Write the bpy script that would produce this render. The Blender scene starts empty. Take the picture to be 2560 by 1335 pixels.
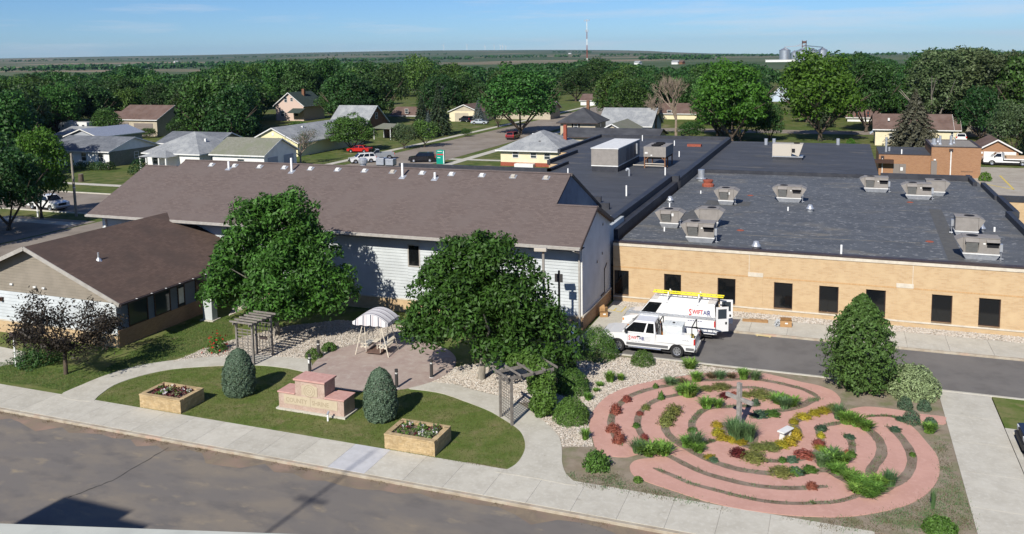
import bpy, math, random
import numpy as np
from mathutils import Vector, Matrix
from mathutils.geometry import tessellate_polygon
R = math.radians
SC = bpy.context.scene
COL = SC.collection
random.seed(7); RNG = np.random.default_rng(7)

# ---------------------------------------------------------------- camera
F_PX, PX0, PY0, CAMZ = 2150.7, 1280.0, 383.25, 18.5      # solved from the photograph's building lines (2560 px wide)
YAW, PITCH, ROLL = R(21.01), R(6.548), R(0.879)
def _basis():
    cy, sy, cp, sp = math.cos(YAW), math.sin(YAW), math.cos(PITCH), math.sin(PITCH)
    fwd = Vector((-sy*cp, cy*cp, -sp)); right = Vector((cy, sy, 0)); down = fwd.cross(right)
    c, s = math.cos(ROLL), math.sin(ROLL)
    return c*right + s*down, -s*right + c*down, fwd
RT, DN, FW = _basis()
cam_d = bpy.data.cameras.new('camera'); cam = bpy.data.objects.new('camera', cam_d); COL.objects.link(cam)
cam_d.sensor_width = 36; cam_d.lens = F_PX/2560*36
cam_d.shift_y = -(667.5 - PY0)/2560
cam_d.clip_start = .2; cam_d.clip_end = 60000
cam.matrix_world = Matrix(((RT.x, -DN.x, -FW.x, 0), (RT.y, -DN.y, -FW.y, 0), (RT.z, -DN.z, -FW.z, CAMZ), (0, 0, 0, 1)))
SC.camera = cam
CAM = Vector((0, 0, CAMZ))
def ray(px, py): return RT*((px-PX0)/F_PX) + DN*((py-PY0)/F_PX) + FW
def G(px, py, z=0.0):
    d = ray(px, py); return CAM + d*((z-CAMZ)/d.z)
def GY(px, py, Y):
    d = ray(px, py); return CAM + d*(Y/d.y)
def proj(p):
    v = Vector(p) - CAM; z = v.dot(FW)
    return PX0 + F_PX*v.dot(RT)/z, PY0 + F_PX*v.dot(DN)/z, z
# ---------------------------------------------------------------- sky, sun, exposure
SUN_EL, SUN_DIR = R(36.5), Vector((.075, 1, 0)).normalized()      # shadows run along SUN_DIR
world = bpy.data.worlds.new('World'); SC.world = world; world.use_nodes = True
nt = world.node_tree; bg = nt.nodes['Background']; bg.inputs['Strength'].default_value = .071
sky = nt.nodes.new('ShaderNodeTexSky'); sky.sky_type = 'NISHITA'; sky.sun_disc = False
sky.sun_elevation = SUN_EL; sky.sun_rotation = math.atan2(-SUN_DIR.x, -SUN_DIR.y)
sky.altitude = 500; sky.air_density = 1.0; sky.dust_density = .0; sky.ozone_density = 5.0
# thin fair-weather cirrus laid into the sky
tc = nt.nodes.new('ShaderNodeTexCoord'); mp = nt.nodes.new('ShaderNodeMapping')
mp.inputs['Scale'].default_value = (3.2, 3.2, 42); mp.inputs['Location'].default_value = (.4, .1, .3)
nz = nt.nodes.new('ShaderNodeTexNoise'); nz.inputs['Scale'].default_value = 1.3; nz.inputs['Detail'].default_value = 7; nz.inputs['Roughness'].default_value = .62
rp = nt.nodes.new('ShaderNodeValToRGB'); rp.color_ramp.elements[0].position = .50; rp.color_ramp.elements[1].position = .82
rp.color_ramp.elements[1].color = (.62, .62, .62, 1)
mx = nt.nodes.new('ShaderNodeMix'); mx.data_type = 'RGBA'; mx.inputs[7].default_value = (8.6, 8.7, 9.2, 1)
nt.links.new(tc.outputs['Generated'], mp.inputs[0]); nt.links.new(mp.outputs[0], nz.inputs['Vector']); nt.links.new(nz.outputs[0], rp.inputs[0])
tint = nt.nodes.new('ShaderNodeMix'); tint.data_type = 'RGBA'; tint.blend_type = 'MULTIPLY'; tint.inputs[0].default_value = 1; tint.inputs[7].default_value = (.60, .83, 1.17, 1)      # the camera's cool rendering of a clear sky
nt.links.new(sky.outputs[0], tint.inputs[6])
nt.links.new(rp.outputs[0], mx.inputs[0]); nt.links.new(tint.outputs[2], mx.inputs[6]); nt.links.new(mx.outputs[2], bg.inputs['Color'])
sun_d = bpy.data.lights.new('sun', 'SUN'); sun_d.energy = 5.0; sun_d.angle = R(.53); sun_d.color = (1, .95, .86)
sun = bpy.data.objects.new('sun', sun_d); COL.objects.link(sun)
ld = Vector((SUN_DIR.x*math.cos(SUN_EL), SUN_DIR.y*math.cos(SUN_EL), -math.sin(SUN_EL)))
sun.rotation_euler = ld.to_track_quat('-Z', 'Y').to_euler(); sun.location = (-30, -60, 80)
SC.view_settings.view_transform = 'Standard'; SC.view_settings.look = 'None'
SC.view_settings.exposure = 0.35; SC.view_settings.gamma = 1
SC.render.engine = 'CYCLES'
SC.cycles.max_bounces = 5; SC.cycles.diffuse_bounces = 2; SC.cycles.transparent_max_bounces = 8; SC.cycles.volume_bounces = 0
SC.render.resolution_x, SC.render.resolution_y = 1024, 534

# ---------------------------------------------------------------- helpers
def tag(o, label=None, cat=None, group=None, kind=None):
    for k, v in (('label', label), ('category', cat), ('group', group), ('kind', kind)):
        if v: o[k] = v
    return o
def thing(name, label, cat, loc=(0, 0, 0), rz=0, group=None):
    o = bpy.data.objects.new(name, None); COL.objects.link(o); o.empty_display_size = .2
    o.location = loc; o.rotation_euler = (0, 0, rz)
    return tag(o, label, cat, group)
def link(name, me, m=None, parent=None, loc=None, rz=None):
    if m is not None and not me.materials: me.materials.append(m)
    o = bpy.data.objects.new(name, me); COL.objects.link(o)
    if parent: o.parent = parent
    if loc is not None: o.location = loc
    if rz is not None: o.rotation_euler = (0, 0, rz)
    return o
def copy_tree(o, parent=None):
    c = o.copy(); COL.objects.link(c); c.parent = parent
    for ch in o.children: copy_tree(ch, c)
    return c
class MB:
    def __init__(s): s.v = []; s.f = []
    def add(s, vs, fs):
        n = len(s.v); s.v += [tuple(v) for v in vs]; s.f += [tuple(i+n for i in f) for f in fs]; return s
    def box(s, x0, x1, y0, y1, z0, z1):
        return s.add([(x0,y0,z0),(x1,y0,z0),(x1,y1,z0),(x0,y1,z0),(x0,y0,z1),(x1,y0,z1),(x1,y1,z1),(x0,y1,z1)],
                     [(3,2,1,0),(4,5,6,7),(0,1,5,4),(1,2,6,5),(2,3,7,6),(3,0,4,7)])
    def hexa(s, b, t):                                   # four bottom, four top points (ccw from above)
        return s.add(list(b)+list(t), [(3,2,1,0),(4,5,6,7),(0,1,5,4),(1,2,6,5),(2,3,7,6),(3,0,4,7)])
    def poly(s, pts): return s.add(pts, [tuple(range(len(pts)))])
    def sheet(s, pts, z):
        pts = [(p[0], p[1], z) for p in pts]
        fs = tessellate_polygon([[Vector(p) for p in pts]])
        fs2 = []
        for a, b, c in fs:
            A, B, C_ = pts[a], pts[b], pts[c]
            fs2.append((a, b, c) if (B[0]-A[0])*(C_[1]-A[1])-(B[1]-A[1])*(C_[0]-A[0]) > 0 else (a, c, b))
        return s.add(pts, fs2)
    def prism(s, pts, z0, z1):                           # any outline, walls + top
        ar = sum(pts[i][0]*pts[(i+1) % len(pts)][1]-pts[(i+1) % len(pts)][0]*pts[i][1] for i in range(len(pts)))
        if ar < 0: pts = pts[::-1]
        s.sheet(pts, z1); n = len(pts)
        vs = [(p[0], p[1], z0) for p in pts]+[(p[0], p[1], z1) for p in pts]
        return s.add(vs, [(i, (i+1) % n, n+(i+1) % n, n+i) for i in range(n)])
    def ext(s, prof, y0, y1, y0t=None, y1t=None):        # profile in xz pulled along y
        n = len(prof); vs = [(x, y0, z) for x, z in prof]+[(x, y1, z) for x, z in prof]
        s.add(vs, [tuple(range(n)), tuple(range(2*n-1, n-1, -1))])
        return s.add(vs, [(i, n+i, n+(i+1) % n, (i+1) % n) for i in range(n)])
    def tube(s, p0, p1, r0, r1=None, n=8, cap=True):
        r1 = r0 if r1 is None else r1
        p0, p1 = Vector(p0), Vector(p1); d = (p1-p0).normalized()
        a = d.orthogonal().normalized(); b = d.cross(a); vs = []
        for p, r in ((p0, r0), (p1, r1)):
            vs += [p + (a*math.cos(2*math.pi*i/n)+b*math.sin(2*math.pi*i/n))*r for i in range(n)]
        fs = [(i, (i+1) % n, n+(i+1) % n, n+i) for i in range(n)]
        if cap: fs += [tuple(range(n-1, -1, -1)), tuple(range(n, 2*n))]
        return s.add(vs, fs)
    def bar(s, p0, p1, w, h):                            # squared timber between two points
        p0, p1 = Vector(p0), Vector(p1); d = (p1-p0).normalized()
        a = d.cross(Vector((0, 0, 1)))
        a = Vector((1, 0, 0)) if a.length < .05 else a.normalized()
        b = a.cross(d); vs = []
        for p in (p0, p1):
            vs += [p+a*w/2*i+b*h/2*j for i, j in ((-1,-1),(1,-1),(1,1),(-1,1))]
        return s.add(vs, [(3,2,1,0),(4,5,6,7),(0,1,5,4),(1,2,6,5),(2,3,7,6),(3,0,4,7)])
    def lathe(s, prof, c=(0, 0, 0), n=16, ax='z'):
        vs = []; m = len(prof)
        for i in range(n):
            a = 2*math.pi*i/n; ca, sa = math.cos(a), math.sin(a)
            for r, h in prof:
                p = (r*ca, r*sa, h) if ax == 'z' else ((r*ca, h, r*sa) if ax == 'y' else (h, r*ca, r*sa))
                vs.append((p[0]+c[0], p[1]+c[1], p[2]+c[2]))
        return s.add(vs, [(i*m+j, ((i+1) % n)*m+j, ((i+1) % n)*m+j+1, i*m+j+1) for i in range(n) for j in range(m-1)])
    def mesh(s, name, smooth=False):
        me = bpy.data.meshes.new(name); me.from_pydata(s.v, [], s.f); me.update()
        if smooth: me.polygons.foreach_set('use_smooth', [True]*len(me.polygons))
        return me
    def build(s, name, m, parent=None, smooth=False, bevel=0, loc=None, rz=None):
        o = link(name, s.mesh(name, smooth), m, parent, loc, rz)
        if bevel:
            b = o.modifiers.new('bevel', 'BEVEL'); b.width = bevel; b.segments = 2; b.limit_method = 'ANGLE'; b.angle_limit = R(35)
        return o
def part(name, m, parent, fn, **k):
    b = MB(); fn(b); return b.build(name, m, parent, **k)
def boxp(name, m, parent, *b, **k): return MB().box(*b).build(name, m, parent, **k)
def struct(o): o['kind'] = 'structure'; return o

# ---------------------------------------------------------------- materials
MATS = {}
def _n(t, typ, **k):
    n = t.nodes.new(typ)
    for a, v in k.items(): setattr(n, a, v)
    return n
def lin(h):
    return tuple(((int(h[i:i+2], 16)/255+.055)/1.055)**2.4 if int(h[i:i+2], 16) > 10 else int(h[i:i+2], 16)/255/12.92 for i in (0, 2, 4))
def mat(name, c, c2=None, sc=3, lo=.4, hi=.62, rough=.85, metal=0, spec=.25, bump=0, bsc=60, c3=None, sc3=.4, lo3=.45, hi3=.65,
        c4=None, sc4=30, lo4=.66, hi4=.72, stretch=(1, 1, 1), objc=False, rnd=0, detail=5, coat=0, rough2=0):
    m = bpy.data.materials.new(name); m.use_nodes = True; t = m.node_tree; L = t.links.new; p = t.nodes['Principled BSDF']
    p.inputs['Roughness'].default_value = rough; p.inputs['Metallic'].default_value = metal
    p.inputs['Specular IOR Level'].default_value = spec; p.inputs['Coat Weight'].default_value = coat
    p.inputs['Base Color'].default_value = (*c, 1)
    if objc: pos = _n(t, 'ShaderNodeTexCoord').outputs['Object']
    else: pos = _n(t, 'ShaderNodeNewGeometry').outputs['Position']
    mpn = _n(t, 'ShaderNodeMapping'); mpn.inputs['Scale'].default_value = stretch; L(pos, mpn.inputs[0]); pos = mpn.outputs[0]
    cur = None
    def layer(cur, col, s, a, b, base):
        nn = _n(t, 'ShaderNodeTexNoise'); nn.inputs['Scale'].default_value = s; nn.inputs['Detail'].default_value = detail; nn.inputs['Roughness'].default_value = .6
        L(pos, nn.inputs['Vector'])
        r = _n(t, 'ShaderNodeMapRange'); r.inputs[1].default_value = a; r.inputs[2].default_value = b; L(nn.outputs[0], r.inputs[0])
        x = _n(t, 'ShaderNodeMix', data_type='RGBA'); L(r.outputs[0], x.inputs[0])
        if cur is None: x.inputs[6].default_value = (*base, 1)
        else: L(cur, x.inputs[6])
        x.inputs[7].default_value = (*col, 1); return x.outputs[2]
    if c2: cur = layer(cur, c2, sc, lo, hi, c)
    if c3: cur = layer(cur, c3, sc3, lo3, hi3, c)
    if c4: cur = layer(cur, c4, sc4, lo4, hi4, c)
    if rnd:
        oi = _n(t, 'ShaderNodeObjectInfo'); hs = _n(t, 'ShaderNodeHueSaturation')
        r = _n(t, 'ShaderNodeMapRange'); r.inputs[3].default_value = 1-rnd; r.inputs[4].default_value = 1+rnd
        L(oi.outputs['Random'], r.inputs[0]); L(r.outputs[0], hs.inputs['Value'])
        if cur is None: hs.inputs['Color'].default_value = (*c, 1)
        else: L(cur, hs.inputs['Color'])
        cur = hs.outputs[0]
    if cur is not None: L(cur, p.inputs['Base Color'])
    if bump:
        nn = _n(t, 'ShaderNodeTexNoise'); nn.inputs['Scale'].default_value = bsc; nn.inputs['Detail'].default_value = 3; L(pos, nn.inputs['Vector'])
        b = _n(t, 'ShaderNodeBump'); b.inputs['Strength'].default_value = bump; b.inputs['Distance'].default_value = .03
        L(nn.outputs[0], b.inputs['Height']); L(b.outputs[0], p.inputs['Normal'])
    MATS[name] = m; return m
def brickmat(name, c1, c2, mort, plane='XZ', bw=.3, bh=.1, ms=.012, off=.5, bias=0., c3=None, sc3=.5, bump=.4, rough=.85, lo3=.45, hi3=.7):
    m = bpy.data.materials.new(name); m.use_nodes = True; t = m.node_tree; L = t.links.new; p = t.nodes['Principled BSDF']
    p.inputs['Roughness'].default_value = rough; p.inputs['Specular IOR Level'].default_value = .2
    pos = _n(t, 'ShaderNodeNewGeometry').outputs['Position']; sp = _n(t, 'ShaderNodeSeparateXYZ'); L(pos, sp.inputs[0])
    cb = _n(t, 'ShaderNodeCombineXYZ'); L(sp.outputs[plane[0]], cb.inputs[0]); L(sp.outputs[plane[1]], cb.inputs[1])
    if plane == 'HZ': pass
    br = _n(t, 'ShaderNodeTexBrick'); br.offset = off
    for k, v in (('Color1', (*c1, 1)), ('Color2', (*c2, 1)), ('Mortar', (*mort, 1)), ('Scale', 1), ('Mortar Size', ms), ('Bias', bias), ('Brick Width', bw), ('Row Height', bh)): br.inputs[k].default_value = v
    L(cb.outputs[0], br.inputs['Vector']); cur = br.outputs['Color']
    if c3:
        nn = _n(t, 'ShaderNodeTexNoise'); nn.inputs['Scale'].default_value = sc3; nn.inputs['Detail'].default_value = 6; L(pos, nn.inputs['Vector'])
        r = _n(t, 'ShaderNodeMapRange'); r.inputs[1].default_value = lo3; r.inputs[2].default_value = hi3; L(nn.outputs[0], r.inputs[0])
        x = _n(t, 'ShaderNodeMix', data_type='RGBA'); L(r.outputs[0], x.inputs[0]); L(cur, x.inputs[6]); x.inputs[7].default_value = (*c3, 1); cur = x.outputs[2]
    L(cur, p.inputs['Base Color'])
    if bump:
        b = _n(t, 'ShaderNodeBump'); b.inputs['Strength'].default_value = bump; b.inputs['Distance'].default_value = .01; b.invert = True
        L(br.outputs['Fac'], b.inputs['Height']); L(b.outputs[0], p.inputs['Normal'])
    MATS[name] = m; return m
def leafmat(name, c, var=.35, hue=.035, trans=.35, rough=.55, objvar=.22, spec=.3):
    m = bpy.data.materials.new(name); m.use_nodes = True; t = m.node_tree; L = t.links.new; p = t.nodes['Principled BSDF']; out = t.nodes['Material Output']
    geo = _n(t, 'ShaderNodeNewGeometry'); oi = _n(t, 'ShaderNodeObjectInfo')
    h1 = _n(t, 'ShaderNodeHueSaturation'); h1.inputs['Color'].default_value = (*c, 1)
    r = _n(t, 'ShaderNodeMapRange'); r.inputs[3].default_value = 1-var; r.inputs[4].default_value = 1+var*1.3; L(geo.outputs['Random Per Island'], r.inputs[0]); L(r.outputs[0], h1.inputs['Value'])
    h2 = _n(t, 'ShaderNodeHueSaturation'); L(h1.outputs[0], h2.inputs['Color'])
    r2 = _n(t, 'ShaderNodeMapRange'); r2.inputs[3].default_value = 1-objvar; r2.inputs[4].default_value = 1+objvar; L(oi.outputs['Random'], r2.inputs[0]); L(r2.outputs[0], h2.inputs['Value'])
    ml = _n(t, 'ShaderNodeMath', operation='MULTIPLY'); ml.inputs[1].default_value = 7.13; fr = _n(t, 'ShaderNodeMath', operation='FRACT'); L(oi.outputs['Random'], ml.inputs[0]); L(ml.outputs[0], fr.inputs[0])
    r3 = _n(t, 'ShaderNodeMapRange'); r3.inputs[3].default_value = .5-hue; r3.inputs[4].default_value = .5+hue; L(fr.outputs[0], r3.inputs[0]); L(r3.outputs[0], h2.inputs['Hue'])
    L(h2.outputs[0], p.inputs['Base Color']); p.inputs['Roughness'].default_value = rough; p.inputs['Specular IOR Level'].default_value = spec
    tr = _n(t, 'ShaderNodeBsdfTranslucent'); L(h2.outputs[0], tr.inputs[0])
    ms = _n(t, 'ShaderNodeMixShader'); ms.inputs[0].default_value = trans; L(p.outputs[0], ms.inputs[1]); L(tr.outputs[0], ms.inputs[2]); L(ms.outputs[0], out.inputs['Surface'])
    MATS[name] = m; return m

M_ground = None
M_lawn = mat('lawn_grass', (.100, .138, .034), (.17, .165, .07), sc=.55, lo=.42, hi=.66, c3=(.072, .115, .022), sc3=1.7, lo3=.5, hi3=.72, c4=(.20, .17, .09), sc4=.9, lo4=.58, hi4=.74, bump=.8, bsc=24, rough=.95, spec=.1)
M_town = mat('town_grass', (.085, .115, .03), (.13, .13, .05), sc=.09, c3=(.05, .08, .018), sc3=.5, c4=(.22, .18, .12), sc4=.11, lo4=.6, hi4=.7, bump=.6, bsc=6, rough=.95, spec=.1)
M_blade = leafmat('grass_blade', (.12, .165, .04), var=.45, trans=.3)
M_conc = mat('sidewalk_concrete', (.475, .45, .385), (.41, .385, .325), sc=1.1, c3=(.52, .50, .44), sc3=6, lo3=.5, hi3=.75, c4=(.25, .22, .18), sc4=2.3, lo4=.68, hi4=.8, bump=.15, bsc=120, rough=.9)
M_conc2 = mat('new_concrete', (.5, .5, .51), (.45, .45, .46), sc=2, bump=.1, bsc=120, rough=.88)
M_kerb = mat('kerb_concrete', (.40, .36, .29), (.3, .25, .19), sc=1.3, c3=(.42, .29, .22), sc3=.9, lo3=.55, hi3=.7, bump=.3, bsc=50, rough=.92)
M_patio = mat('patio_concrete', (.36, .29, .25), (.31, .235, .205), sc=.8, c3=(.40, .345, .30), sc3=2.4, lo3=.5, hi3=.75, bump=.15, bsc=90, rough=.9)
M_pink = mat('red_concrete', (.50, .29, .235), (.455, .26, .21), sc=.7, c3=(.535, .325, .27), sc3=4, lo3=.5, hi3=.8, c4=(.40, .225, .18), sc4=9, lo4=.66, hi4=.8, bump=.15, bsc=100, rough=.9)
M_soil = mat('bed_soil', (.205, .158, .118), (.15, .113, .084), sc=2.2, c3=(.25, .2, .155), sc3=.8, c4=(.42, .38, .32), sc4=14, lo4=.72, hi4=.76, bump=.8, bsc=30, rough=.97)
M_dirt = mat('weedy_dirt', (.27, .225, .17), (.22, .18, .13), sc=1.6, c3=(.16, .165, .085), sc3=.9, lo3=.48, hi3=.66, c4=(.46, .42, .36), sc4=16, lo4=.73, hi4=.77, bump=.8, bsc=30, rough=.97)
M_drive = mat('drive_asphalt', (.148, .140, .132), (.128, .12, .114), sc=1.2, c3=(.165, .155, .145), sc3=.35, bump=.25, bsc=140, rough=.9)
M_road = mat('town_road', (.23, .195, .16), (.19, .16, .13), sc=.5, c3=(.26, .225, .19), sc3=.12, bump=.2, bsc=60, rough=.93)
M_gravel_base = mat('gravel_bed', (.40, .36, .30), (.30, .26, .21), sc=9, bump=.8, bsc=30, rough=.95)
M_stone = mat('river_rock', (.45, .405, .34), (.35, .29, .235), sc=7, lo=.35, hi=.65, c3=(.54, .515, .47), sc3=11, lo3=.5, hi3=.62, c4=(.28, .21, .17), sc4=9, lo4=.62, hi4=.68, rough=.85)
# ---------------------------------------------------------------- terrain
def farm_material():
    m = bpy.data.materials.new('farmland'); m.use_nodes = True; t = m.node_tree; L = t.links.new; p = t.nodes['Principled BSDF']
    p.inputs['Roughness'].default_value = .95; p.inputs['Specular IOR Level'].default_value = .1
    pos = _n(t, 'ShaderNodeNewGeometry').outputs['Position']
    mp = _n(t, 'ShaderNodeMapping'); mp.inputs['Scale'].default_value = (1/620, 1/330, 0); mp.inputs['Rotation'].default_value = (0, 0, R(4)); L(pos, mp.inputs[0])
    vo = _n(t, 'ShaderNodeTexVoronoi', distance='CHEBYCHEV'); vo.inputs['Scale'].default_value = 1; vo.inputs['Randomness'].default_value = .75; L(mp.outputs[0], vo.inputs['Vector'])
    sp = _n(t, 'ShaderNodeSeparateColor'); L(vo.outputs['Color'], sp.inputs[0])
    rp = _n(t, 'ShaderNodeValToRGB'); e = rp.color_ramp; e.interpolation = 'CONSTANT'
    cols = [(0, (.075, .10, .05)), (.25, (.055, .085, .035)), (.42, (.17, .145, .095)), (.56, (.095, .115, .06)), (.72, (.23, .18, .125)), (.84, (.06, .085, .045))]
    e.elements[0].color = (*cols[0][1], 1); e.elements[1].position = cols[1][0]; e.elements[1].color = (*cols[1][1], 1)
    for q, c in cols[2:]: x = e.elements.new(q); x.color = (*c, 1)
    L(sp.outputs[0], rp.inputs[0])
    nn = _n(t, 'ShaderNodeTexNoise'); nn.inputs['Scale'].default_value = .006; nn.inputs['Detail'].default_value = 8; L(pos, nn.inputs['Vector'])
    r = _n(t, 'ShaderNodeMapRange'); r.inputs[1].default_value = .45; r.inputs[2].default_value = .7; L(nn.outputs[0], r.inputs[0])
    x = _n(t, 'ShaderNodeMix', data_type='RGBA'); L(r.outputs[0], x.inputs[0]); L(rp.outputs[0], x.inputs[6]); x.inputs[7].default_value = (.075, .095, .05, 1)
    L(x.outputs[2], p.inputs['Base Color']); return m
M_farm = farm_material()
def terrain():
    # skyline of the far ridge in photo pixels above the true horizon, by bearing
    xs = np.array([-900, 0, 250, 500, 700, 900, 1100, 1300, 1450, 1600, 1660, 1750, 1900, 2170, 2560, 3300])
    up = np.array([7, 8, 9, 9.5, 11, 12, 12.5, 10.5, 8.5, 5, 1, -4.5, -9, -12, -13, -13.])
    rings = [0, 70, 200, 500, 900, 1500, 2200, 3000, 4000, 5200, 6500, 7800, 9000, 10200, 11500, 13000]
    na = 180; vs = []; fs = []
    for ri, r in enumerate(rings):
        for a in range(na):
            th = 2*math.pi*a/na; d = Vector((math.cos(th), math.sin(th), 0))
            f = d.dot(FW.to_2d().to_3d().normalized()); s = d.dot(RT)
            px = 1280 + F_PX*s/f if f > .25 else (3300 if s > 0 else -900)
            h = CAMZ + np.interp(px, xs, up)*11500/F_PX
            k = min(max((r-1500)/10000, 0), 1); k = k*k*(3-2*k)
            wob = 5*math.sin(th*23+r*.004)*k*(1-k)*4*.5
            vs.append((d.x*r, d.y*r, -.16 + h*k + wob))
    for ri in range(len(rings)-1):
        for a in range(na):
            b = (a+1) % na
            fs.append((ri*na+a, (ri+1)*na+a, (ri+1)*na+b, ri*na+b))
    me = bpy.data.meshes.new('terrain'); me.from_pydata(vs, [], fs); me.update()
    me.polygons.foreach_set('use_smooth', [True]*len(me.polygons))
    o = struct(link('terrain', me, M_farm)); return o
terrain()
def sheet(name, pts, z, m): return struct(MB().sheet(pts, z).build(name, m))
def rect(x0, x1, y0, y1): return [(x0, y0), (x1, y0), (x1, y1), (x0, y1)]
def pix(pts, z=0): return [tuple(G(x, y, z).xy) for x, y in pts]
def smooth_loop(pts, n=4, closed=True):
    out = []; N = len(pts)
    rng = range(N) if closed else range(N-1)
    for i in rng:
        if closed: p = [Vector(pts[(i+k) % N]).to_2d() for k in (-1, 0, 1, 2)]
        else: p = [Vector(pts[min(max(i+k, 0), N-1)]).to_2d() for k in (-1, 0, 1, 2)]
        for j in range(n):
            t = j/n
            out.append(tuple(.5*((2*p[1])+(-p[0]+p[2])*t+(2*p[0]-5*p[1]+4*p[2]-p[3])*t*t+(-p[0]+3*p[1]-3*p[2]+p[3])*t**3)))
    if not closed: out.append(tuple(pts[-1][:2]))
    return out
# the town's ground, a mown and dusty sheet over the farm terrain
sheet('ground', rect(-700, 420, -30, 900), -.152, M_town)

# ---------------------------------------------------------------- streets and walks
M_street = mat('street_asphalt', (.158, .144, .132), (.20, .173, .142), sc=.32, lo=.45, hi=.62, c3=(.128, .118, .112), sc3=.55, lo3=.5, hi3=.68, c4=(.26, .215, .155), sc4=.9, lo4=.59, hi4=.74, bump=.35, bsc=45, rough=.93, stretch=(.75, 1.5, 1), detail=8)
M_silt = mat('gutter_silt', (.22, .175, .125), (.15, .125, .10), sc=1.4, c3=(.27, .19, .145), sc3=.7, bump=.4, bsc=30, rough=.95)
street = sheet('street', rect(-160, 60, -20, 31.52), -.13, M_street)
YF, YB = 31.72, 34.16                                                  # front and back edge of the public sidewalk
def wavy(x0, x1, y, dy, n, seed):
    rr = random.Random(seed); return [(x0+(x1-x0)*i/n, y+rr.uniform(-dy, dy)) for i in range(n+1)]
silt = MB().sheet(wavy(-60, 20, 30.75, .5, 90, 3)+[(20, 31.50), (-60, 31.50)], -.126).build('gutter_silt', M_silt, street)
M_tar = mat('crack_seal', (.035, .033, .033), rough=.8)
def crack(pts, w):
    b = MB()
    for (a, c) in zip(pts, pts[1:]):
        a, c = Vector(a), Vector(c); d = (c-a).normalized().orthogonal()*w*random.uniform(.6, 1.3)
        b.add([(*(a-d), -.122), (*(c-d), -.122), (*(c+d), -.122), (*(a+d), -.122)], [(0, 1, 2, 3)])
    return b
rr = random.Random(5)
c0 = [(G(420, 1113).x, G(420, 1113).y), tuple(G(280, 1195).xy), tuple(G(160, 1241).xy)]
pts = []
for a, c in zip(c0, c0[1:]):
    for i in range(12): pts.append((a[0]+(c[0]-a[0])*i/12+rr.uniform(-.035, .035), a[1]+(c[1]-a[1])*i/12+rr.uniform(-.02, .02)))
pts = [Vector(p).to_2d() for p in pts]
crack(pts, .022).build('crack', M_tar, street)
kerb = struct(MB().box(-120, 20, 31.5, 31.7, -.16, -.004).build('kerb', M_kerb, bevel=.02))
walk = struct(MB().box(-120, 12, 31.7, YB, -.16, -.03).build('sidewalk', M_soil))
M_slab = mat('walk_slab', (.48, .455, .39), (.42, .395, .335), sc=1.0, c3=(.52, .50, .44), sc3=5, lo3=.5, hi3=.75, c4=(.27, .24, .195), sc4=2.0, lo4=.66, hi4=.8, bump=.15, bsc=120, rough=.9, rnd=.055)
xn0, xn1 = G(812, 1172).x, G(893, 1193).x
slab_w = 1.92
me_slab = MB().box(.005, slab_w-.005, 0, YB-YF-.01, 0, .035).mesh('slab'); me_slab.materials.append(M_slab)
me_new = me_slab.copy(); me_new.materials.clear(); me_new.materials.append(M_conc2)
k0 = int((-100-xn0)/slab_w)
for k in range(k0, 12):
    x = xn0 + k*slab_w
    if -62 < x < 6: link('slab', me_new if k == 0 else me_slab, None, walk, (x, YF, -.035))
# lawns and beds
lot = struct(MB().prism(rect(-75, -15.6, YB, 80), -.16, -.012).build('lawn', M_lawn))
bed = struct(MB().prism([(-15.6, YB), (5.3, YB), (5.3, 50.2), (-15.6, 50.2)], -.16, -.012).build('garden_bed', M_dirt))
struct(MB().sheet(pix([(1150, 1000), (1250, 1030), (1290, 1050), (1330, 1090), (1345, 1130), (1330, 1183), (1120, 1146)]), -.006).build('lawn', M_lawn))
sheet('annex_walk', pix([(-80, 930), (60, 905), (66, 880), (-80, 850)]), .0, M_conc)
lawn2 = struct(MB().prism([(7.9, 45.9), (30, 46.2), (30, 50.2), (7.9, 50.2)], -.16, -.008).build('side_lawn', M_lawn))
def flag(name, px, m, z0=-.1, z1=.012, n=3, sm=True):
    p = pix(px); p = smooth_loop(p, n) if sm else p
    return struct(MB().prism(p, z0, z1).build(name, m))
ya = YB+.0
flag('garden_path', [(150, 990), (205, 962), (270, 936), (350, 913), (430, 901), (500, 894), (570, 890), (640, 888), (700, 890), (770, 897), (775, 930), (720, 921), (660, 914), (600, 913), (520, 916), (430, 923), (350, 940), (285, 963), (246, 990), (225, 1004)], M_conc)
flag('curved_path', [(1087, 954), (1140, 962), (1180, 974), (1245, 990), (1300, 1010), (1344, 1041), (1381, 1071), (1400, 1098), (1405, 1130), (1405, 1155), (1415, 1185), (1440, 1214), (1340, 1196), (1240, 1180), (1262, 1176), (1290, 1160), (1308, 1135), (1313, 1110), (1304, 1083), (1285, 1065), (1247, 1041), (1222, 1027), (1180, 1010), (1110, 985), (1060, 976), (1020, 970)], M_conc)
pc = Vector((-25.45, 44.15)); pr = 4.35
struct(MB().prism([(pc.x+pr*math.cos(a*math.pi/36), pc.y+pr*math.sin(a*math.pi/36)) for a in range(72)], -.1, .018).build('patio', M_patio))
flag('service_walk', [(1120, 925), (1230, 905), (1380, 870), (1445, 838), (1475, 842), (1440, 885), (1330, 935), (1230, 935), (1130, 945)], M_conc, z1=.008)
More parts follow.
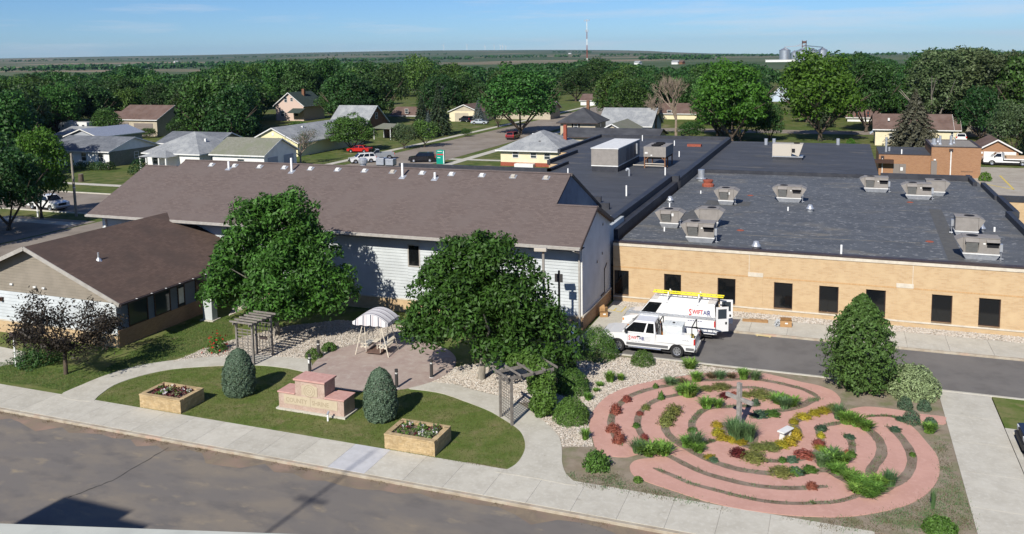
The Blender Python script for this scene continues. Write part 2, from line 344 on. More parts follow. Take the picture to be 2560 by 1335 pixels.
# pebble beds
def pebbles(name, label, poly, n, lo=.035, hi=.075, zb=.006, hole=None):
    poly = [Vector(p).to_2d() for p in poly]
    base = MB().sheet([tuple(p) for p in poly], zb-.01)
    xs = [p.x for p in poly]; ys = [p.y for p in poly]
    P = np.array([(p.x, p.y) for p in poly]); rng = np.random.default_rng(len(name)+n)
    C = np.empty((0, 2))
    while len(C) < n:
        q = np.column_stack([rng.uniform(min(xs), max(xs), 4*n), rng.uniform(min(ys), max(ys), 4*n)])
        ins = np.zeros(len(q), bool); j = len(P)-1
        for i in range(len(P)):
            cond = ((P[i, 1] > q[:, 1]) != (P[j, 1] > q[:, 1])) & (q[:, 0] < (P[j, 0]-P[i, 0])*(q[:, 1]-P[i, 1])/(P[j, 1]-P[i, 1]+1e-12)+P[i, 0])
            ins ^= cond; j = i
        q = q[ins]
        if hole: q = q[np.hypot(q[:, 0]-hole[0], q[:, 1]-hole[1]) > hole[2]]
        C = np.vstack([C, q])
    C = C[:n]
    o8 = np.array([(1,0,0),(-1,0,0),(0,1,0),(0,-1,0),(0,0,1),(0,0,-.4)], float)
    f8 = np.array([(0,2,4),(2,1,4),(1,3,4),(3,0,4)])
    sz = rng.uniform(lo, hi, (n, 1, 1))*np.array([1, .75, .7])*rng.uniform(.75, 1.3, (n, 1, 3))
    V = o8[None]*sz; th = rng.uniform(0, 6.28, n); c, s = np.cos(th), np.sin(th)
    X = V[:, :, 0]*c[:, None]-V[:, :, 1]*s[:, None]; Y = V[:, :, 0]*s[:, None]+V[:, :, 1]*c[:, None]
    V = np.stack([X+C[:, :1], Y+C[:, 1:], V[:, :, 2]+zb+rng.uniform(0, .02, (n, 1))], -1).reshape(-1, 3)
    Fc = (f8[None]+6*np.arange(n)[:, None, None]).reshape(-1, 3)
    me = bpy.data.meshes.new(name); me.from_pydata(V.tolist(), [], Fc.tolist()); me.update(); me.materials.append(M_stone)
    o = link(name, me); tag(o, label, 'gravel', kind='stuff')
    struct(base.build(name+'_base', M_gravel_base)); return o
pebbles('pebble_bed', 'pale river pebbles around the slatted arbor and patio edge', pix([(428, 906), (520, 868), (600, 845), (720, 815), (850, 800), (1010, 815), (1060, 880), (900, 900), (765, 897), (640, 889), (500, 894)]), 11000, .03, .066, hole=(pc.x, pc.y, pr+.04))
pebbles('pebble_strip', 'pale pebbles behind the slatted arbor under the tree', pix([(572, 790), (620, 768), (700, 758), (760, 745), (740, 725), (640, 742), (585, 765)]), 2500)
pebbles('pebble_patch', 'pale pebbles between the patio and the vine arbor', pix([(1075, 955), (1120, 922), (1170, 912), (1260, 903), (1310, 940), (1340, 1005), (1300, 1008), (1245, 989), (1180, 973), (1140, 961)]), 5000, hole=(pc.x, pc.y, pr+.04))
pebbles('pebble_field', 'pale river pebbles filling the bed beside the red maze path', pix([(1340, 1036), (1365, 985), (1405, 940), (1440, 905), (1530, 893), (1620, 898), (1700, 905), (1800, 921), (1862, 929), (1800, 934), (1760, 933), (1690, 942), (1640, 951), (1590, 962), (1550, 975), (1520, 989), (1496, 1009), (1480, 1031), (1472, 1056), (1472, 1076), (1480, 1098), (1482, 1117), (1406, 1117), (1402, 1098), (1381, 1071)]), 13000, .03, .062)
pebbles('pebble_margin', 'thin row of pebbles along the tan brick wall', rect(-15.0, 13.2, 60.25, 61.5), 5000, .04, .09, zb=-.0)
# ------------------------------------------------- drive, kerbs and walk by the brick wing
struct(MB().sheet(rect(-12.4, 40, 50.4, 57.0), -.11).build('driveway', M_drive))
struct(MB().box(-13.2, 40, 50.2, 50.42, -.16, .02).build('kerb', M_conc, bevel=.02))
struct(MB().box(-12.6, 40, 56.98, 57.2, -.16, .012).build('kerb', M_kerb, bevel=.02))
w2 = struct(MB().box(-12.6, 40, 57.18, 60.3, -.16, -.03).build('sidewalk', M_soil))
me2 = MB().box(.008, 2.392, .012, 3.05, 0, .035).mesh('slab'); me2.materials.append(M_slab)
for k in range(12): link('slab', me2, None, w2, (-12.55+k*2.4, 57.2, -.028))
struct(MB().box(-12.6, 40, 60.28, 61.62, -.16, -.012).build('gravel_margin', M_gravel_base))
struct(MB().prism([(-15.6, 50.2), (-13.2, 50.2), (-12.42, 51.5), (-12.42, 61.6), (-15.6, 61.6)], -.16, -.006).build('concrete_apron', M_conc))
M_yel = mat('yellow_paint', (.62, .47, .09), (.45, .35, .12), sc=6, rough=.8)
for a, c in (((1518, 773), (1553, 780)), ((1553, 780), (1566, 766)), ((1535, 776), (1541, 770))):
    a, c = G(*a), G(*c); struct(MB().bar((a.x, a.y, -.001), (c.x, c.y, -.001), .09, .004).build('painted_line', M_yel))
w3 = struct(MB().box(5.3, 7.86, YB, 50.2, -.16, -.03).build('sidewalk', M_soil))
me3 = MB().box(.008, 2.54, .01, 3.19, 0, .04).mesh('slab'); me3.materials.append(M_slab)
for k in range(5): link('slab', me3, None, w3, (5.3, YB+.02+k*3.2, -.032))
struct(MB().sheet(rect(8.15, 30, 31.5, 45.7), -.12).build('parking_lot', M_drive))
struct(MB().prism([(7.88, 34.2), (8.15, 34.2), (8.15, 45.7), (30, 45.95), (30, 45.7+.5), (7.88, 46.1)], -.16, .0).build('kerb', M_conc))
# ------------------------------------------------- streets of the town
sheet('cross_street', rect(-400, -66, 78.5, 91), -.135, M_road)
sheet('north_street', rect(-80.5, -66, 91, 330), -.131, M_road)
sheet('north_street_end', rect(-80.5, -66, 40, 78.5), -.133, M_road)
sheet('back_street', rect(-60, 120, 203, 212), -.138, M_road)
sheet('yard_lot', rect(-95, -81, 44, 75), -.144, M_road)
sheet('staff_parking', rect(16.5, 80, 118, 151), -.12, mat('lot_concrete', (.36, .33, .28), (.30, .265, .22), sc=.4, bump=.2, bsc=50, rough=.92))
for a, c in (((2450, 455), (2535, 472)), ((2535, 472), (2500, 437))):
    a, c = G(*a), G(*c); struct(MB().bar((a.x, a.y, -.112), (c.x, c.y, -.112), .25, .008).build('painted_line', M_yel))
sheet('town_walk', rect(-260, -82, 97.2, 98.8), -.14, M_conc)
sheet('town_walk', rect(-260, -82, 72.2, 73.8), -.14, M_conc)
sheet('town_walk', rect(-64, -62.2, 98, 330), -.14, M_conc)
sheet('town_walk', rect(-84.6, -83, 100, 330), -.14, M_conc)
sheet('house_walk', rect(-66, -56, 139.6, 141.4), -.136, M_conc)
struct(MB().box(-260, -80.5, 91, 91.25, -.16, -.02).build('kerb', M_conc))
struct(MB().box(-260, -80.5, 78.25, 78.5, -.16, -.02).build('kerb', M_conc))
# ---------------------------------------------------------------- building materials
M_brick = brickmat('tan_brick', (.48, .34, .195), (.40, .265, .14), (.44, .35, .235), bw=.3, bh=.09, ms=.008, bias=-.25, c3=(.50, .37, .22), sc3=1.3, bump=.25)
M_brick_shade = brickmat('shaded_tan_brick', (.36, .22, .12), (.29, .165, .085), (.35, .26, .18), plane='YZ', bw=.24, bh=.08, ms=.008, bump=.25)  # tan brick for east faces, their shade darkened into the colour
M_soldier = brickmat('soldier_course', (.50, .31, .15), (.43, .25, .11), (.42, .31, .18), bw=.09, bh=.4, ms=.012, off=0)
M_brown = brickmat('brown_brick', (.31, .165, .088), (.26, .13, .068), (.30, .20, .13), bw=.3, bh=.1, ms=.01, bump=.2)
M_redbrick = mat('red_brick', (.30, .085, .05), (.22, .06, .04), sc=6, rough=.9, bump=.4, bsc=20)
M_stonecap = mat('cast_stone', (.56, .51, .42), (.48, .43, .35), sc=3, rough=.9)
M_flash = mat('dark_flashing', (.045, .034, .034), (.06, .045, .043), sc=2, rough=.5)
M_roofA = mat('rolled_roofing', (.098, .106, .118), (.078, .085, .096), sc=.5, c3=(.165, .155, .135), sc3=.33, lo3=.56, hi3=.76, c4=(.26, .265, .27), sc4=3.0, lo4=.6, hi4=.66, bump=.3, bsc=30, rough=.8, stretch=(.8, 1.5, 1), detail=3)
M_roofB = mat('black_membrane', (.066, .070, .080), (.052, .055, .063), sc=.35, c3=(.17, .155, .125), sc3=.22, lo3=.58, hi3=.78, c4=(.11, .112, .118), sc4=1.2, lo4=.6, hi4=.75, bump=.2, bsc=20, rough=.7, stretch=(.6, 1.6, 1))
M_patch = mat('roof_patch', (.10, .10, .096), (.08, .08, .08), sc=2, rough=.85)
mat_dust = mat('roof_dust', (.25, .235, .2), (.16, .155, .14), sc=3, lo=.35, hi=.6, rough=.95)
M_parapet = mat('parapet_membrane', (.028, .03, .038), (.042, .044, .052), sc=1.2, rough=.55, bump=.15, bsc=15)
M_glass = mat('dark_glass', (.006, .007, .008), rough=.06, spec=.6)
M_glassb = mat('house_glass', (.03, .04, .05), rough=.08, spec=.6)
M_frame = mat('bronze_frame', (.055, .03, .022), rough=.5)
M_white = mat('white_paint', (.66, .66, .645), (.58, .58, .56), sc=2, rough=.6)
M_side = mat('white_siding', (.47, .50, .51), (.42, .445, .455), sc=.9, rough=.65, c3=(.39, .415, .42), sc3=.35)
M_sideE = mat('grey_siding', (.50, .52, .53), (.44, .46, .47), sc=.9, rough=.65)
M_tansid = mat('taupe_siding', (.235, .205, .165), (.20, .175, .14), sc=1, rough=.75)
M_gut = mat('gutter_metal', (.36, .34, .31), (.30, .28, .25), sc=3, rough=.5)
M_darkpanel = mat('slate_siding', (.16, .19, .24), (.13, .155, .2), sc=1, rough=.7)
def shingle(name, a, b, c, streak=None, bw=.33, bh=.14):
    return brickmat(name, a, b, tuple(x*.72 for x in a), plane='XY', bw=bw, bh=bh, ms=.012, c3=c, sc3=.55, bump=.5, rough=.95, lo3=.42, hi3=.72)
M_shing = shingle('brown_shingle', (.142, .112, .102), (.108, .084, .077), (.128, .103, .095))
M_shing2 = shingle('dark_brown_shingle', (.122, .084, .068), (.088, .06, .05), (.075, .055, .047), bw=.14, bh=.33)
M_sh_grey = mat('grey_shingle', (.26, .27, .28), (.19, .20, .21), sc=4, c3=(.31, .32, .32), sc3=.6, bump=.6, bsc=25, rough=.95)
M_sh_blue = mat('slate_shingle', (.13, .14, .16), (.095, .105, .12), sc=3, c3=(.16, .17, .19), sc3=.6, bump=.6, bsc=25, rough=.95)
M_sh_olive = mat('mossy_shingle', (.20, .20, .165), (.155, .155, .12), sc=3, c3=(.16, .17, .12), sc3=.5, bump=.6, bsc=25, rough=.95)
M_sh_dark = mat('charcoal_shingle', (.055, .057, .064), (.042, .043, .048), sc=2, c3=(.075, .077, .083), sc3=.5, bump=.6, bsc=25, rough=.9)
M_sh_green = mat('green_shingle', (.04, .058, .052), (.03, .045, .04), sc=2, bump=.6, bsc=25, rough=.9)
M_sh_brn = mat('chestnut_shingle', (.135, .088, .072), (.10, .066, .055), sc=2, c3=(.15, .105, .09), sc3=.5, bump=.6, bsc=25, rough=.95)
M_cream = mat('cream_siding', (.66, .58, .40), (.60, .53, .36), sc=1, rough=.7)
M_yellow = mat('pale_yellow_siding', (.66, .60, .36), rough=.7)
M_wsid = mat('bright_siding', (.70, .70, .67), (.63, .63, .61), sc=1, rough=.7)
M_tan = mat('tan_siding', (.42, .37, .28), (.37, .325, .245), sc=1, rough=.75)
M_bluesid = mat('pale_blue_siding', (.42, .49, .57), rough=.75)
M_pinksid = mat('pinkish_siding', (.52, .40, .34), rough=.75)
M_wood = mat('cedar_siding', (.20, .10, .055), (.14, .07, .04), sc=2, rough=.8)
M_taupe_door = mat('taupe_door', (.19, .165, .15), rough=.7)
M_greydoor = mat('grey_door', (.30, .32, .36), rough=.7)
M_galv = mat('galvanised', (.55, .57, .60), (.45, .47, .5), sc=4, rough=.35, metal=.6)
M_pvc = mat('white_pipe', (.78, .78, .76), rough=.45)
M_unit = mat('unit_paint', (.25, .23, .21), (.215, .198, .18), sc=2, rough=.6)
M_unit2 = mat('unit_light', (.44, .40, .34), rough=.6)
M_black = mat('black_void', (.012, .012, .014), rough=.8)

def wall_openings(b, x0, x1, z0, z1, y0, y1, ops):
    xs = sorted({x0, x1, *[o[0] for o in ops], *[o[1] for o in ops]})
    for a, c in zip(xs, xs[1:]):
        m = (a+c)/2; o = [o for o in ops if o[0] < m < o[1]]
        if not o: b.box(a, c, y0, y1, z0, z1)
        else:
            b.box(a, c, y0, y1, z0, o[0][2]); b.box(a, c, y0, y1, o[0][3], z1)
def lap(b, x0, x1, z0, z1, y, p=.22, d=.046):                 # lapped boards facing -y
    n = max(1, round((z1-z0)/p)); h = (z1-z0)/n
    for i in range(n):
        a = z0+i*h
        b.add([(x0, y-d, a), (x1, y-d, a), (x1, y-.004, a+h), (x0, y-.004, a+h)], [(0, 1, 2, 3)])
        b.add([(x0, y, a), (x1, y, a), (x1, y-d, a), (x0, y-d, a)], [(0, 1, 2, 3)])
def lapx(b, x, y0, y1, zf, z0, p=.22, d=.045):                # lapped boards facing +x below a roofline zf(y)
    top = max(zf(y0), zf(y1), zf((y0+y1)/2), *[zf(y0+(y1-y0)*i/20) for i in range(21)]); n = int((top-z0)/p)+1
    N = 40; ys = [y0+(y1-y0)*i/N for i in range(N+1)]
    for i in range(n):
        a = z0+i*p
        seg = [y for y in ys if zf(y) > a+p*.5]
        if len(seg) < 2: continue
        s, e = seg[0], seg[-1]
        b.add([(x+d, s, a), (x+d, e, a), (x+.004, e, a+p), (x+.004, s, a+p)], [(0, 1, 2, 3)])
        b.add([(x, s, a), (x, e, a), (x+d, e, a), (x+d, s, a)], [(3, 2, 1, 0)])

# ---------------------------------------------------------------- tan brick wing with flat roofs
BW = thing('brick_wing', 'long one-storey tan brick wing with tall dark windows and flat black roof', 'building', (0, 61.6, -.15))
Z = .15                                                    # local offset, wing base sits on the ground sheet
wins = [(-15.6, -14.48), (-11.84, -10.59), (-7.98, -6.72), (-4.09, -2.84), (-1.1, .16), (1.89, 3.13), (5.92, 7.15), (8.69, 9.95)]
zb, zt = .46+Z, 2.34+Z
part('wall', M_brick, BW, lambda b: wall_openings(b, -15.66, 13.3, 0, 4.22+Z, 0, .3, [(a, c, zb, zt) for a, c in wins]))
for a, c in wins:
    w = part('window', M_frame, BW, lambda b: (b.box(a, a+.05, .13, .2, zb, zt), b.box(c-.05, c, .13, .2, zb, zt), b.box(a+.05, c-.05, .13, .2, zt-.05, zt), b.box(a+.05, c-.05, .13, .2, zb, zb+.06)))
    boxp('pane', M_glass, w, a+.05, c-.05, .16, .175, zb+.06, zt-.05)
    boxp('sill_plate', M_frame, w, a+.01, c-.01, -.02, .13, zb-.03, zb-.002)
    boxp('lining', M_black, w, a-.3, c+.3, .31, .33, zb-.3, zt+.3)
part('sill_band', M_stonecap, BW, lambda b: [b.box(a, c, -.05, -.002, .30+Z, .41+Z) for a, c in ((-15.66, -5.9), (-5.9, -4.8), (-4.8, 3.72), (3.72, 4.84), (4.84, 13.3))])
boxp('soldier_course', M_soldier, BW, -15.66, 13.3, -.012, -.001, 2.56+Z, 2.66+Z)
boxp('cornice', M_stonecap, BW, -15.66, 13.35, -.06, .34, 4.22+Z, 4.44+Z)
boxp('flashing', M_flash, BW, -15.68, 13.37, -.08, .45, 4.445+Z, 4.56+Z)
for a, c, j in ((-5.87, -4.83, -5.8), (3.75, 4.81, 4.74)):
    pl = boxp('plaque', M_stonecap, BW, a, c, -.05, -.003, 2.63+Z, 2.93+Z, bevel=.01)
    boxp('control_joint', M_stonecap, BW, j-.018, j+.018, -.006, -.0015, 2.935+Z, 4.215+Z)
    boxp('pilaster', M_brick, BW, a+.02, c-.02, -.03, -.0012, 0, .295+Z)
    boxp('pilaster', M_brick, BW, a+.02, c-.02, -.03, -.0012, .415+Z, 2.625+Z)
part('wall', M_brick, BW, lambda b: (b.box(-15.66, -15.36, .3, 40, 0, 4.1+Z), b.box(-15.36, 13.3, 39.4, 39.7, 0, 4.4+Z), b.box(13.0, 13.3, .3, 18.9, 0, 4.4+Z), b.box(13.0, 13.9, 18.9, 19.2, 0, 4.4+Z), b.box(13.6, 13.9, 19.2, 26.9, 0, 4.4+Z)))
part('wall', M_brick, BW, lambda b: b.box(13.9, 24, 26.9, 30, 0, 4.4+Z))
rfA = part('roof', M_roofA, BW, lambda b: b.sheet([(-15.36, .3), (13.0, .3), (13.0, 19.2), (13.6, 19.2), (13.6, 39.4), (-15.36, 39.4)], 4.46+Z))
part('roof', M_roofA, BW, lambda b: b.sheet([(13.9, 27), (23.9, 27), (23.9, 29.9), (13.9, 29.9)], 4.43+Z))
for pp_ in ([(6.9, .5), (7.9, .5), (8.4, 21), (7.4, 21)], [(-13.5, 6), (-12.0, 6), (-10.2, 17.5), (-11.8, 17.5)], [(-11.6, 18), (-7.6, 18), (-7.6, 20.5), (-11.6, 20.5)]): part('roof_patch', M_patch, BW, lambda b: b.sheet(pp_, 4.468+Z))
for px0, px1, py_, th_ in ((1850, 2300, 586, .55), (1560, 1720, 596, .5), (2180, 2330, 505, .4), (1860, 1960, 486, .4), (1700, 1770, 480, .5), (2230, 2420, 524, .35)):
    pts_ = [G(px0+(px1-px0)*k/14, py_+(px1-px0)*k/14*.045, 4.5) for k in range(15)]; rq = random.Random(px0)
    part('dust_streak', mat_dust, BW, lambda b: b.sheet([(q.x, q.y-61.6+rq.uniform(.02, .25)*th_) for q in pts_]+[(q.x, q.y-61.6-rq.uniform(.02, .25)*th_) for q in pts_[::-1]], 4.466+Z))
for (x, y) in ((1851, 575), (2324, 603), (2275, 505), (1876, 488)):
    p = G(x, y, 4.5); part('roof_drain', M_redbrick, BW, lambda b: b.lathe([(0, .05), (.22, .04), (.3, 0)], (p.x, p.y-61.6, 4.472+Z), 10))
part('parapet', M_parapet, BW, lambda b: (b.box(12.98, 13.36, .48, 18.9, 4.42+Z, 4.95+Z), b.box(13.36, 13.95, 18.5, 18.9, 4.42+Z, 4.95+Z), b.box(13.58, 13.95, 18.92, 26.9, 4.42+Z, 4.98+Z), b.box(13.58, 24.1, 26.92, 27.3, 4.42+Z, 4.98+Z),
     b.box(13.4, 13.8, 27.32, 36, 4.42+Z, 4.9+Z), b.box(12.7, 13.1, 36, 41.5, 4.42+Z, 4.9+Z), b.box(4.2, 13.1, 39.7, 40.1, 4.42+Z, 5.0+Z)))
# rear flat roof, a step higher
part('wall', M_brown, BW, lambda b: b.prism([(-15.7, 39.72), (4, 39.72), (4, 72.5), (-15.7, 72.5)], 0, 4.5+Z))
part('roof_step', M_parapet, BW, lambda b: b.box(-15.7, 4.0, 39.3, 39.715, 4.47+Z, 4.86+Z))
part('roof', M_roofB, BW, lambda b: b.prism([(-15.7, 39.72), (4, 39.72), (4, 72.5), (-15.7, 72.5)], 4.5+Z, 4.84+Z))
# western flat roofs behind the shingled hall, ringed by a black parapet
outl = [(-57.5, 7.6), (-57.5, 33.5), (-52, 34.4), (-38.9, 34.4), (-32.2, 34.4), (-32.2, 41.5), (-34.6, 41.5), (-34.6, 54), (-37.2, 54), (-37.2, 76.5), (-16.2, 76.5), (-16.2, 29), (-16.8, 29), (-16.8, 1.0), (-18.8, 1.0), (-18.8, 7.6)]
part('wall', M_brick, BW, lambda b: b.prism(outl, 0, 4.6+Z))
part('roof', M_roofB, BW, lambda b: b.sheet(outl, 4.66+Z))
def par(pts, w, z0, z1):
    def fn(b):
        for a, c in zip(pts, pts[1:]):
            x0, x1 = sorted((a[0], c[0])); y0, y1 = sorted((a[1], c[1])); b.box(x0-w, x1+w, y0-w, y1+w, z0, z1)
    return fn
part('parapet', M_parapet, BW, par([(-52, 34.4), (-32.2, 34.4), (-32.2, 41.5)], .2, 4.5+Z, 5.02+Z))
part('parapet', M_parapet, BW, par([(-34.6, 41.6), (-34.6, 53.6)], .2, 4.5+Z, 5.1+Z))
part('parapet', M_parapet, BW, par([(-37.2, 54), (-37.2, 76.5), (-16.6, 76.5)], .2, 4.5+Z, 5.1+Z))
part('parapet', M_parapet, BW, lambda b: (b.box(-16.75, -16.2, 1.2, 26.6, 4.0, 5.75+Z), b.box(-16.2, -15.6, 1.2, 27.2, 4.0, 5.2+Z), b.box(-16.75, -15.5, 26.6, 27.3, 4.0, 5.78+Z), b.box(-16.1, -15.45, 27.3, 71.5, 4.0, 5.5+Z), b.box(-16.9, -15.4, 27.0, 36, 4.0, 5.2+Z)))
for a, z in (((1490, 492), 5.2), ((1510, 508), 5.2)):
    p = G(*a, z); part('parapet', M_parapet, BW, lambda b: b.box(p.x-1.2, p.x+.5, p.y-61.6-.15, p.y-61.6+.15, 4.5, 5.4))
def stub(px, py, z, h, r=.055, m=None, name='vent_pipe'):
    p = G(px, py, z); return part(name, m or M_pvc, BW, lambda b: b.tube((p.x, p.y-61.6, z+Z-.1), (p.x, p.y-61.6, z+Z+h), r, n=10))
for px, py, h in ((1420, 437, .75), (1663, 438, .9), (1698, 392, .75), (1686, 364, .75), (1606, 352, .9), (1566, 490, 1.05)): stub(px, py, 4.66, h, .075)
for px, py, h, r in ((1674, 533, .9, .06), (1661, 578, .35, .06), (1970, 527, .35, .06), (2486, 579, .35, .07), (2103, 637, .7, .07), (2307, 470, .4, .06), (1752, 484, .3, .06)): stub(px, py, 4.46, h, r)
for px, py, z in ((1675, 506, 4.46), (2025, 528, 4.46), (1890, 623, 4.46), (2452, 578, 4.46)):
    p = G(px, py, z)
    vt = part('mushroom_vent', M_galv, BW, lambda b: b.lathe([(0, .62), (.17, .58), (.22, .4), (.34, .27), (.34, .2), (.26, .18), (.26, .0)], (p.x, p.y-61.6, z+Z), 14), smooth=True)
p = G(1753, 452, 4.46); part('exhaust_fan', M_galv, BW, lambda b: b.lathe([(0, 1.25), (.36, 1.25), (.36, .35), (.52, .3), (.52, .22), (.4, .2), (.4, 0)], (p.x, p.y-61.6, 4.46+Z), 16))
p = G(1770, 466, 4.46); q = part('exhaust_fan', M_redbrick, BW, lambda b: b.lathe([(.62, 0), (.62, .25), (.45, .36), (.45, .5), (.52, .55), (.52, .7), (0, .74)], (p.x, p.y-61.6, 4.46+Z), 14))
p = G(1736, 366, 4.66); part('roof_hatch', M_redbrick, BW, lambda b: b.box(p.x-1.0, p.x+1.0, p.y-62.0, p.y-61.0, 4.66+Z, 4.98+Z))
p = G(1573, 440, 4.66); part('gooseneck_vent', M_galv, BW, lambda b: (b.tube((p.x, p.y-61.6, 4.7), (p.x, p.y-61.6, 5.6), .1, n=10), b.tube((p.x, p.y-61.6, 5.6), (p.x-.3, p.y-61.6, 5.62), .13, n=10), b.tube((p.x-.3, p.y-61.6, 5.62), (p.x-.3, p.y-61.6, 5.4), .13, n=10)))
for px, py in ((1915, 362), (2095, 362), (1935, 362)):
    p = G(px, py, 4.84); part('vent_pipe', M_galv, BW, lambda b: b.tube((p.x, p.y-61.6, 4.8), (p.x, p.y-61.6, 5.9), .25, n=12))

# ---------------------------------------------------------------- shingled hall
HX0, HX1, HY = -57.7, -15.9, 54.1                     # wall lines
EAV, EY, SL = 5.9, 53.0, .4716
HL = thing('shingled_hall', 'long white-sided hall with broad brown shingle roof and row of skylights', 'building', (0, HY, -.15))
def rz(y): return 5.94 + SL*(y-52.75)                 # front roof plane
dy = HY; o = Z
def roof_slab(b, x0, x1, ya, za, yb, zb_, t=.16):
    b.add([(x0, ya-dy, za+o), (x1, ya-dy, za+o), (x1, yb-dy, zb_+o), (x0, yb-dy, zb_+o), (x0, ya-dy, za+o-t), (x1, ya-dy, za+o-t), (x1, yb-dy, zb_+o-t), (x0, yb-dy, zb_+o-t)],
          [(0, 1, 2, 3), (7, 6, 5, 4), (4, 5, 1, 0), (5, 6, 2, 1), (6, 7, 3, 2), (7, 4, 0, 3)])
e0 = 52.75
RF = part('roof', M_shing, HL, lambda b: (roof_slab(b, -58.0, -54.4, e0, rz(e0), 59.6, rz(59.6)), roof_slab(b, -54.4, -18.6, e0, rz(e0), 60.6, rz(60.6)), roof_slab(b, -18.6, -15.6, e0, rz(e0), 57.0, rz(57.0)),
     roof_slab(b, -58.0, -54.4, 59.6, rz(59.6), 68, 5.2), roof_slab(b, -54.4, -18.6, 60.6, rz(60.6), 68.9, 5.8), roof_slab(b, -18.6, -15.6, 57.0, rz(57.0), 61.45, 6.2)))
for xa, xb, y in ((-54.4, -18.6, 60.6), (-18.55, -15.6, 57.0), (-58, -54.45, 59.6)):
    part('ridge_cap', M_shing, RF, lambda b: b.ext([(xa, 0), (xb, 0)], 0, 0) if False else b.add([(xa, y-.16-dy, rz(y)+o-.03), (xb, y-.16-dy, rz(y)+o-.03), (xb, y-dy, rz(y)+o+.05), (xa, y-dy, rz(y)+o+.05), (xa, y+.16-dy, rz(y)+o-.03), (xb, y+.16-dy, rz(y)+o-.03)], [(0, 1, 2, 3), (3, 2, 5, 4)]))
LW = [(-28.95, -27.95, 3.4, 5.05), (-34.95, -33.4, 1.0, 2.2), (-44.5, -43.2, 1.1, 2.6), (-21.6, -20.3, 1.2, 2.6)]
def hall_front(b):
    xs = sorted({HX0, HX1, *[w[0] for w in LW], *[w[1] for w in LW]})
    for a, c in zip(xs, xs[1:]):
        w = [w for w in LW if w[0] < (a+c)/2 < w[1]]
        if w: lap(b, a, c, 1.0+o, w[0][2]+o, 0); lap(b, a, c, w[0][3]+o, 5.9+o, 0)
        else: lap(b, a, c, 1.0+o, 5.9+o, 0)
part('siding', M_side, HL, hall_front)
part('wall', M_side, HL, lambda b: b.box(HX0, HX1-.02, .01, 12, 0, 5.6+o))
part('brick_base', M_brick, HL, lambda b: b.box(HX0-.04, HX1+.03, -.07, -.005, 0, .9+o))
part('base_ledge', M_stonecap, HL, lambda b: b.box(HX0-.06, HX1+.06, -.1, -.006, .9+o+.002, .995+o))
for w in LW:
    f = part('window', M_gut, HL, lambda b: (b.box(w[0], w[0]+.09, -.05, .06, w[2]+o, w[3]+o), b.box(w[1]-.09, w[1], -.05, .06, w[2]+o, w[3]+o), b.box(w[0]+.09, w[1]-.09, -.05, .06, w[3]+o-.09, w[3]+o), b.box(w[0]+.09, w[1]-.09, -.05, .06, w[2]+o, w[2]+o+.09)))
    boxp('pane', M_glass, f, w[0]+.09, w[1]-.09, -.012, .003, w[2]+o+.09, w[3]+o-.09)
boxp('fascia', M_gut, HL, -58.0, -15.6, e0-dy-.03, e0-dy-.002, 5.70+o, 5.97+o)
part('gutter', M_gut, HL, lambda b: b.box(-58.0, -15.62, e0-dy-.16, e0-dy-.032, 5.78+o, 5.92+o))
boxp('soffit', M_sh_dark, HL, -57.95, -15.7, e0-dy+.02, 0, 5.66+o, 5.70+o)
part('downspout', M_gut, HL, lambda b: (b.box(-16.1, -15.98, -.2, -.08, .3, 5.35+o), b.bar((-16.04, -.14, 5.3+o), (-16.04, e0-dy-.09, 5.75+o), .12, .12)))
part('downspout', M_white, HL, lambda b: b.box(-57.4, -57.2, -.2, -.05, .3, 5.6+o))
gz = lambda y: min(rz(y+dy), 6.2+(61.45-(y+dy))*.385)-.12+o
part('gable', M_sideE, HL, lambda b: lapx(b, HX1, 0, 7.3, gz, 1.0+o))
part('wall', M_sideE, HL, lambda b: b.add([(HX1-.005, 0, 0), (HX1-.005, 7.3, 0), (HX1-.005, 7.3, gz(7.3)), (HX1-.005, 57-dy, gz(57-dy)), (HX1-.005, 0, gz(0))], [(0, 1, 2, 3, 4)]))
part('brick_base', M_brick_shade, HL, lambda b: (b.box(HX1-.01, HX1+.10, -.12, 7.4, 0, .9+o)))
part('base_ledge', M_stonecap, HL, lambda b: b.box(HX1, HX1+.14, -.14, 7.4, .9+o+.004, 1.0+o))
part('corner_trim', M_white, HL, lambda b: b.box(HX1-.12, HX1+.035, -.045, .1, 1.002+o, 5.75+o))
part('conduit', M_frame, HL, lambda b: (b.tube((HX1+.07, 5.6, 1.2), (HX1+.07, 5.6, 3.0), .03, n=6), b.tube((HX1+.07, 5.6, 3.0), (HX1+.07, 6.3, 3.3), .03, n=6), b.tube((HX1+.07, 4.6, 1.25), (HX1+.07, 5.6, 1.25), .04, n=6)))
for y, z in ((5.2, 6.3), (5.0, 4.2), (3.6, 3.9)): boxp('wall_vent', M_gut, HL, HX1+.03, HX1+.09, y, y+.16, z, z+.18)
tz = lambda y: min(rz(y+dy), 5.8+(68.9-(y+dy))*.465)-.12+o
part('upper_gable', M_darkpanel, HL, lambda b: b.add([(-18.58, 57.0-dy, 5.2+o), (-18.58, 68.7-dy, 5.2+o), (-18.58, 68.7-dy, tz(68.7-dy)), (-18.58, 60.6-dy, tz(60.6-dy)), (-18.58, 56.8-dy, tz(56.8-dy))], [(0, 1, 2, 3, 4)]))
part('rake_trim', M_flash, HL, lambda b: (b.bar((-18.56, 60.6-dy, rz(60.6)-.06+o), (-18.56, 68.9-dy, 5.74+o), .1, .22), b.bar((-15.58, 57.0-dy, rz(57)-.06+o), (-15.58, 61.45-dy, 6.14+o), .08, .24), b.bar((-15.58, e0-dy, rz(e0)-.08+o), (-15.58, 57.0-dy, rz(57)-.08+o), .05, .16)))
n_ = Vector((0, -SL, 1)).normalized(); t_ = Vector((0, 1, SL)).normalized()
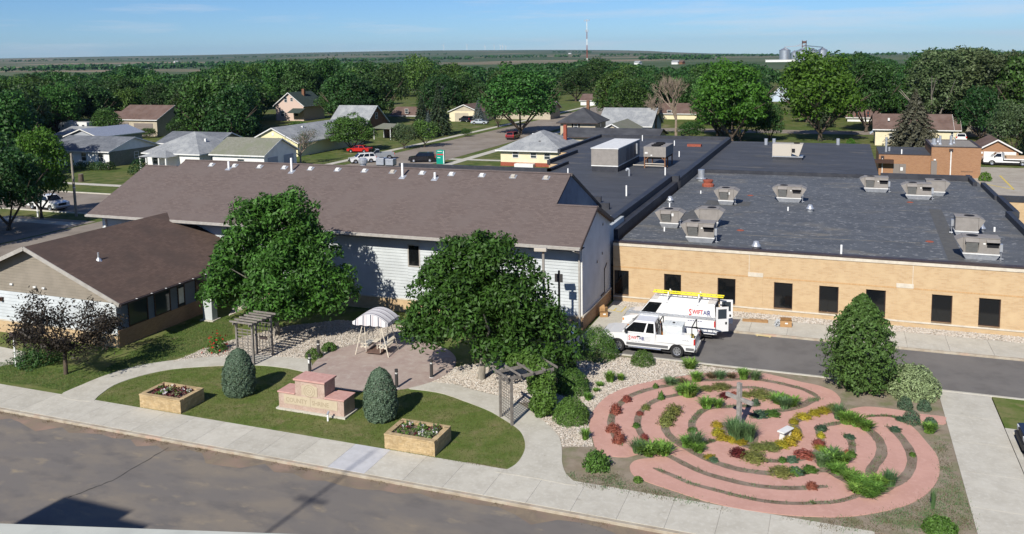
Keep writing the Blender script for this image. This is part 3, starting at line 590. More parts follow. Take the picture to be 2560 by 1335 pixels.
def on_roof(x, y, u, v, h): c = Vector((x, y-dy, rz(y)+o)); return c+Vector((1, 0, 0))*u+t_*v+n_*h
for i, x in enumerate((-51.02, -48.57, -45.97, -43.48, -40.9, -38.31, -35.78, -33.23, -30.6, -28.07, -25.51, -22.96, -20.34)):
    y = 59.97
    def sq(b, w, h0, h1, k=1.): b.hexa([on_roof(x, y, a*w, c*w*.9, h0) for a, c in ((-1,-1),(1,-1),(1,1),(-1,1))], [on_roof(x, y, a*w*k, c*w*.9*k, h1) for a, c in ((-1,-1),(1,-1),(1,1),(-1,1))])
    f = part('skylight', M_galv, RF, lambda b: sq(b, .27, -.02, .03))
    part('skylight_dome', M_white if i not in (7, 11, 12) else M_unit2, f, lambda b: sq(b, .17, .03, .15, .85))
for x, y, h, r in ((-48.92, 59.6, .62, .09), (-42.45, 59.5, 1.15, .09), (-32.05, 59.4, 1.1, .09), (-29.21, 59.35, .5, .09)):
    f = part('vent_pipe', M_pvc, RF, lambda b: b.tube((x, y-dy, rz(y)+o-.1), (x, y-dy, rz(y)+o+h), r, n=12))
    part('pipe_boot', M_galv, f, lambda b: b.hexa([on_roof(x, y, a*.25, c*.28, .0) for a, c in ((-1,-1),(1,-1),(1,1),(-1,1))], [on_roof(x, y, a*.14, c*.15, .06) for a, c in ((-1,-1),(1,-1),(1,1),(-1,1))]))

# ---------------------------------------------------------------- gabled annex
AX = thing('gabled_annex', 'brown-roofed annex with wide taupe gable over a white wall', 'building', (-50.3, 41.3, -.15))
RX, RZ, EX, EZ, AY = 0, 6.35+Z, 7.95, 3.2+Z, -.75
asl = (RZ-EZ)/EX
def side_roof(s):
    def fn(b):
        t = .16
        a = [(0, AY, RZ), (s*EX, AY, EZ), (s*EX, 13.2, EZ), (0, 13.2, RZ)]
        b.add(a+[(x, y, z-t) for x, y, z in a], [(0, 1, 2, 3) if s < 0 else (3, 2, 1, 0), (4, 5, 6, 7), (0, 4, 5, 1), (1, 5, 6, 2), (2, 6, 7, 3)])
    return fn
r1 = part('roof', M_shing2, AX, lambda b: (side_roof(1)(b), side_roof(-1)(b)))
part('rake_board', M_gut, AX, lambda b: (b.bar((0, AY-.03, RZ-.1), (EX, AY-.03, EZ-.1), .05, .26), b.bar((0, AY-.03, RZ-.1), (-EX, AY-.03, EZ-.1), .05, .26)))
WX_ = 6.9
def tan_gable(b):
    p = .2; z = 2.95+Z
    while z < RZ-.25:
        w = lambda q: min(WX_, (RZ-.17-q)/asl)
        b.add([(-w(z), -.05, z), (w(z), -.05, z), (w(z+p), -.02, z+p), (-w(z+p), -.02, z+p)], [(0, 1, 2, 3)]); b.add([(-w(z), -.02, z), (w(z), -.02, z), (w(z), -.05, z), (-w(z), -.05, z)], [(0, 1, 2, 3)])
        z += p
part('gable', M_tansid, AX, tan_gable)
part('siding', M_side, AX, lambda b: lap(b, -WX_, WX_, .9+Z, 2.94+Z, -.01))
part('wall', M_side, AX, lambda b: b.box(-WX_, WX_, 0, 13, 0, 3.1+Z))
part('brick_base', M_brick, AX, lambda b: b.box(-WX_-.05, WX_+.05, -.09, -.002, 0, .82+Z))
part('base_ledge', M_stonecap, AX, lambda b: b.box(-WX_-.07, WX_+.07, -.12, -.002, .825+Z, .9+Z))
part('brick_base', M_brick_shade, AX, lambda b: b.box(WX_, WX_+.08, .0, 13, 0, 1.1+Z))
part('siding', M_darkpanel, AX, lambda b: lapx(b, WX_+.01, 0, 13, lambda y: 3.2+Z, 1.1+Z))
for y0, y1, m in ((.9, 2.6, M_glassb), (3.2, 4.7, M_glassb), (5.4, 6.1, M_glassb), (7.2, 8.6, M_glassb)):
    f = part('window', M_frame, AX, lambda b: (b.box(WX_+.02, WX_+.09, y0, y0+.07, 1.25, 2.95), b.box(WX_+.02, WX_+.09, y1-.07, y1, 1.25, 2.95), b.box(WX_+.02, WX_+.09, y0+.07, y1-.07, 2.88, 2.95), b.box(WX_+.02, WX_+.09, y0+.07, y1-.07, 1.25, 1.32)))
    boxp('pane', m, f, WX_+.03, WX_+.055, y0+.07, y1-.07, 1.32, 2.88)
    if y0 > 5 and y0 < 6: boxp('blind', M_white, f, WX_+.056, WX_+.062, y0+.1, y1-.1, 1.5, 2.6)
part('gutter', M_flash, AX, lambda b: b.box(EX+.01, EX+.14, AY, 13.2, EZ-.16, EZ-.03))
for i in range(9): boxp('gutter_clip', M_white, AX, EX+.0, EX+.15, .6+i*1.3, .66+i*1.3, EZ-.028, EZ-.01)
for px, py in ((30, 710), (88, 717), (110, 720)):
    p = GY(px, py, 41.25); boxp('wall_vent', M_white, AX, p.x+50.3-.12, p.x+50.3+.12, -.14, -.05, p.z+Z-.06, p.z+Z+.06)
p = GY(5, 749, 41.2); part('wall_lamp', M_frame, AX, lambda b: (b.box(p.x+50.3-.1, p.x+50.3+.1, -.2, -.02, p.z-.1+Z, p.z+.18+Z), b.box(p.x+50.3-.2, p.x+50.3+.02, -.3, -.2, p.z+.08+Z, p.z+.14+Z)))
x = 3.3; zz = RZ-asl*x
f = part('vent_pipe', M_galv, r1, lambda b: (b.tube((x, 2.2, zz-.1), (x, 2.2, zz+.5), .06, n=8), b.lathe([(.28, -.12), (.06, .16)], (x, 2.2, zz), 8)))
# ---------------------------------------------------------------- rooftop machines
def rtu(px, py, rz_, label, w=2.1, d=1.25, h=1.1, z=4.47, hood=True, back=False):
    p = G(px, py, z); t = thing('rooftop_unit', label, 'air conditioner', (p.x, p.y+.6, z), rz_, 'packaged units on the flat roof')
    cz = .36
    part('curb', M_galv, t, lambda b: b.hexa([(-w*.40, -d*.42, 0), (w*.40, -d*.42, 0), (w*.40, d*.42, 0), (-w*.40, d*.42, 0)], [(-w*.5, -d*.5, cz), (w*.5, -d*.5, cz), (w*.5, d*.5, cz), (-w*.5, d*.5, cz)]))
    part('base_rail', M_white, t, lambda b: b.box(-w*.5, w*.5, -d*.52, d*.52, cz+.002, cz+.08))
    part('cabinet', M_unit, t, lambda b: b.box(-w*.5+.03, w*.5-.03, -d*.5, d*.5, cz+.082, cz+h), bevel=.02)
    part('lid', M_unit, t, lambda b: b.box(-w*.5, w*.5, -d*.53, d*.53, cz+h+.002, cz+h+.05))
    part('fan', M_black, t, lambda b: b.lathe([(0, .03), (.33, .03), (.36, .02), (.36, 0)], (-w*.5+.6, 0, cz+h+.053), 18))
    part('coil_hood', M_unit, t, lambda b: b.add([(-w*.5+.02, -d*.5, cz+.2), (-w*.5+.02, d*.5, cz+.2), (-w*.5+.02, d*.5, cz+h+.03), (-w*.5+.02, -d*.5, cz+h+.03), (-w*.5-.42, -d*.5, cz+h-.18), (-w*.5-.42, d*.5, cz+h-.18)], [(0, 1, 5, 4), (3, 4, 5, 2), (0, 4, 3), (1, 2, 5)]))
    if back:
        part('coil_hood', M_unit, t, lambda b: b.add([(w*.5-.02, -d*.5, cz+.2), (w*.5-.02, d*.5, cz+.2), (w*.5-.02, d*.5, cz+h+.03), (w*.5-.02, -d*.5, cz+h+.03), (w*.5+.42, -d*.5, cz+h-.18), (w*.5+.42, d*.5, cz+h-.18)], [(4, 5, 1, 0), (2, 5, 4, 3), (3, 4, 0), (5, 2, 1)]))
    part('hail_guard', M_unit, t, lambda b: (b.add([(-w*.5+.12, -d*.5, cz+h), (-w*.5+.92, -d*.5, cz+h), (-w*.5+.92, -d*.5-.32, cz+h-.22), (-w*.5+.12, -d*.5-.32, cz+h-.22)], [(0, 3, 2, 1)]),
        b.add([(-w*.5+.12, -d*.5, cz+h), (-w*.5+.12, -d*.5-.32, cz+h-.22), (-w*.5+.12, -d*.5, cz+.15)], [(0, 1, 2)]), b.add([(-w*.5+.92, -d*.5, cz+h), (-w*.5+.92, -d*.5, cz+.15), (-w*.5+.92, -d*.5-.32, cz+h-.22)], [(0, 1, 2)])))
    part('grille', mat_grille, t, lambda b: b.add([(-w*.5+.16, -d*.5-.28, cz+h-.26), (-w*.5+.88, -d*.5-.28, cz+h-.26), (-w*.5+.88, -d*.5-.03, cz+.17), (-w*.5+.16, -d*.5-.03, cz+.17)], [(3, 2, 1, 0)]))
    if hood:
        part('intake_hood', M_unit, t, lambda b: b.add([(w*.5-.82, -d*.5, cz+h-.02), (w*.5-.04, -d*.5, cz+h-.02), (w*.5-.04, -d*.5-.3, cz+h-.2), (w*.5-.82, -d*.5-.3, cz+h-.2), (w*.5-.82, -d*.5, cz+h-.45), (w*.5-.04, -d*.5, cz+h-.45)], [(0, 3, 2, 1), (0, 4, 3), (1, 2, 5)]))
        boxp('intake', M_black, t, w*.5-.78, w*.5-.08, -d*.5-.012, -d*.5-.002, cz+.5, cz+h-.16)
    else:
        boxp('nameplate', M_white, t, w*.05, w*.05+.28, -d*.5-.012, -d*.5-.002, cz+.62, cz+.85)
    f = part('disconnect', M_galv, t, lambda b: (b.box(w*.5-.02, w*.5+.16, -d*.45, -d*.2, cz+.25, cz+.75), b.tube((w*.5+.1, -d*.3, cz+.25), (w*.5+.1, -d*.3, 0), .03, n=6), b.tube((w*.5+.25, -d*.3, .1), (w*.5+.02, -d*.3, .1), .04, n=6)))
    boxp('sticker', M_white, t, w*.5-1.0, w*.5-.86, -d*.5-.01, -d*.5-.002, cz+.7, cz+.8)
    return t
mat_grille = mat('coil_grille', (.12, .12, .115), (.19, .19, .18), sc=60, rough=.6, stretch=(.05, 1, 1))
rtu(1673, 570, 0, 'taupe rooftop unit nearest the shingled hall gable, grille facing front', w=1.5, d=1.3, h=1.05, hood=False, back=True)
rtu(1772, 568, R(180), 'taupe rooftop unit with white stickers right behind another unit', w=1.5, d=1.3, hood=False, back=True)
rtu(1750, 607, 0, 'taupe rooftop unit on white curb at the roof edge behind the white van', w=2.1)
rtu(1815, 512, 0, 'taupe rooftop unit standing alone near the red exhaust fan', w=1.4, d=1.5, hood=False, back=True)
rtu(1972, 506, R(0), 'taupe rooftop unit at the middle of the flat roof', w=2.2, hood=True, back=True)
rtu(2190, 481, 0, 'taupe rooftop unit in front of the roof step, farthest back of the intake-hood units', w=2.2)
rtu(2296, 499, 0, 'taupe rooftop unit in front of a second unit near the brown brick plant', w=2.2)
rtu(2338, 490, R(180), 'taupe rooftop unit half hidden behind its neighbour near the brown brick plant', w=1.7, hood=False)
rtu(2416, 592, R(180), 'taupe rooftop unit with round vent beside it, behind the corner unit', w=1.6, hood=False)
rtu(2452, 650, 0, 'taupe rooftop unit on white curb at the roof edge nearest the right corner', w=2.2)
# big air handler
p = G(1478, 428, 4.66)
t = thing('air_handler', 'large taupe box air handler with flat white lid on the black roof', 'air conditioner', (p.x, p.y, 4.66))
wd, dp = 3.25, 11.5
boxp('curb', M_parapet, t, .05, wd-.05, .05, dp-.05, 0, .62)
boxp('rail', M_white, t, 0, wd, 0, dp, .622, .74)
boxp('cabinet', M_unit, t, .0, wd, .0, dp, .742, 2.68, bevel=.03)
boxp('lid', M_white, t, -.05, wd+.05, -.05, dp+.05, 2.685, 2.78)
for y in (4.2, 6.4, 8.2): boxp('access_door', M_unit2 if y == 9 else M_taupe_door, t, wd+.002, wd+.03, y, y+1.1, .9, 2.4)
part('flue', M_galv, t, lambda b: b.tube((wd+.25, 8.7, 1.2), (wd+.25, 8.7, 2.5), .13, n=10))
# condenser on a timber stand
p = G(1610, 420, 4.66)
t = thing('condenser', 'taupe condenser raised on a rusty open stand beside the air handler', 'air conditioner', (p.x, p.y, 4.66))
for x in (.0, 2.45):
    for y in (.0, 1.6, 4.6): boxp('leg', M_wood, t, x, x+.14, y, y+.14, 0, 1.35)
for y in (.0, 1.6): part('brace', M_wood, t, lambda b: (b.bar((.14, y+.07, 1.0), (.5, y+.07, 1.34), .08, .1), b.bar((2.45, y+.07, 1.0), (2.1, y+.07, 1.34), .08, .1)))
for z in (.25, .5): boxp('rail', M_unit2, t, .14, 2.45, .03, .11, z, z+.1)
boxp('cabinet', M_unit, t, -.05, 2.64, -.05, 4.8, 1.36, 2.6, bevel=.02)
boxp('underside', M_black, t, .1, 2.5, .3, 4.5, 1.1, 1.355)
for y in (.8, 2.2, 3.6): part('fan', M_black, t, lambda b: b.lathe([(.55, 0), (.6, .16), (.5, .18), (.5, .05), (0, .05)], (1.3, y, 2.605), 16))
boxp('sticker', M_white, t, .1, .45, -.06, -.052, 1.75, 1.95); boxp('sticker', M_white, t, .8, 1.0, -.06, -.052, 1.5, 1.65)
part('pipe_run', M_unit2, t, lambda b: b.tube((-1.4, .3, .3), (-.05, .3, .3), .06, n=8))
p = G(1930, 398, 4.84)
t = thing('air_handler', 'pale beige rooftop unit with slanted hood on the rear flat roof', 'air conditioner', (p.x, p.y, 4.84))
boxp('curb', M_parapet, t, .1, 3.6, .1, 1.9, 0, .3)
boxp('rail', M_galv, t, .0, 3.7, .0, 2.0, .302, .42)
boxp('cabinet', M_unit2, t, .02, 2.3, .02, 1.98, .425, 1.95, bevel=.02)
part('slanted_hood', M_unit2, t, lambda b: b.hexa([(2.305, .02, .8), (3.2, .02, .425), (3.2, 1.98, .425), (2.305, 1.98, .8)], [(2.305, .02, 1.95), (3.68, .02, 1.95), (3.68, 1.98, 1.95), (2.305, 1.98, 1.95)]))
boxp('louvre', M_black, t, 2.35, 2.75, .0, .015, .9, 1.4)
part('fan', M_black, t, lambda b: b.lathe([(.35, 0), (.38, .12), (.3, .12), (.3, .05), (0, .05)], (2.9, 1, 1.953), 14))
for dx, dz, nm in ((0, 0, 'grey condenser box at the far edge of the black roof'), (1.35, -.1, 'low grey condenser box beside another at the far roof edge')):
    p = G(940, 414, 4.66); t = thing('roof_condenser', nm, 'air conditioner', (p.x+dx, p.y, 4.67), 0, 'small condensers at the far roof edge')
    boxp('cabinet', M_galv, t, 0, 1.1, 0, 1.0, .08, 1.0+dz, bevel=.03); boxp('foot', M_black, t, .05, 1.05, .05, .95, 0, .078)
    part('fan', M_black, t, lambda b: b.lathe([(0, .03), (.3, .03), (.34, 0)], (.55, .5, 1.003+dz), 12))
p = G(908, 414, 4.66); t = thing('roof_ventilator', 'round shiny roof ventilator beside the parked white pickup view', 'ventilator', (p.x, p.y, 4.67))
part('drum', M_galv, t, lambda b: b.lathe([(.42, 0), (.42, .25), (.6, .3), (.62, .75), (.3, 1.0), (0, 1.02)], (0, 0, 0), 16))

# ---------------------------------------------------------------- houses
def add_window(t, side, u, z, w, h, hw, hd, fr=None, gl=None):
    fr = fr or M_white; gl = gl or M_glassb
    def bx(b, a0, a1, d0, d1, z0, z1):
        if side == 'S': b.box(a0, a1, -hd-d1, -hd-d0, z0, z1)
        elif side == 'E': b.box(hw+d0, hw+d1, a0, a1, z0, z1)
        elif side == 'W': b.box(-hw-d1, -hw-d0, a0, a1, z0, z1)
    f = part('window', fr, t, lambda b: (bx(b, u-w/2-.08, u-w/2, .002, .07, z-.08, z+h+.08), bx(b, u+w/2, u+w/2+.08, .002, .07, z-.08, z+h+.08), bx(b, u-w/2, u+w/2, .002, .07, z+h, z+h+.08), bx(b, u-w/2, u+w/2, .002, .09, z-.08, z), bx(b, u-w/2, u+w/2, .035, .06, z+h/2-.03, z+h/2+.03)))
    part('pane', gl, f, lambda b: bx(b, u-w/2, u+w/2, .003, .03, z, z+h)); return f
def add_door(t, side, u, w, h, m, hw, hd, panels=0, z=.0, name='door'):
    def bx(b, a0, a1, d0, d1, z0, z1):
        if side == 'S': b.box(a0, a1, -hd-d1, -hd-d0, z0, z1)
        elif side == 'E': b.box(hw+d0, hw+d1, a0, a1, z0, z1)
        elif side == 'W': b.box(-hw-d1, -hw-d0, a0, a1, z0, z1)
    d = part(name, m, t, lambda b: bx(b, u-w/2, u+w/2, .002, .05, z, z+h))
    if panels:
        for k in range(panels): part('panel', m, d, lambda b: bx(b, u-w/2+.06, u+w/2-.06, .051, .075, z+k*h/panels+.05, z+(k+1)*h/panels-.05))
    return d
FOOT = []
def house(name, label, x0, x1, y0, y1, eave, rise, axis, wall, roofm, oh=.45, hip=False, wins=(), doors=(), cat='house', trim=None, base=None, group=None, zb=-.15):
    cx, cy, hw, hd = (x0+x1)/2, (y0+y1)/2, (x1-x0)/2, (y1-y0)/2
    t = thing(name, label, cat, (cx, cy, zb), 0, group); e = eave; r = eave+rise; FOOT.append((x0, x1, y0, y1))
    if hip:
        part('wall', wall, t, lambda b: b.box(-hw, hw, -hd, hd, 0, e))
        a, c = hw+oh, hd+oh; m = min(a, c)*.98; k = rise/m; e2 = e-oh*k
        def fn(b):
            rx, ry = (a-m, 0) if a >= c else (0, c-m)
            b.add([(-a, -c, e2), (a, -c, e2), (a, c, e2), (-a, c, e2), (-rx, -ry, r), (rx, ry, r)] if a >= c else [(-a, -c, e2), (a, -c, e2), (a, c, e2), (-a, c, e2), (0, -ry, r), (0, ry, r)],
                  [(0, 1, 5, 4), (2, 3, 4, 5), (1, 2, 5), (3, 0, 4)] if a >= c else [(0, 1, 4), (1, 2, 5, 4), (2, 3, 5), (3, 0, 4, 5)])
            b.box(-a, a, -c, c, e2-.12, e2-.004)
        rf = part('roof', roofm, t, fn)
        part('fascia', trim or M_white, t, lambda b: (b.box(-a-.03, a+.03, -c-.03, -c-.002, e2-.2, e2+.0), b.box(a+.002, a+.03, -c, c, e2-.2, e2+.0), b.box(-a-.03, -a-.002, -c, c, e2-.2, e2+.0)))
    elif axis == 'x':
        k = rise/hd; zz = e-oh*k
        part('wall', wall, t, lambda b: (b.box(-hw, hw, -hd, hd, 0, e), b.add([(hw, -hd, e), (hw, hd, e), (hw, 0, r-.02), (-hw, -hd, e), (-hw, hd, e), (-hw, 0, r-.02)], [(0, 1, 2), (5, 4, 3)])))
        def fn(b):
            for s in (-1, 1):
                q = [(-hw-oh, s*(hd+oh), zz), (hw+oh, s*(hd+oh), zz), (hw+oh, 0, r), (-hw-oh, 0, r)]
                b.hexa([(x, y, z-.02) for x, y, z in q], [(x, y, z+.12) for x, y, z in q]) if s < 0 else b.hexa([(q[i][0], q[i][1], q[i][2]-.02) for i in (3, 2, 1, 0)], [(q[i][0], q[i][1], q[i][2]+.12) for i in (3, 2, 1, 0)])
        rf = part('roof', roofm, t, fn)
        part('fascia', trim or M_white, t, lambda b: (b.box(-hw-oh, hw+oh, -hd-oh-.04, -hd-oh-.002, zz-.1, zz+.1), b.bar((hw+oh+.02, -hd-oh, zz+.02), (hw+oh+.02, 0, r+.02), .04, .2), b.bar((hw+oh+.02, hd+oh, zz+.02), (hw+oh+.02, 0, r+.02), .04, .2)))
    else:
        k = rise/hw; zz = e-oh*k
        part('wall', wall, t, lambda b: (b.box(-hw, hw, -hd, hd, 0, e), b.add([(-hw, -hd, e), (hw, -hd, e), (0, -hd, r-.02), (-hw, hd, e), (hw, hd, e), (0, hd, r-.02)], [(0, 1, 2), (5, 4, 3)])))
        def fn(b):
            for s in (-1, 1):
                q = [(s*(hw+oh), -hd-oh, zz), (s*(hw+oh), hd+oh, zz), (0, hd+oh, r), (0, -hd-oh, r)]
                if s < 0: q = [q[3], q[2], q[1], q[0]]
                b.hexa([(x, y, z-.02) for x, y, z in q], [(x, y, z+.12) for x, y, z in q])
        rf = part('roof', roofm, t, fn)
        part('fascia', trim or M_white, t, lambda b: (b.bar((-hw-oh, -hd-oh-.03, zz+.02), (0, -hd-oh-.03, r+.02), .04, .2), b.bar((hw+oh, -hd-oh-.03, zz+.02), (0, -hd-oh-.03, r+.02), .04, .2), b.box(hw+oh+.002, hw+oh+.04, -hd-oh, hd+oh, zz-.1, zz+.1)))
    if base: part('foundation', base, t, lambda b: b.box(-hw-.03, hw+.03, -hd-.03, hd+.03, 0, .65))
    for w in wins: add_window(t, *w[:5], hw, hd, *(w[5:]))
    for d in doors: add_door(t, *d[:5], hw, hd, *(d[5:]))
    return t, rf
def chimney(rf, x, y, z0, z1, w=.6, m=None):
    c = part('chimney', m or M_redbrick, rf, lambda b: b.box(x-w/2, x+w/2, y-w/2, y+w/2, z0, z1))
def roofvent(rf, x, y, z, m=None): part('roof_vent', m or M_white, rf, lambda b: b.box(x-.18, x+.18, y-.18, y+.18, z-.3, z+.25))

t, rf = house('ranch_house', 'white ranch house with slate-grey gable roof behind a hedge', -135, -120.1, 115, 126.5, 2.85, 1.9, 'x', M_wsid, M_sh_blue, wins=[('S', 5.6, 1.0, 1.1, 1.4), ('S', 1.6, 1.0, 1.1, 1.4), ('E', .5, 1.0, .9, 1.1)], doors=[('S', -1.6, .95, 2.05, M_greydoor)])
part('side_panel', M_sh_olive, t, lambda b: b.box(7.46, 7.49, -5.7, 5.7, 0, 2.7))
part('porch_gable', M_wsid, t, lambda b: b.ext([(-7.4, 2.4), (-3.4, 2.4), (-3.4, 2.7), (-5.4, 4.0), (-7.4, 2.7)], -6.6, -5.8))
part('porch_roof', M_sh_blue, t, lambda b: (b.hexa([(-5.4, -6.8, 4.0), (-3.1, -6.8, 2.6), (-3.1, -2, 2.6), (-5.4, -2, 4.0)], [(-5.4, -6.8, 4.12), (-3.1, -6.8, 2.72), (-3.1, -2, 2.72), (-5.4, -2, 4.12)]), b.hexa([(-7.7, -6.8, 2.6), (-5.4, -6.8, 4.0), (-5.4, -2, 4.0), (-7.7, -2, 2.6)], [(-7.7, -6.8, 2.72), (-5.4, -6.8, 4.12), (-5.4, -2, 4.12), (-7.7, -2, 2.72)])))
house('rear_cottage', 'low slate-roofed house behind the white ranch house', -124, -110.5, 131, 140, 2.7, 1.7, 'x', M_sh_olive, M_sh_blue)
t, rf = house('hip_house', 'white house with grey pyramid roof and small front porch', -112.9, -101.2, 116, 127.7, 2.95, 3.0, 'x', M_wsid, M_sh_grey, hip=True, wins=[('E', -2.5, .8, .9, 1.3), ('E', 2.3, .8, .9, 1.3), ('S', -3.6, .8, 1.0, 1.3)])
roofvent(rf, 3.2, -1.0, 4.6)
part('porch_roof', M_sh_grey, t, lambda b: b.add([(-4.5, -9, 2.35), (1.6, -9, 2.35), (1.6, -5.8, 2.35), (-4.5, -5.8, 2.35), (-2.0, -6.4, 3.3), (-.8, -6.4, 3.3)], [(0, 1, 5, 4), (1, 2, 5), (3, 0, 4), (2, 3, 4, 5), (3, 2, 1, 0)]))
for x in (-4.2, -2.9, -.2, 1.3): boxp('porch_post', M_white, t, x-.12, x+.12, -8.8, -8.56, 0, 2.34)
boxp('porch_deck', M_conc, t, -4.4, 1.5, -8.9, -5.9, 0, .3)
t, rf = house('double_garage', 'white double garage with mossy grey roof and two grey doors', -98.6, -88.2, 116.2, 125.2, 2.95, 2.2, 'x', M_wsid, M_sh_olive, wins=[('S', .6, 1.4, 1.3, .7)], doors=[('E', -2.2, 2.7, 2.3, M_greydoor, 4), ('E', 2.2, 2.7, 2.3, M_greydoor, 4)], cat='garage')
p = G(683, 353, 2.7); t, rf = house('yellow_house', 'pale yellow gable-fronted house with light grey roof behind the garage', p.x-5.5, p.x+5.5, p.y, p.y+24, 2.75, 2.6, 'y', M_yellow, M_sh_grey)
boxp('gable_vent', M_white, t, -.25, .25, -12.06, -12.005, 3.9, 4.5)
roofvent(rf, 1.2, -4, 4.9); roofvent(rf, 1.2, 5, 4.9)
t, rf = house('brown_garage', 'tan garage with dark brown roof and two tall taupe doors', -170, -156.3, 165, 177, 4.25, 3.0, 'x', M_tan, M_sh_brn, doors=[('S', -4.2, 4.4, 3.4, M_taupe_door, 4), ('S', 2.6, 6.0, 3.2, M_taupe_door, 4)], cat='garage')
boxp('ramp_wall', M_taupe_door, t, -1.2, 2.4, -8.0, -7.7, 0, .9)
house('brown_roof_house', 'small house with dark brown roof between the trees behind the camper', -187, -172, 178, 187, 2.7, 2.0, 'x', M_tan, M_sh_brn)
p = G(205, 338, 3.0); t, rf = house('metal_shed', 'open shed with shiny corrugated metal roof beside the camper', p.x-4.5, p.x+4.5, p.y, p.y+12, 2.9, 1.5, 'y', M_greydoor, M_galv, cat='shed')
house('grey_roof_shed', 'low grey-roofed shed in front of the metal shed', -163, -150, 142, 151, 2.6, 1.3, 'x', M_wsid, M_sh_grey, cat='shed')
p = GY(722, 232, 216); t, rf = house('green_roof_house', 'old house with dark green roof, pinkish gable and brick chimney', p.x-4.9, p.x+4.9, 216, 227, p.z-3.6+.15, 3.6, 'y', M_pinksid, M_sh_green, oh=.6, wins=[('S', -1.2, p.z-2.6, .9, 1.4, M_white, M_glassb), ('S', .9, p.z-2.3, .8, .9, M_white, M_glassb), ('S', -2.5, 1.4, 1.2, 1.6), ('S', 2.4, 1.4, 1.2, 1.6)])
chimney(rf, 1.4, 0, p.z-1.6, p.z+1.1, .8, M_wood)
part('porch_roof', M_sh_green, t, lambda b: b.hexa([(1.2, -8.4, 2.5), (5.6, -8.4, 2.5), (5.6, -5.5, 3.6), (1.2, -5.5, 3.6)], [(1.2, -8.4, 2.65), (5.6, -8.4, 2.65), (5.6, -5.5, 3.75), (1.2, -5.5, 3.75)]))
p0, p1 = GY(852, 264, 192), GY(940, 264, 192); t, rf = house('steep_roof_house', 'brown wooden house with steep light grey roof among the trees', p0.x, p1.x, 186.5, 197.5, p0.z-4.2+.15, 4.2, 'x', M_wood, M_sh_grey, wins=[('E', 0, 3.0, 1.0, 1.4)])
p = G(953, 321, 2.4); t = thing('carport', 'open carport with pale flat roof among dark shrubs', 'carport', (p.x, p.y, -.15))
part('roof', M_sh_olive, t, lambda b: b.hexa([(-2.2, 0, 2.5), (2.4, 0, 2.4), (2.4, 5, 3.1), (-2.2, 5, 3.2)], [(-2.2, 0, 2.62), (2.4, 0, 2.52), (2.4, 5, 3.22), (-2.2, 5, 3.32)]))
for x, y in ((-2, .2), (2.2, .2), (-2, 4.7), (2.2, 4.7)): boxp('post', M_white, t, x-.07, x+.07, y-.07, y+.07, 0, 2.42 if y < 1 else 3.0)
boxp('screen', M_wood, t, -2.0, 2.2, 4.72, 4.8, 0, 2.9)
p = GY(1160, 262, 222); t, rf = house('tan_gable_garage', 'cream garage with tan gable and panel door facing the driveway', p.x-4.6, p.x+4.6, 222, 232, p.z-1.9+.15, 1.9, 'y', M_cream, M_sh_brn, doors=[('S', -.8, 4.2, 2.5, M_tan, 4), ('S', 3.2, .95, 2.0, M_white)], cat='garage')
part('gable_panel', M_tan, t, lambda b: b.add([(-4.5, -5.03, p.z-1.75+.15), (4.5, -5.03, p.z-1.75+.15), (0, -5.03, p.z)], [(0, 1, 2)]))
house('brown_ranch_house', 'long low house with brown roof behind the cream garage', p.x+3, p.x+22, 233, 242, 3.0, 2.0, 'x', M_tan, M_sh_brn)
p = GY(1020, 272, 235); house('white_gable_cottage', 'small white gabled cottage half hidden behind dark spruces', p.x-6, p.x+3, 235, 244, p.z-1.9+.1, 2.2, 'x', M_wsid, M_sh_brn, wins=[('S', 1, 1.2, 1, 1.3)])
p = GY(1112, 210, 330); house('far_white_house', 'white gable peak far off among treetops', p.x-5, p.x+5, 330, 342, p.z-3.2, 3.2, 'x', M_wsid, M_sh_dark)
t, rf = house('cream_house', 'cream house with light grey hip roof and red brick chimney', -53.6, -43.0, 134.2, 146.5, 3.05, 2.5, 'x', M_cream, M_sh_grey, oh=.7, hip=True, base=M_redbrick, wins=[('S', -2.6, 1.5, .95, 1.0), ('S', .6, 1.5, .95, .8), ('S', 3.0, 1.35, .95, .95)])
chimney(rf, 3.6, 2.0, 3.6, 6.4, .55); roofvent(rf, -1.0, -1.6, 4.9); roofvent(rf, 1.0, -4.0, 3.9, M_black)
boxp('bulkhead', M_white, t, -2.4, .9, -7.4, -6.2, 0, .55)
p0, p1 = GY(1401, 301, 172), GY(1488, 302, 172); t, rf = house('foursquare_house', 'tan two-storey house with black hip roof and shuttered window', p0.x, p1.x, 172, 180.5, p0.z+.15, 2.5, 'x', M_tan, M_sh_dark, oh=.7, hip=True, trim=M_flash, wins=[('S', -.4, p0.z-1.75, .75, 1.35), ('E', 0, p0.z-1.75, .8, 1.3)])
for u in (-1.1, .3): boxp('shutter', M_black, t, u-.16, u+.16, -4.32, -4.253, p0.z-1.85, p0.z-.3)
chimney(rf, .6, 1.6, p0.z+1.4, p0.z+4.0, .6, M_wood)
p0 = G(1405, 341, 2.4); t, rf = house('charcoal_roof_house', 'low house with broad charcoal roof in front of the tan two-storey', p0.x, p0.x+18.5, p0.y+.5, p0.y+10, 2.5, 1.3, 'x', M_tan, M_sh_dark, trim=M_flash)
p0, p1 = GY(1515, 270, 192), GY(1640, 272, 192); t, rf = house('blue_house', 'pale blue house with large light grey gable roof', p0.x, p1.x, 186, 198, p0.z-3.4+.15, 3.4, 'x', M_bluesid, M_sh_grey, wins=[('S', -4.6, 1.1, .8, 1.2)], doors=[('S', -1.6, 4.2, 2.4, M_bluesid, 4)])
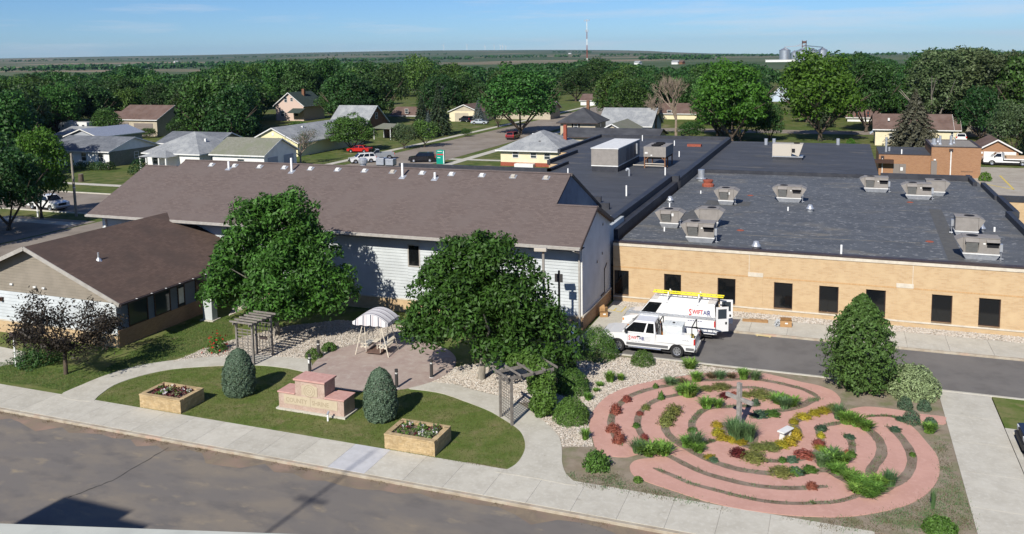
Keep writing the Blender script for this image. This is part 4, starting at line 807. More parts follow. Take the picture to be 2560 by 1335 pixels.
p0 = G(1470, 326, 3.0); t, rf = house('olive_roof_garage', 'small grey-green roofed garage beside the blue house', p0.x+2, p0.x+8, p0.y, p0.y+13, 2.9, 1.6, 'y', M_tan, M_sh_olive, cat='garage', wins=[('E', -2, 1.2, .8, 1.0), ('E', 1.5, 1.2, .8, 1.0)])
p = GY(1660, 265, 240); house('pale_house', 'pale house glimpsed behind the bare tree', p.x-2, p.x+9, 240, 250, p.z-1.8, 2.4, 'x', M_cream, M_sh_brn, wins=[('S', -2, 1.2, 1.1, 1.3)])
p = GY(1468, 240, 300); house('distant_house', 'small white house with brown roof far off between treetops', p.x-2.5, p.x+3, 300, 309, p.z-1.4, 2.0, 'x', M_wsid, M_sh_brn)
t, rf = house('cream_cottage', 'cream cottage with brown roof beside the large grey-green spruce', 6.3, 19.5, 181, 189, 3.4, 2.4, 'x', M_cream, M_sh_brn, oh=.5, wins=[('S', -3.6, 1.2, .9, 1.2), ('W', -1.5, 1.4, 1.0, 1.2)])
roofvent(rf, -4.2, -2.5, 5.0)
part('porch_awning', M_bluesid, t, lambda b: b.hexa([(-7.5, -2, 2.0), (-6.6, -2, 2.6), (-6.6, .8, 2.6), (-7.5, .8, 2.0)], [(-7.5, -2, 2.1), (-6.6, -2, 2.7), (-6.6, .8, 2.7), (-7.5, .8, 2.1)]))
t, rf = house('cream_garage', 'cream garage with brown roof right of the grey-green spruce', 15.8, 22.0, 191.2, 198, 2.5, 2.1, 'x', M_cream, M_sh_brn, oh=.45, wins=[('S', 1.0, 1.0, 2.2, .9)], cat='garage')
p = GY(2155, 290, 240); house('white_house', 'bright white house behind the round-crowned tree', p.x-3.5, p.x+4, 240, 249, p.z-.1, 2.2, 'x', M_wsid, M_sh_brn, wins=[('S', -1.5, 1.1, .6, 1.6, M_redbrick), ('S', 1.2, 1.1, .6, 1.6, M_redbrick)])
p = GY(1955, 212, 330); house('grey_gable_house', 'greyish gabled house half hidden between two big trees', p.x-4, p.x+4, 330, 340, p.z-4, 4.0, 'y', M_bluesid, M_sh_grey, wins=[('S', 0, 3.2, 1, 1.3)])
p = GY(2450, 303, 215); house('brown_roof_garage', 'small garage with brown roof near the right edge', p.x-.8, p.x+6.5, 215, 222, p.z-2.3, 2.4, 'x', M_greydoor, M_sh_brn, cat='garage')
t, rf = house('brick_garage', 'tan brick garage with white door beside the flatbed truck', 20.5, 26.6, 156, 164, 2.1, 1.75, 'y', M_brown, M_sh_brn, oh=.4, doors=[('S', .4, 4.6, 1.95, M_white, 4)], cat='garage')
# ---------------------------------------------------------------- brown brick plant with stacks
PD1, PD2 = 11.0, 10.5
t = thing('brick_plant', 'brown brick plant building with flat roofs and metal stacks', 'building', (5.4, 138, -.15))
part('wall', M_brown, t, lambda b: (b.box(0, 7.0, 0, PD1, 0, 3.1), b.box(7.0, 13.4, -.4, PD2, 0, 4.4)))
part('coping', M_flash, t, lambda b: (b.box(-.06, 6.99, -.06, .25, 3.102, 3.2), b.box(6.94, 13.46, -.46, -.1, 4.402, 4.5), b.box(13.1, 13.46, -.1, PD2, 4.402, 4.5), b.box(6.94, 7.3, -.1, PD2, 4.402, 4.5), b.box(7.3, 13.1, PD2-.3, PD2, 4.402, 4.5)))
boxp('roof', M_roofB, t, .0, 6.99, .25, PD1, 3.102, 3.14)
boxp('roof', mat('gravel_roof', (.26, .24, .215), (.20, .185, .165), sc=3, rough=.95), t, 7.3, 13.1, -.1, PD2-.3, 4.402, 4.43)
def gp(px, py): q = GY(px, py, 138); return q.x-5.4, q.z+.15
x0, z0 = gp(2232, 437); x1, z1 = gp(2265, 410); d = boxp('door', M_taupe_door, t, x0, x1, -.05, -.002, 0, z1); boxp('door_gap', M_black, d, (x0+x1)/2-.01, (x0+x1)/2+.01, -.055, -.051, 0, z1); boxp('notice', M_white, d, x1-.75, x1-.4, -.062, -.052, z1-1.0, z1-.5)
x0, z0 = gp(2326, 437); x1, z1 = gp(2342, 402); boxp('door', M_taupe_door, t, x0, x1, -.45, -.402, 0, z1)
part('downpipe', M_white, t, lambda b: b.box(gp(2376, 400)[0]-.07, gp(2376, 400)[0]+.07, -.55, -.42, 0, 3.9)); boxp('leader_head', M_flash, t, gp(2376, 400)[0]-.25, gp(2376, 400)[0]+.25, -.65, -.42, 3.9, 4.2)
part('downpipe', M_white, t, lambda b: b.box(gp(2206, 400)[0]-.06, gp(2206, 400)[0]+.06, -.15, -.02, 0, 2.6)); boxp('leader_head', M_flash, t, gp(2206, 400)[0]-.22, gp(2206, 400)[0]+.22, -.25, -.02, 2.6, 2.9)
part('canopy', M_frame, t, lambda b: b.box(-.6, 2.0, -1.2, -.01, 1.9, 2.4))
boxp('wall_lamp', M_white, t, gp(2336, 399)[0]-.15, gp(2336, 399)[0]+.15, -.6, -.41, gp(2336, 400)[1], gp(2336, 400)[1]+.2); boxp('wall_lamp', M_white, t, 13.41, 13.6, -.3, .0, 3.6, 3.85)
for px, py, h, r in ((2335, 362, .9, .3), (2350, 363, 1.4, .17), (2377, 363, 1.4, .2), (2385, 360, 1.0, .1), (2345, 357, .7, .14)):
    q = G(px, py, 4.25); part('stack', M_galv, t, lambda b: (b.tube((q.x-5.4, q.y-138, 4.35), (q.x-5.4, q.y-138, 4.42+h), r, n=12), b.lathe([(r*1.5, 0), (r*1.5, .15), (r, .3)], (q.x-5.4, q.y-138, 4.435), 12)))
for px, py, h, r in ((2215, 380, 2.2, .17), (2223, 378, .6, .17), (2254, 386, .7, .09)):
    q = G(px, py, 2.95); part('stack', M_galv if r > .15 else M_pvc, t, lambda b: b.tube((q.x-5.4, q.y-138, 3.08), (q.x-5.4, q.y-138, 3.15+h), r, n=12))
p = G(2415, 441, 0.0); t = thing('waste_bin', 'dark rounded bin against the brown brick plant wall', 'bin', (p.x, p.y-.3, -.13))
part('body', M_black, t, lambda b: b.hexa([(-.7, -.4, 0), (.7, -.4, 0), (.7, .4, 0), (-.7, .4, 0)], [(-.85, -.5, .95), (.85, -.5, .95), (.85, .5, .95), (-.85, .5, .95)]), bevel=.06)
part('lid', M_black, t, lambda b: b.hexa([(-.88, -.53, .96), (.88, -.53, .96), (.88, .53, .96), (-.88, .53, .96)], [(-.6, -.3, 1.2), (.6, -.3, 1.2), (.6, .3, 1.2), (-.6, .3, 1.2)]), bevel=.06)
# ---------------------------------------------------------------- the block the picture is taken from: only its ledge shows, and its shadow
t = thing('tall_block', 'pale concrete roof ledge in the bottom left corner', 'building', (0, 0, -.15))
part('wall', M_tan, t, lambda b: (b.box(-31.9, 20, -16, 1.0, 0, 16.0), b.box(-32.6, -28.9, -12, 1.9, 0, 17.85), b.box(-28.9, -27.4, -12, 1.6, 0, 17.6), b.box(-27.4, -20, -12, 1.5, 0, 17.3)))
a, c = G(-60, 1306.5, 16.6), G(900, 1341, 16.6); dv = (c-a).normalized(); nv = Vector((dv.y, -dv.x, 0))
part('ledge', mat('ledge_concrete', (.46, .47, .42), (.40, .41, .37), sc=5, rough=.9), t, lambda b: b.hexa([tuple(a-dv*.4+nv*.9)[:2]+(16.1,), tuple(c+nv*.9)[:2]+(16.1,), tuple(c)[:2]+(16.1,), tuple(a-dv*.4)[:2]+(16.1,)], [tuple(a-dv*.4+nv*.9)[:2]+(16.75,), tuple(c+nv*.9)[:2]+(16.75,), tuple(c)[:2]+(16.75,), tuple(a-dv*.4)[:2]+(16.75,)]))
tip = G(940, 1130, -.13); base_y = -1.5; mz = (tip.y-base_y)*math.tan(SUN_EL); mxx = tip.x-SUN_DIR.x/SUN_DIR.y*(tip.y-base_y)
part('roof_mast', M_galv, t, lambda b: (b.tube((mxx, base_y, 16), (mxx, base_y, mz+.15), .09, .05, n=8), b.tube((mxx-.75, base_y, mz-3.5), (mxx+.75, base_y, mz-3.5), .08, n=8)))
# ---------------------------------------------------------------- foliage generators
M_bark = mat('bark', (.115, .088, .066), (.075, .057, .043), sc=9, bump=.8, bsc=25, rough=.95, objc=True, stretch=(1, 1, .25))
M_bark2 = mat('pale_bark', (.30, .27, .22), (.20, .18, .15), sc=6, bump=.6, bsc=20, rough=.95, objc=True, stretch=(1, 1, .25))
M_leafA = leafmat('ash_leaf', (.042, .112, .016), var=.5, hue=.012, trans=.25)
M_leafT = leafmat('town_leaf', (.040, .093, .016), var=.45, hue=.022, trans=.22, objvar=.4)
M_leafL = leafmat('bright_leaf', (.070, .160, .017), var=.35, hue=.015, trans=.35, objvar=.15)
M_leafD = leafmat('deep_leaf', (.034, .078, .018), var=.35, hue=.025, trans=.28, objvar=.35)
M_leafG = leafmat('greyish_leaf', (.075, .112, .045), var=.35, hue=.02, trans=.3, objvar=.2)
M_plum = leafmat('plum_leaf', (.032, .026, .018), var=.5, hue=.03, trans=.3, objvar=.1)
M_pear = leafmat('pear_leaf', (.075, .14, .032), var=.4, hue=.01, trans=.3, objvar=.05)
M_spruce = leafmat('spruce_needle', (.032, .05, .022), var=.35, hue=.02, trans=.1, objvar=.2)
M_bspruce = leafmat('blue_spruce_needle', (.085, .11, .10), var=.3, hue=.01, trans=.1, objvar=.15)
M_gspruce = leafmat('greygreen_needle', (.085, .085, .055), var=.35, hue=.01, trans=.1, objvar=.05)
M_junip = leafmat('juniper_needle', (.085, .135, .085), var=.35, hue=.01, trans=.12, objvar=.05)
M_box = leafmat('boxwood_leaf', (.078, .15, .026), var=.4, hue=.01, trans=.25, objvar=.12)
M_lily = leafmat('daylily_blade', (.14, .26, .045), var=.4, hue=.012, trans=.3, objvar=.12)
M_lilyD = leafmat('fescue_blade', (.10, .18, .07), var=.4, hue=.015, trans=.25, objvar=.12)
M_rust = leafmat('russet_blade', (.12, .095, .045), var=.4, hue=.01, trans=.25)
M_red = leafmat('barberry_leaf', (.26, .08, .055), var=.45, hue=.01, trans=.25, objvar=.12)
M_wine = leafmat('wine_leaf', (.105, .018, .022), var=.4, hue=.01, trans=.25)
M_gold = leafmat('golden_leaf', (.36, .30, .03), var=.35, hue=.015, trans=.3)
M_olive = leafmat('sedum_leaf', (.17, .185, .05), var=.35, hue=.015, trans=.25, objvar=.12)
M_varie = leafmat('variegated_leaf', (.19, .25, .12), var=.5, hue=.01, trans=.25)
M_blue = leafmat('blue_shrub_leaf', (.065, .115, .065), var=.35, hue=.01, trans=.2)
M_flower_w = leafmat('white_petal', (.65, .62, .62), var=.2, trans=.2)
M_flower_r = leafmat('red_petal', (.42, .025, .03), var=.3, trans=.2)
M_twig = mat('bare_twig', (.27, .215, .165), (.18, .14, .105), sc=3, rough=.95)

def leaf_mesh(name, P, Nn, size, m, seed, aspect=.6, jitter=.8, droop=0):
    rng = np.random.default_rng(seed); n = len(P)
    Nn = Nn + rng.normal(0, jitter, (n, 3)); Nn /= np.linalg.norm(Nn, axis=1, keepdims=True)+1e-9
    u = np.cross(Nn, rng.normal(0, 1, (n, 3))); u[:, 2] -= droop; u /= np.linalg.norm(u, axis=1, keepdims=True)+1e-9
    v = np.cross(Nn, u); s = size*rng.uniform(.6, 1.35, (n, 1))
    V = np.stack([P-u*s*.6, P+v*s*.5*aspect+u*s*.05, P+u*s*.6, P-v*s*.5*aspect+u*s*.05], 1).reshape(-1, 3)
    me = bpy.data.meshes.new(name); me.vertices.add(4*n); me.vertices.foreach_set('co', V.astype(np.float32).ravel())
    me.loops.add(4*n); me.loops.foreach_set('vertex_index', np.arange(4*n, dtype=np.int32))
    me.polygons.add(n); me.polygons.foreach_set('loop_start', np.arange(0, 4*n, 4, dtype=np.int32)); me.polygons.foreach_set('loop_total', np.full(n, 4, np.int32))
    me.update(calc_edges=True); me.materials.append(m); return me
def sphere_dirs(n, rng):
    d = rng.normal(0, 1, (n, 3)); return d/np.linalg.norm(d, axis=1, keepdims=True)
def crown_points(n, R_, zc, Hc, nl, seed, lobe=.36, flat=1., bottom=.25, fill=.12, top_pull=0., rough=1.):
    """leaf points on a cluster of lobes that together make a crown of radius R_ and height Hc centred at zc"""
    rng = np.random.default_rng(seed); L = []
    ga = math.pi*(3-math.sqrt(5))
    for i in range(nl):
        z = 1-2*(i+.5)/nl; z = z*(1-bottom)+bottom*(1 if z > 0 else .4)*abs(z)*.5
        r = math.sqrt(max(0, 1-z*z)); a = i*ga+rng.uniform(-.5, .5); k = rng.uniform(.52, .78)
        taper = 1-top_pull*max(0, z)
        lr = lobe*R_*rng.uniform(.72, 1.25)*rough
        L.append((np.array([math.cos(a)*r*R_*k*taper, math.sin(a)*r*R_*k*taper, zc+z*Hc*.5*k*1.15]), np.array([lr, lr, lr*.85*flat])))
    L.append((np.array([0, 0, zc]), np.array([R_*.55, R_*.55, Hc*.36])))
    w = np.array([l[1][0]**2 for l in L]); w[-1] *= fill*3; w /= w.sum(); idx = rng.choice(len(L), n, p=w)
    C = np.array([l[0] for l in L])[idx]; Rr = np.array([l[1] for l in L])[idx]
    d = sphere_dirs(n, rng); d[:, 2] = np.where(d[:, 2] < -.55, -d[:, 2]*.6, d[:, 2])
    rad = rng.uniform(.72, 1.08, (n, 1))
    P = C+d*Rr*rad; N = d+np.array([0, 0, .35]); return P, N
def limbs(b, h, r, ch, spread, n, seed, r1=.25):
    rng = random.Random(seed); p = Vector((0, 0, 0)); q = Vector((rng.uniform(-.03, .03)*h, rng.uniform(-.03, .03)*h, ch))
    b.tube(p, (p+q)/2, r*1.15, r*.92, 9, False); b.tube((p+q)/2, q, r*.92, r*.8, 9, False)
    for i in range(n):
        a = 2*math.pi*i/n+rng.uniform(-.4, .4); e = q+Vector((math.cos(a)*spread*.5, math.sin(a)*spread*.5, (h-ch)*rng.uniform(.3, .5)))
        b.tube(q-Vector((0, 0, .1*r)), e, r*.55, r*.3, 6, False)
        for j in range(2):
            a2 = a+rng.uniform(-.8, .8); f = e+Vector((math.cos(a2)*spread*.4, math.sin(a2)*spread*.4, (h-ch)*rng.uniform(.12, .32))); b.tube(e, f, r*.3, r*.1, 5, False)
    return b
PROTO = {}
def proto_tree(key, h, w, n, leaf, m, nl=26, seed=1, cb=.2, bark=None, lobe=.36, top_pull=.25, **k):
    zc = h*(cb+1)/2; P, N = crown_points(n, w/2, zc, h*(1-cb), nl, seed, lobe, top_pull=top_pull, **k)
    P[:, 2] = np.clip(P[:, 2], h*cb*.55, None)
    cr = leaf_mesh('crown', P, N, leaf, m, seed)
    tr = limbs(MB(), h*.85, h*.024, h*cb*1.25, w*.6, 5, seed).mesh('trunk', True); tr.materials.append(bark or M_bark)
    PROTO[key] = (cr, tr, h, w)
def proto_spruce(key, h, w, n, leaf, m, seed=1, layers=15):
    rng = np.random.default_rng(seed); z = 1-np.sqrt(rng.uniform(0, 1, n)); lay = np.floor(z*layers+rng.uniform(-.1, .1, n)); ph = z*layers-lay
    rr_ = (1-z)*(.62+.38*(1-ph))*rng.uniform(.55, 1.03, n)
    nb = 11; a = (rng.integers(0, nb, n)+rng.normal(0, .14, n))*2*math.pi/nb+lay*1.3
    P = np.column_stack([np.cos(a)*rr_*w/2, np.sin(a)*rr_*w/2, h*(.05+.95*z)-rr_*w*.07]); N = np.column_stack([np.cos(a)*.5, np.sin(a)*.5, np.full(n, .8)])
    cr = leaf_mesh('crown', P, N, leaf, m, seed, aspect=.42, jitter=.45, droop=.3)
    tr = MB().tube((0, 0, 0), (0, 0, h*.95), h*.02, .02, 8).mesh('trunk', True); tr.materials.append(M_bark); PROTO[key] = (cr, tr, h, w)
def hgt(p, py):
    v = Vector(p)-CAM; k = (py-PY0)/F_PX; return (v.dot(DN)-k*v.dot(FW))/(k*FW.z-DN.z)
def put_tree(key, loc, h, w, label, cat='tree', group=None, name='tree', rot=None, mat_=None):
    cr, tr, ph, pw = PROTO[key]
    t = thing(name, label, cat, (loc[0], loc[1], loc[2] if len(loc) > 2 else -.15), random.uniform(0, 6.28) if rot is None else rot, group)
    t.scale = (w/pw, w/pw, h/ph)
    c = link('crown', cr, None, t); k = link('trunk', tr, None, t)
    if mat_: c.material_slots[0].link = 'OBJECT'; c.material_slots[0].material = mat_
    return t
TREES = []
def tree_px(key, bx, by, ty, wpx, label, name='tree', z=-.15, rot=None, cat='tree', mat_=None, dist=None, group=None):
    p = G(bx, by, z) if dist is None else None
    if dist is not None:
        d = ray(bx, by); d2 = d/math.hypot(d.x, d.y); p = Vector((d2.x*dist, d2.y*dist, z))
    h = hgt(p, ty); w = wpx/F_PX*proj(p)[2]
    TREES.append((p.x, p.y, w)); return put_tree(key, p, h, w, label, cat, group, name, rot, mat_)

proto_tree('A', 11, 9.5, 5600, .42, M_leafT, 30, 11, cb=.05)
proto_tree('B', 11, 10.5, 5600, .42, M_leafT, 24, 23, cb=.05, lobe=.4)
proto_tree('C', 12, 8.5, 5600, .42, M_leafD, 32, 37, cb=.05, lobe=.34)
proto_tree('D', 10, 10, 5600, .40, M_leafD, 36, 41, cb=.04, lobe=.32, top_pull=.4)
proto_tree('E', 16, 9, 7000, .40, M_leafG, 44, 57, cb=.08, lobe=.28, top_pull=.1, bark=M_bark2)
proto_tree('L', 12, 11, 9000, .40, M_leafL, 40, 61, cb=.07, lobe=.3)
proto_tree('K', 13, 11, 12000, .38, M_leafA, 46, 63, cb=.04, lobe=.29)
proto_tree('S', 7, 7, 3500, .32, M_leafT, 20, 71, cb=.1)
proto_spruce('P', 13, 6.5, 6500, .42, M_spruce, 5, 17)
proto_spruce('PB', 9, 5, 5200, .34, M_bspruce, 6, 15)
proto_spruce('PG', 11, 9.5, 9000, .42, M_gspruce, 9, 13)
# ------------------------------------------------- the two ash trees in front of the hall
def big_ash(bx, by, h, lobes, n, leaf, label, seed, z=-.02, tilt=0):
    p = G(bx, by, 0); t = thing('ash_tree', label, 'tree', (p.x, p.y, z), 0, 'ash trees in the garden')
    rng = np.random.default_rng(seed); L = []
    for (cx, cy, cz, r) in lobes:
        for k in range(15):
            d = sphere_dirs(1, rng)[0]; L.append((np.array([cx, cy, cz])+d*r*np.array([.75, .75, .68])*rng.uniform(.75, 1.1), r*rng.uniform(.27, .45)))
    w = np.array([l[1]**2 for l in L]); w /= w.sum(); idx = rng.choice(len(L), n, p=w)
    C = np.array([l[0] for l in L])[idx]; Rr = np.array([l[1] for l in L])[idx][:, None]
    d = sphere_dirs(n, rng); d[:, 2] = np.where(d[:, 2] < -.5, -.7*d[:, 2], d[:, 2]); P = C+d*Rr*rng.uniform(.6, 1.12, (n, 1))
    link('crown', leaf_mesh('crown', P, d+np.array([0, 0, .3]), leaf, M_leafA, seed, aspect=.5), None, t)
    limbs(MB(), h*.66, .2, h*.2, 3.2, 6, seed).build('trunk', M_bark2, t, True); return t
# lobes are (east, north, height, radius) from the trunk
big_ash(692, 838, 10.4, [(-1.5, -.6, 4.3, 2.9), (1.7, -.8, 4.0, 2.8), (-3.3, .0, 3.6, 2.1), (3.6, .3, 4.2, 2.3), (.1, -.2, 7.0, 2.8), (-1.5, .0, 7.5, 2.0), (1.2, 0, 8.3, 2.1), (.3, .9, 5.2, 3.0), (-.2, -1.0, 2.9, 2.0), (2.4, -.6, 3.0, 1.8), (-4.1, -.2, 3.0, 1.8), (-3.0, 0, 5.4, 2.0), (4.2, .2, 3.3, 1.9), (2.6, .2, 6.2, 2.0)], 42000, .26, 'large round ash tree beside the slatted arbor, left of the striped swing', 101)
big_ash(1204, 948, 9.0, [(-1.9, -.3, 3.6, 2.5), (1.0, -.5, 3.5, 2.5), (-3.3, .0, 3.2, 1.8), (2.9, .4, 3.1, 2.1), (-.4, 0, 5.7, 2.6), (-1.3, .2, 6.6, 2.0), (.9, .2, 6.5, 2.1), (2.2, .7, 4.7, 2.3), (-2.4, .3, 5.0, 1.9), (.2, .9, 4.0, 2.8), (1.9, -.3, 2.6, 1.4), (4.0, .6, 2.7, 1.8), (-.4, .1, 7.3, 1.5)], 38000, .25, 'broad ash tree right of the striped swing in front of the white hall wall', 103)
# purple-leaved plum
p = G(165, 935); t = thing('plum_tree', 'small open plum tree with dark purple-brown leaves on the left lawn', 'tree', (p.x, p.y, -.02))
b = MB(); rng = random.Random(4); b.tube((0, 0, 0), (.05, 0, 1.5), .13, .1, 8, False); tips = []
for i in range(13):
    a = i*2.4; r0 = rng.uniform(1.0, 2.2); m1 = Vector((math.cos(a)*r0, math.sin(a)*r0*.8, 2.0+rng.uniform(.1, 1.0)))
    b.tube((.05, 0, 1.35), m1, .06, .035, 6, False)
    for j in range(4):
        a2 = a+rng.uniform(-.9, .9); m2 = m1+Vector((math.cos(a2)*rng.uniform(.5, 1.6), math.sin(a2)*rng.uniform(.4, 1.1), rng.uniform(-.2, 1.5))); b.tube(m1, m2, .03, .008, 5, False); tips += [(m1+m2)/2, m2, m2, m1*.3+m2*.7]
b.build('trunk', M_bark, t, True)
rng2 = np.random.default_rng(8); T = np.array([tuple(x) for x in tips]); idx = rng2.integers(0, len(T), 8200); P = T[idx]+rng2.normal(0, .30, (8200, 3))*np.array([1.1, 1, .75])
P[:, 2] = np.clip(P[:, 2], 1.5, 4.7); P[:, 0] = np.where(P[:, 0] > 3.6, P[:, 0]*.9, P[:, 0])
link('crown', leaf_mesh('crown', P, np.tile([0, 0, .6], (8200, 1)), .17, M_plum, 8, aspect=.5), None, t)
# pear by the drive
p = G(2150, 972); t = thing('pear_tree', 'dense egg-shaped young pear tree beside the drive', 'tree', (p.x, p.y, -.02))
rng2 = np.random.default_rng(12); n = 17000; u = rng2.uniform(0, 1, n)**.85; a = rng2.uniform(0, 6.283, n); prof = np.interp(u, [0, .12, .3, .5, .7, .88, 1], [.55, .9, 1, .93, .7, .38, .06])
rad = prof*1.85*(1-.5*rng2.uniform(0, 1, n)**2.2)*(1+.07*np.sin(a*7+u*19)+.06*np.sin(a*13-u*31))*rng2.uniform(.68, 1.2, (34, 22))[(a/6.2832*34).astype(int) % 34, np.clip((u*22+.5*np.sin(a*9)).astype(int), 0, 21)]; P = np.column_stack([np.cos(a)*rad, np.sin(a)*rad, .15+5.1*u+.1*np.sin(a*9)])
link('crown', leaf_mesh('crown', P, np.column_stack([np.cos(a), np.sin(a), np.full(n, .3)]), .17, M_pear, 12, aspect=.5), None, t)
MB().tube((0, 0, 0), (0, 0, 4.5), .1, .03, 8).build('trunk', M_bark, t, True)

# ------------------------------------------------- shrubs
def px_size(p, wpx): return wpx/F_PX*proj(p)[2]
def dome(n, seed, sharp=1.0, low=.0, noise=.1, solid=.35):
    rng = np.random.default_rng(seed); d = sphere_dirs(n, rng); d[:, 2] = np.abs(d[:, 2])*(1-low)+low*d[:, 2]
    ang = np.arctan2(d[:, 1], d[:, 0]); wob = 1+noise*np.sin(ang*5+d[:, 2]*7+seed)+noise*.7*np.sin(ang*11-d[:, 2]*9)
    r = (1-solid*rng.uniform(0, 1, n)**2.5)*wob; P = d*r[:, None]*np.array([.5, .5, 1.0]); return P, d
def shrub(px, py, wpx, ty, m, label, leaf=.07, n=2600, seed=0, name='shrub', cat='shrub', group=None, noise=.05, egg=False, z=-.012, aspect=.55, stem=True):
    p = G(px, py, 0); w = px_size(p, wpx); h = hgt(p, ty)
    # a base point in the picture is the near edge of the shrub, so step half its depth back
    p = p + Vector((p.x, p.y, 0)).normalized()*w*.38; h = max(.15, hgt(p, ty))
    P, d = dome(n, seed+3, noise=noise, low=.25 if egg else 0)
    if egg:
        rng = np.random.default_rng(seed); u = rng.uniform(0, 1, n); a = rng.uniform(0, 6.283, n); prof = np.interp(u, [0, .08, .3, .55, .8, .93, 1], [.72, .92, 1, .93, .66, .4, .0])
        r = .5*prof*(1-.3*rng.uniform(0, 1, n)**3)*(1+.035*np.sin(a*6+u*20)+.03*np.sin(a*11-u*34))*rng.uniform(.97, 1.03, (60, 50))[(a/6.2832*60).astype(int) % 60, np.clip((u*50).astype(int), 0, 49)]; P = np.column_stack([np.cos(a)*r, np.sin(a)*r, u]); d = np.column_stack([np.cos(a), np.sin(a), .2+u*.8])
    P = P*np.array([w, w, h]); P[:, 2] += .02
    o = thing(name, label, cat, (p.x, p.y, z), 0, group)
    link('foliage', leaf_mesh('foliage', P, d, leaf, m, seed, aspect=aspect, jitter=.6), None, o)
    if stem: MB().tube((0, 0, 0), (0, 0, h*.6), w*.04+.02, .01, 6).build('stem', M_bark, o)
    return o
shrub(600, 996, 82, 871, M_junip, 'clipped blue-green juniper left of the stone sign', .1, 15000, 1, 'juniper', egg=True, aspect=.38, group='clipped junipers on the front lawn')
shrub(953, 1060, 86, 919, M_junip, 'clipped blue-green juniper between the stone sign and the right planter', .1, 15000, 2, 'juniper', egg=True, aspect=.38, group='clipped junipers on the front lawn')
gb = 'boxwoods in the pebble bed'
shrub(1494, 905, 104, 819, M_box, 'largest round boxwood, in front of the white pickup', .065, 11000, 3, 'boxwood', group=gb)
shrub(1607, 918, 62, 877, M_box, 'small round boxwood in the pebbles beside the pickup wheel', .055, 5000, 4, 'boxwood', group=gb)
shrub(1433, 992, 86, 924, M_box, 'round boxwood behind another beside the vine arbor', .062, 8500, 5, 'boxwood', group=gb)
shrub(1428, 1066, 94, 996, M_box, 'round boxwood nearest the curved path', .062, 9000, 6, 'boxwood', group=gb)
shrub(1492, 1181, 66, 1130, M_box, 'leafy shrub alone in bare soil at the maze corner', .11, 1500, 7, 'shrub', noise=.15)
shrub(1595, 1208, 24, 1192, M_box, 'tiny shrub at the lower left rim of the maze', .07, 400, 8, 'shrub')
shrub(2280, 1000, 132, 914, M_varie, 'wide pale variegated shrub beside the right sidewalk', .11, 8000, 9, 'shrub', noise=.05)
gs = 'small blue-green shrubs by the right sidewalk'
shrub(2262, 1025, 38, 992, M_blue, 'small blue-green shrub, left of the pair under the variegated shrub', .06, 1500, 10, 'shrub', group=gs)
shrub(2310, 1029, 34, 1000, M_blue, 'small blue-green shrub, right of the pair under the variegated shrub', .06, 1400, 11, 'shrub', group=gs)
shrub(2278, 1063, 44, 1026, M_blue, 'blue-green shrub standing on the red exit path', .06, 1800, 12, 'shrub', group=gs)
shrub(2326, 1070, 34, 1044, M_blue, 'blue-green shrub below the exit path near the sidewalk', .06, 1200, 13, 'shrub', group=gs)
shrub(2350, 1345, 84, 1296, M_box, 'green bush cut by the bottom edge beside the right sidewalk', .09, 2500, 14, 'shrub')
o = shrub(543, 883, 46, 842, M_box, 'rose bush with red blooms in the pebbles left of the arbor', .09, 1600, 15, 'rose_bush', noise=.15)
P, d = dome(60, 99, noise=.2, solid=.05); p = o.location; ch = [c for c in o.children if c.name.startswith('foliage')][0]
dm = np.array([v.co[:] for v in ch.data.vertices]); mxv = dm.max(0)
link('bloom', leaf_mesh('bloom', P*np.array([mxv[0]*2, mxv[0]*2, mxv[2]*1.02]), d, .13, M_flower_r, 3, aspect=.9), None, o)['kind'] = 'stuff'
shrub(95, 918, 112, 868, M_leafD, 'low spreading dark evergreen under the plum tree', .11, 3500, 16, 'shrub', noise=.2)
shrub(785, 898, 44, 872, M_box, 'green ground-cover mound at the patio rim behind the left bollard', .08, 1300, 17, 'shrub')
shrub(823, 880, 40, 857, M_box, 'green ground-cover mound right of the back bollard', .08, 1300, 18, 'shrub')
shrub(640, 772, 40, 745, M_leafD, 'dark shrub in the pebbles behind the arbor', .1, 900, 19, 'shrub')
shrub(1412, 940, 40, 880, M_leafD, 'dark shaded shrub beside the service walk', .1, 1500, 20, 'shrub', noise=.15)
shrub(1400, 985, 60, 925, M_leafD, 'dark shrub in the shade between the vine and the boxwoods', .1, 1500, 21, 'shrub', noise=.15)
shrub(348, 436, 52, 397, M_leafD, 'bush at the corner of the hall roof on the far lawn', .25, 900, 22, 'shrub')
for i, (x, wv) in enumerate(((200, 34), (225, 40), (250, 40), (272, 34))):
    shrub(x, 424, wv, 404, M_leafD, 'dark clipped hedge shrub under the ranch house windows', .25, 500, 30+i, 'shrub', group='hedge under the ranch windows')
shrub(2050+0, 352, 10, 345, M_leafD, 'low shrub at the foot of a big tree', .2, 100, 41, 'shrub')
shrub(2127, 362, 22, 346, M_leafL, 'bright green globe shrub beyond the rear roof', .2, 500, 42, 'shrub')
shrub(2463, 452, 30, 430, M_leafL, 'bright green bush at the parking lot edge', .2, 600, 43, 'shrub')
shrub(2556, 540, 20, 520, M_red, 'reddish bush in the corner by the brick wall', .12, 500, 44, 'shrub')

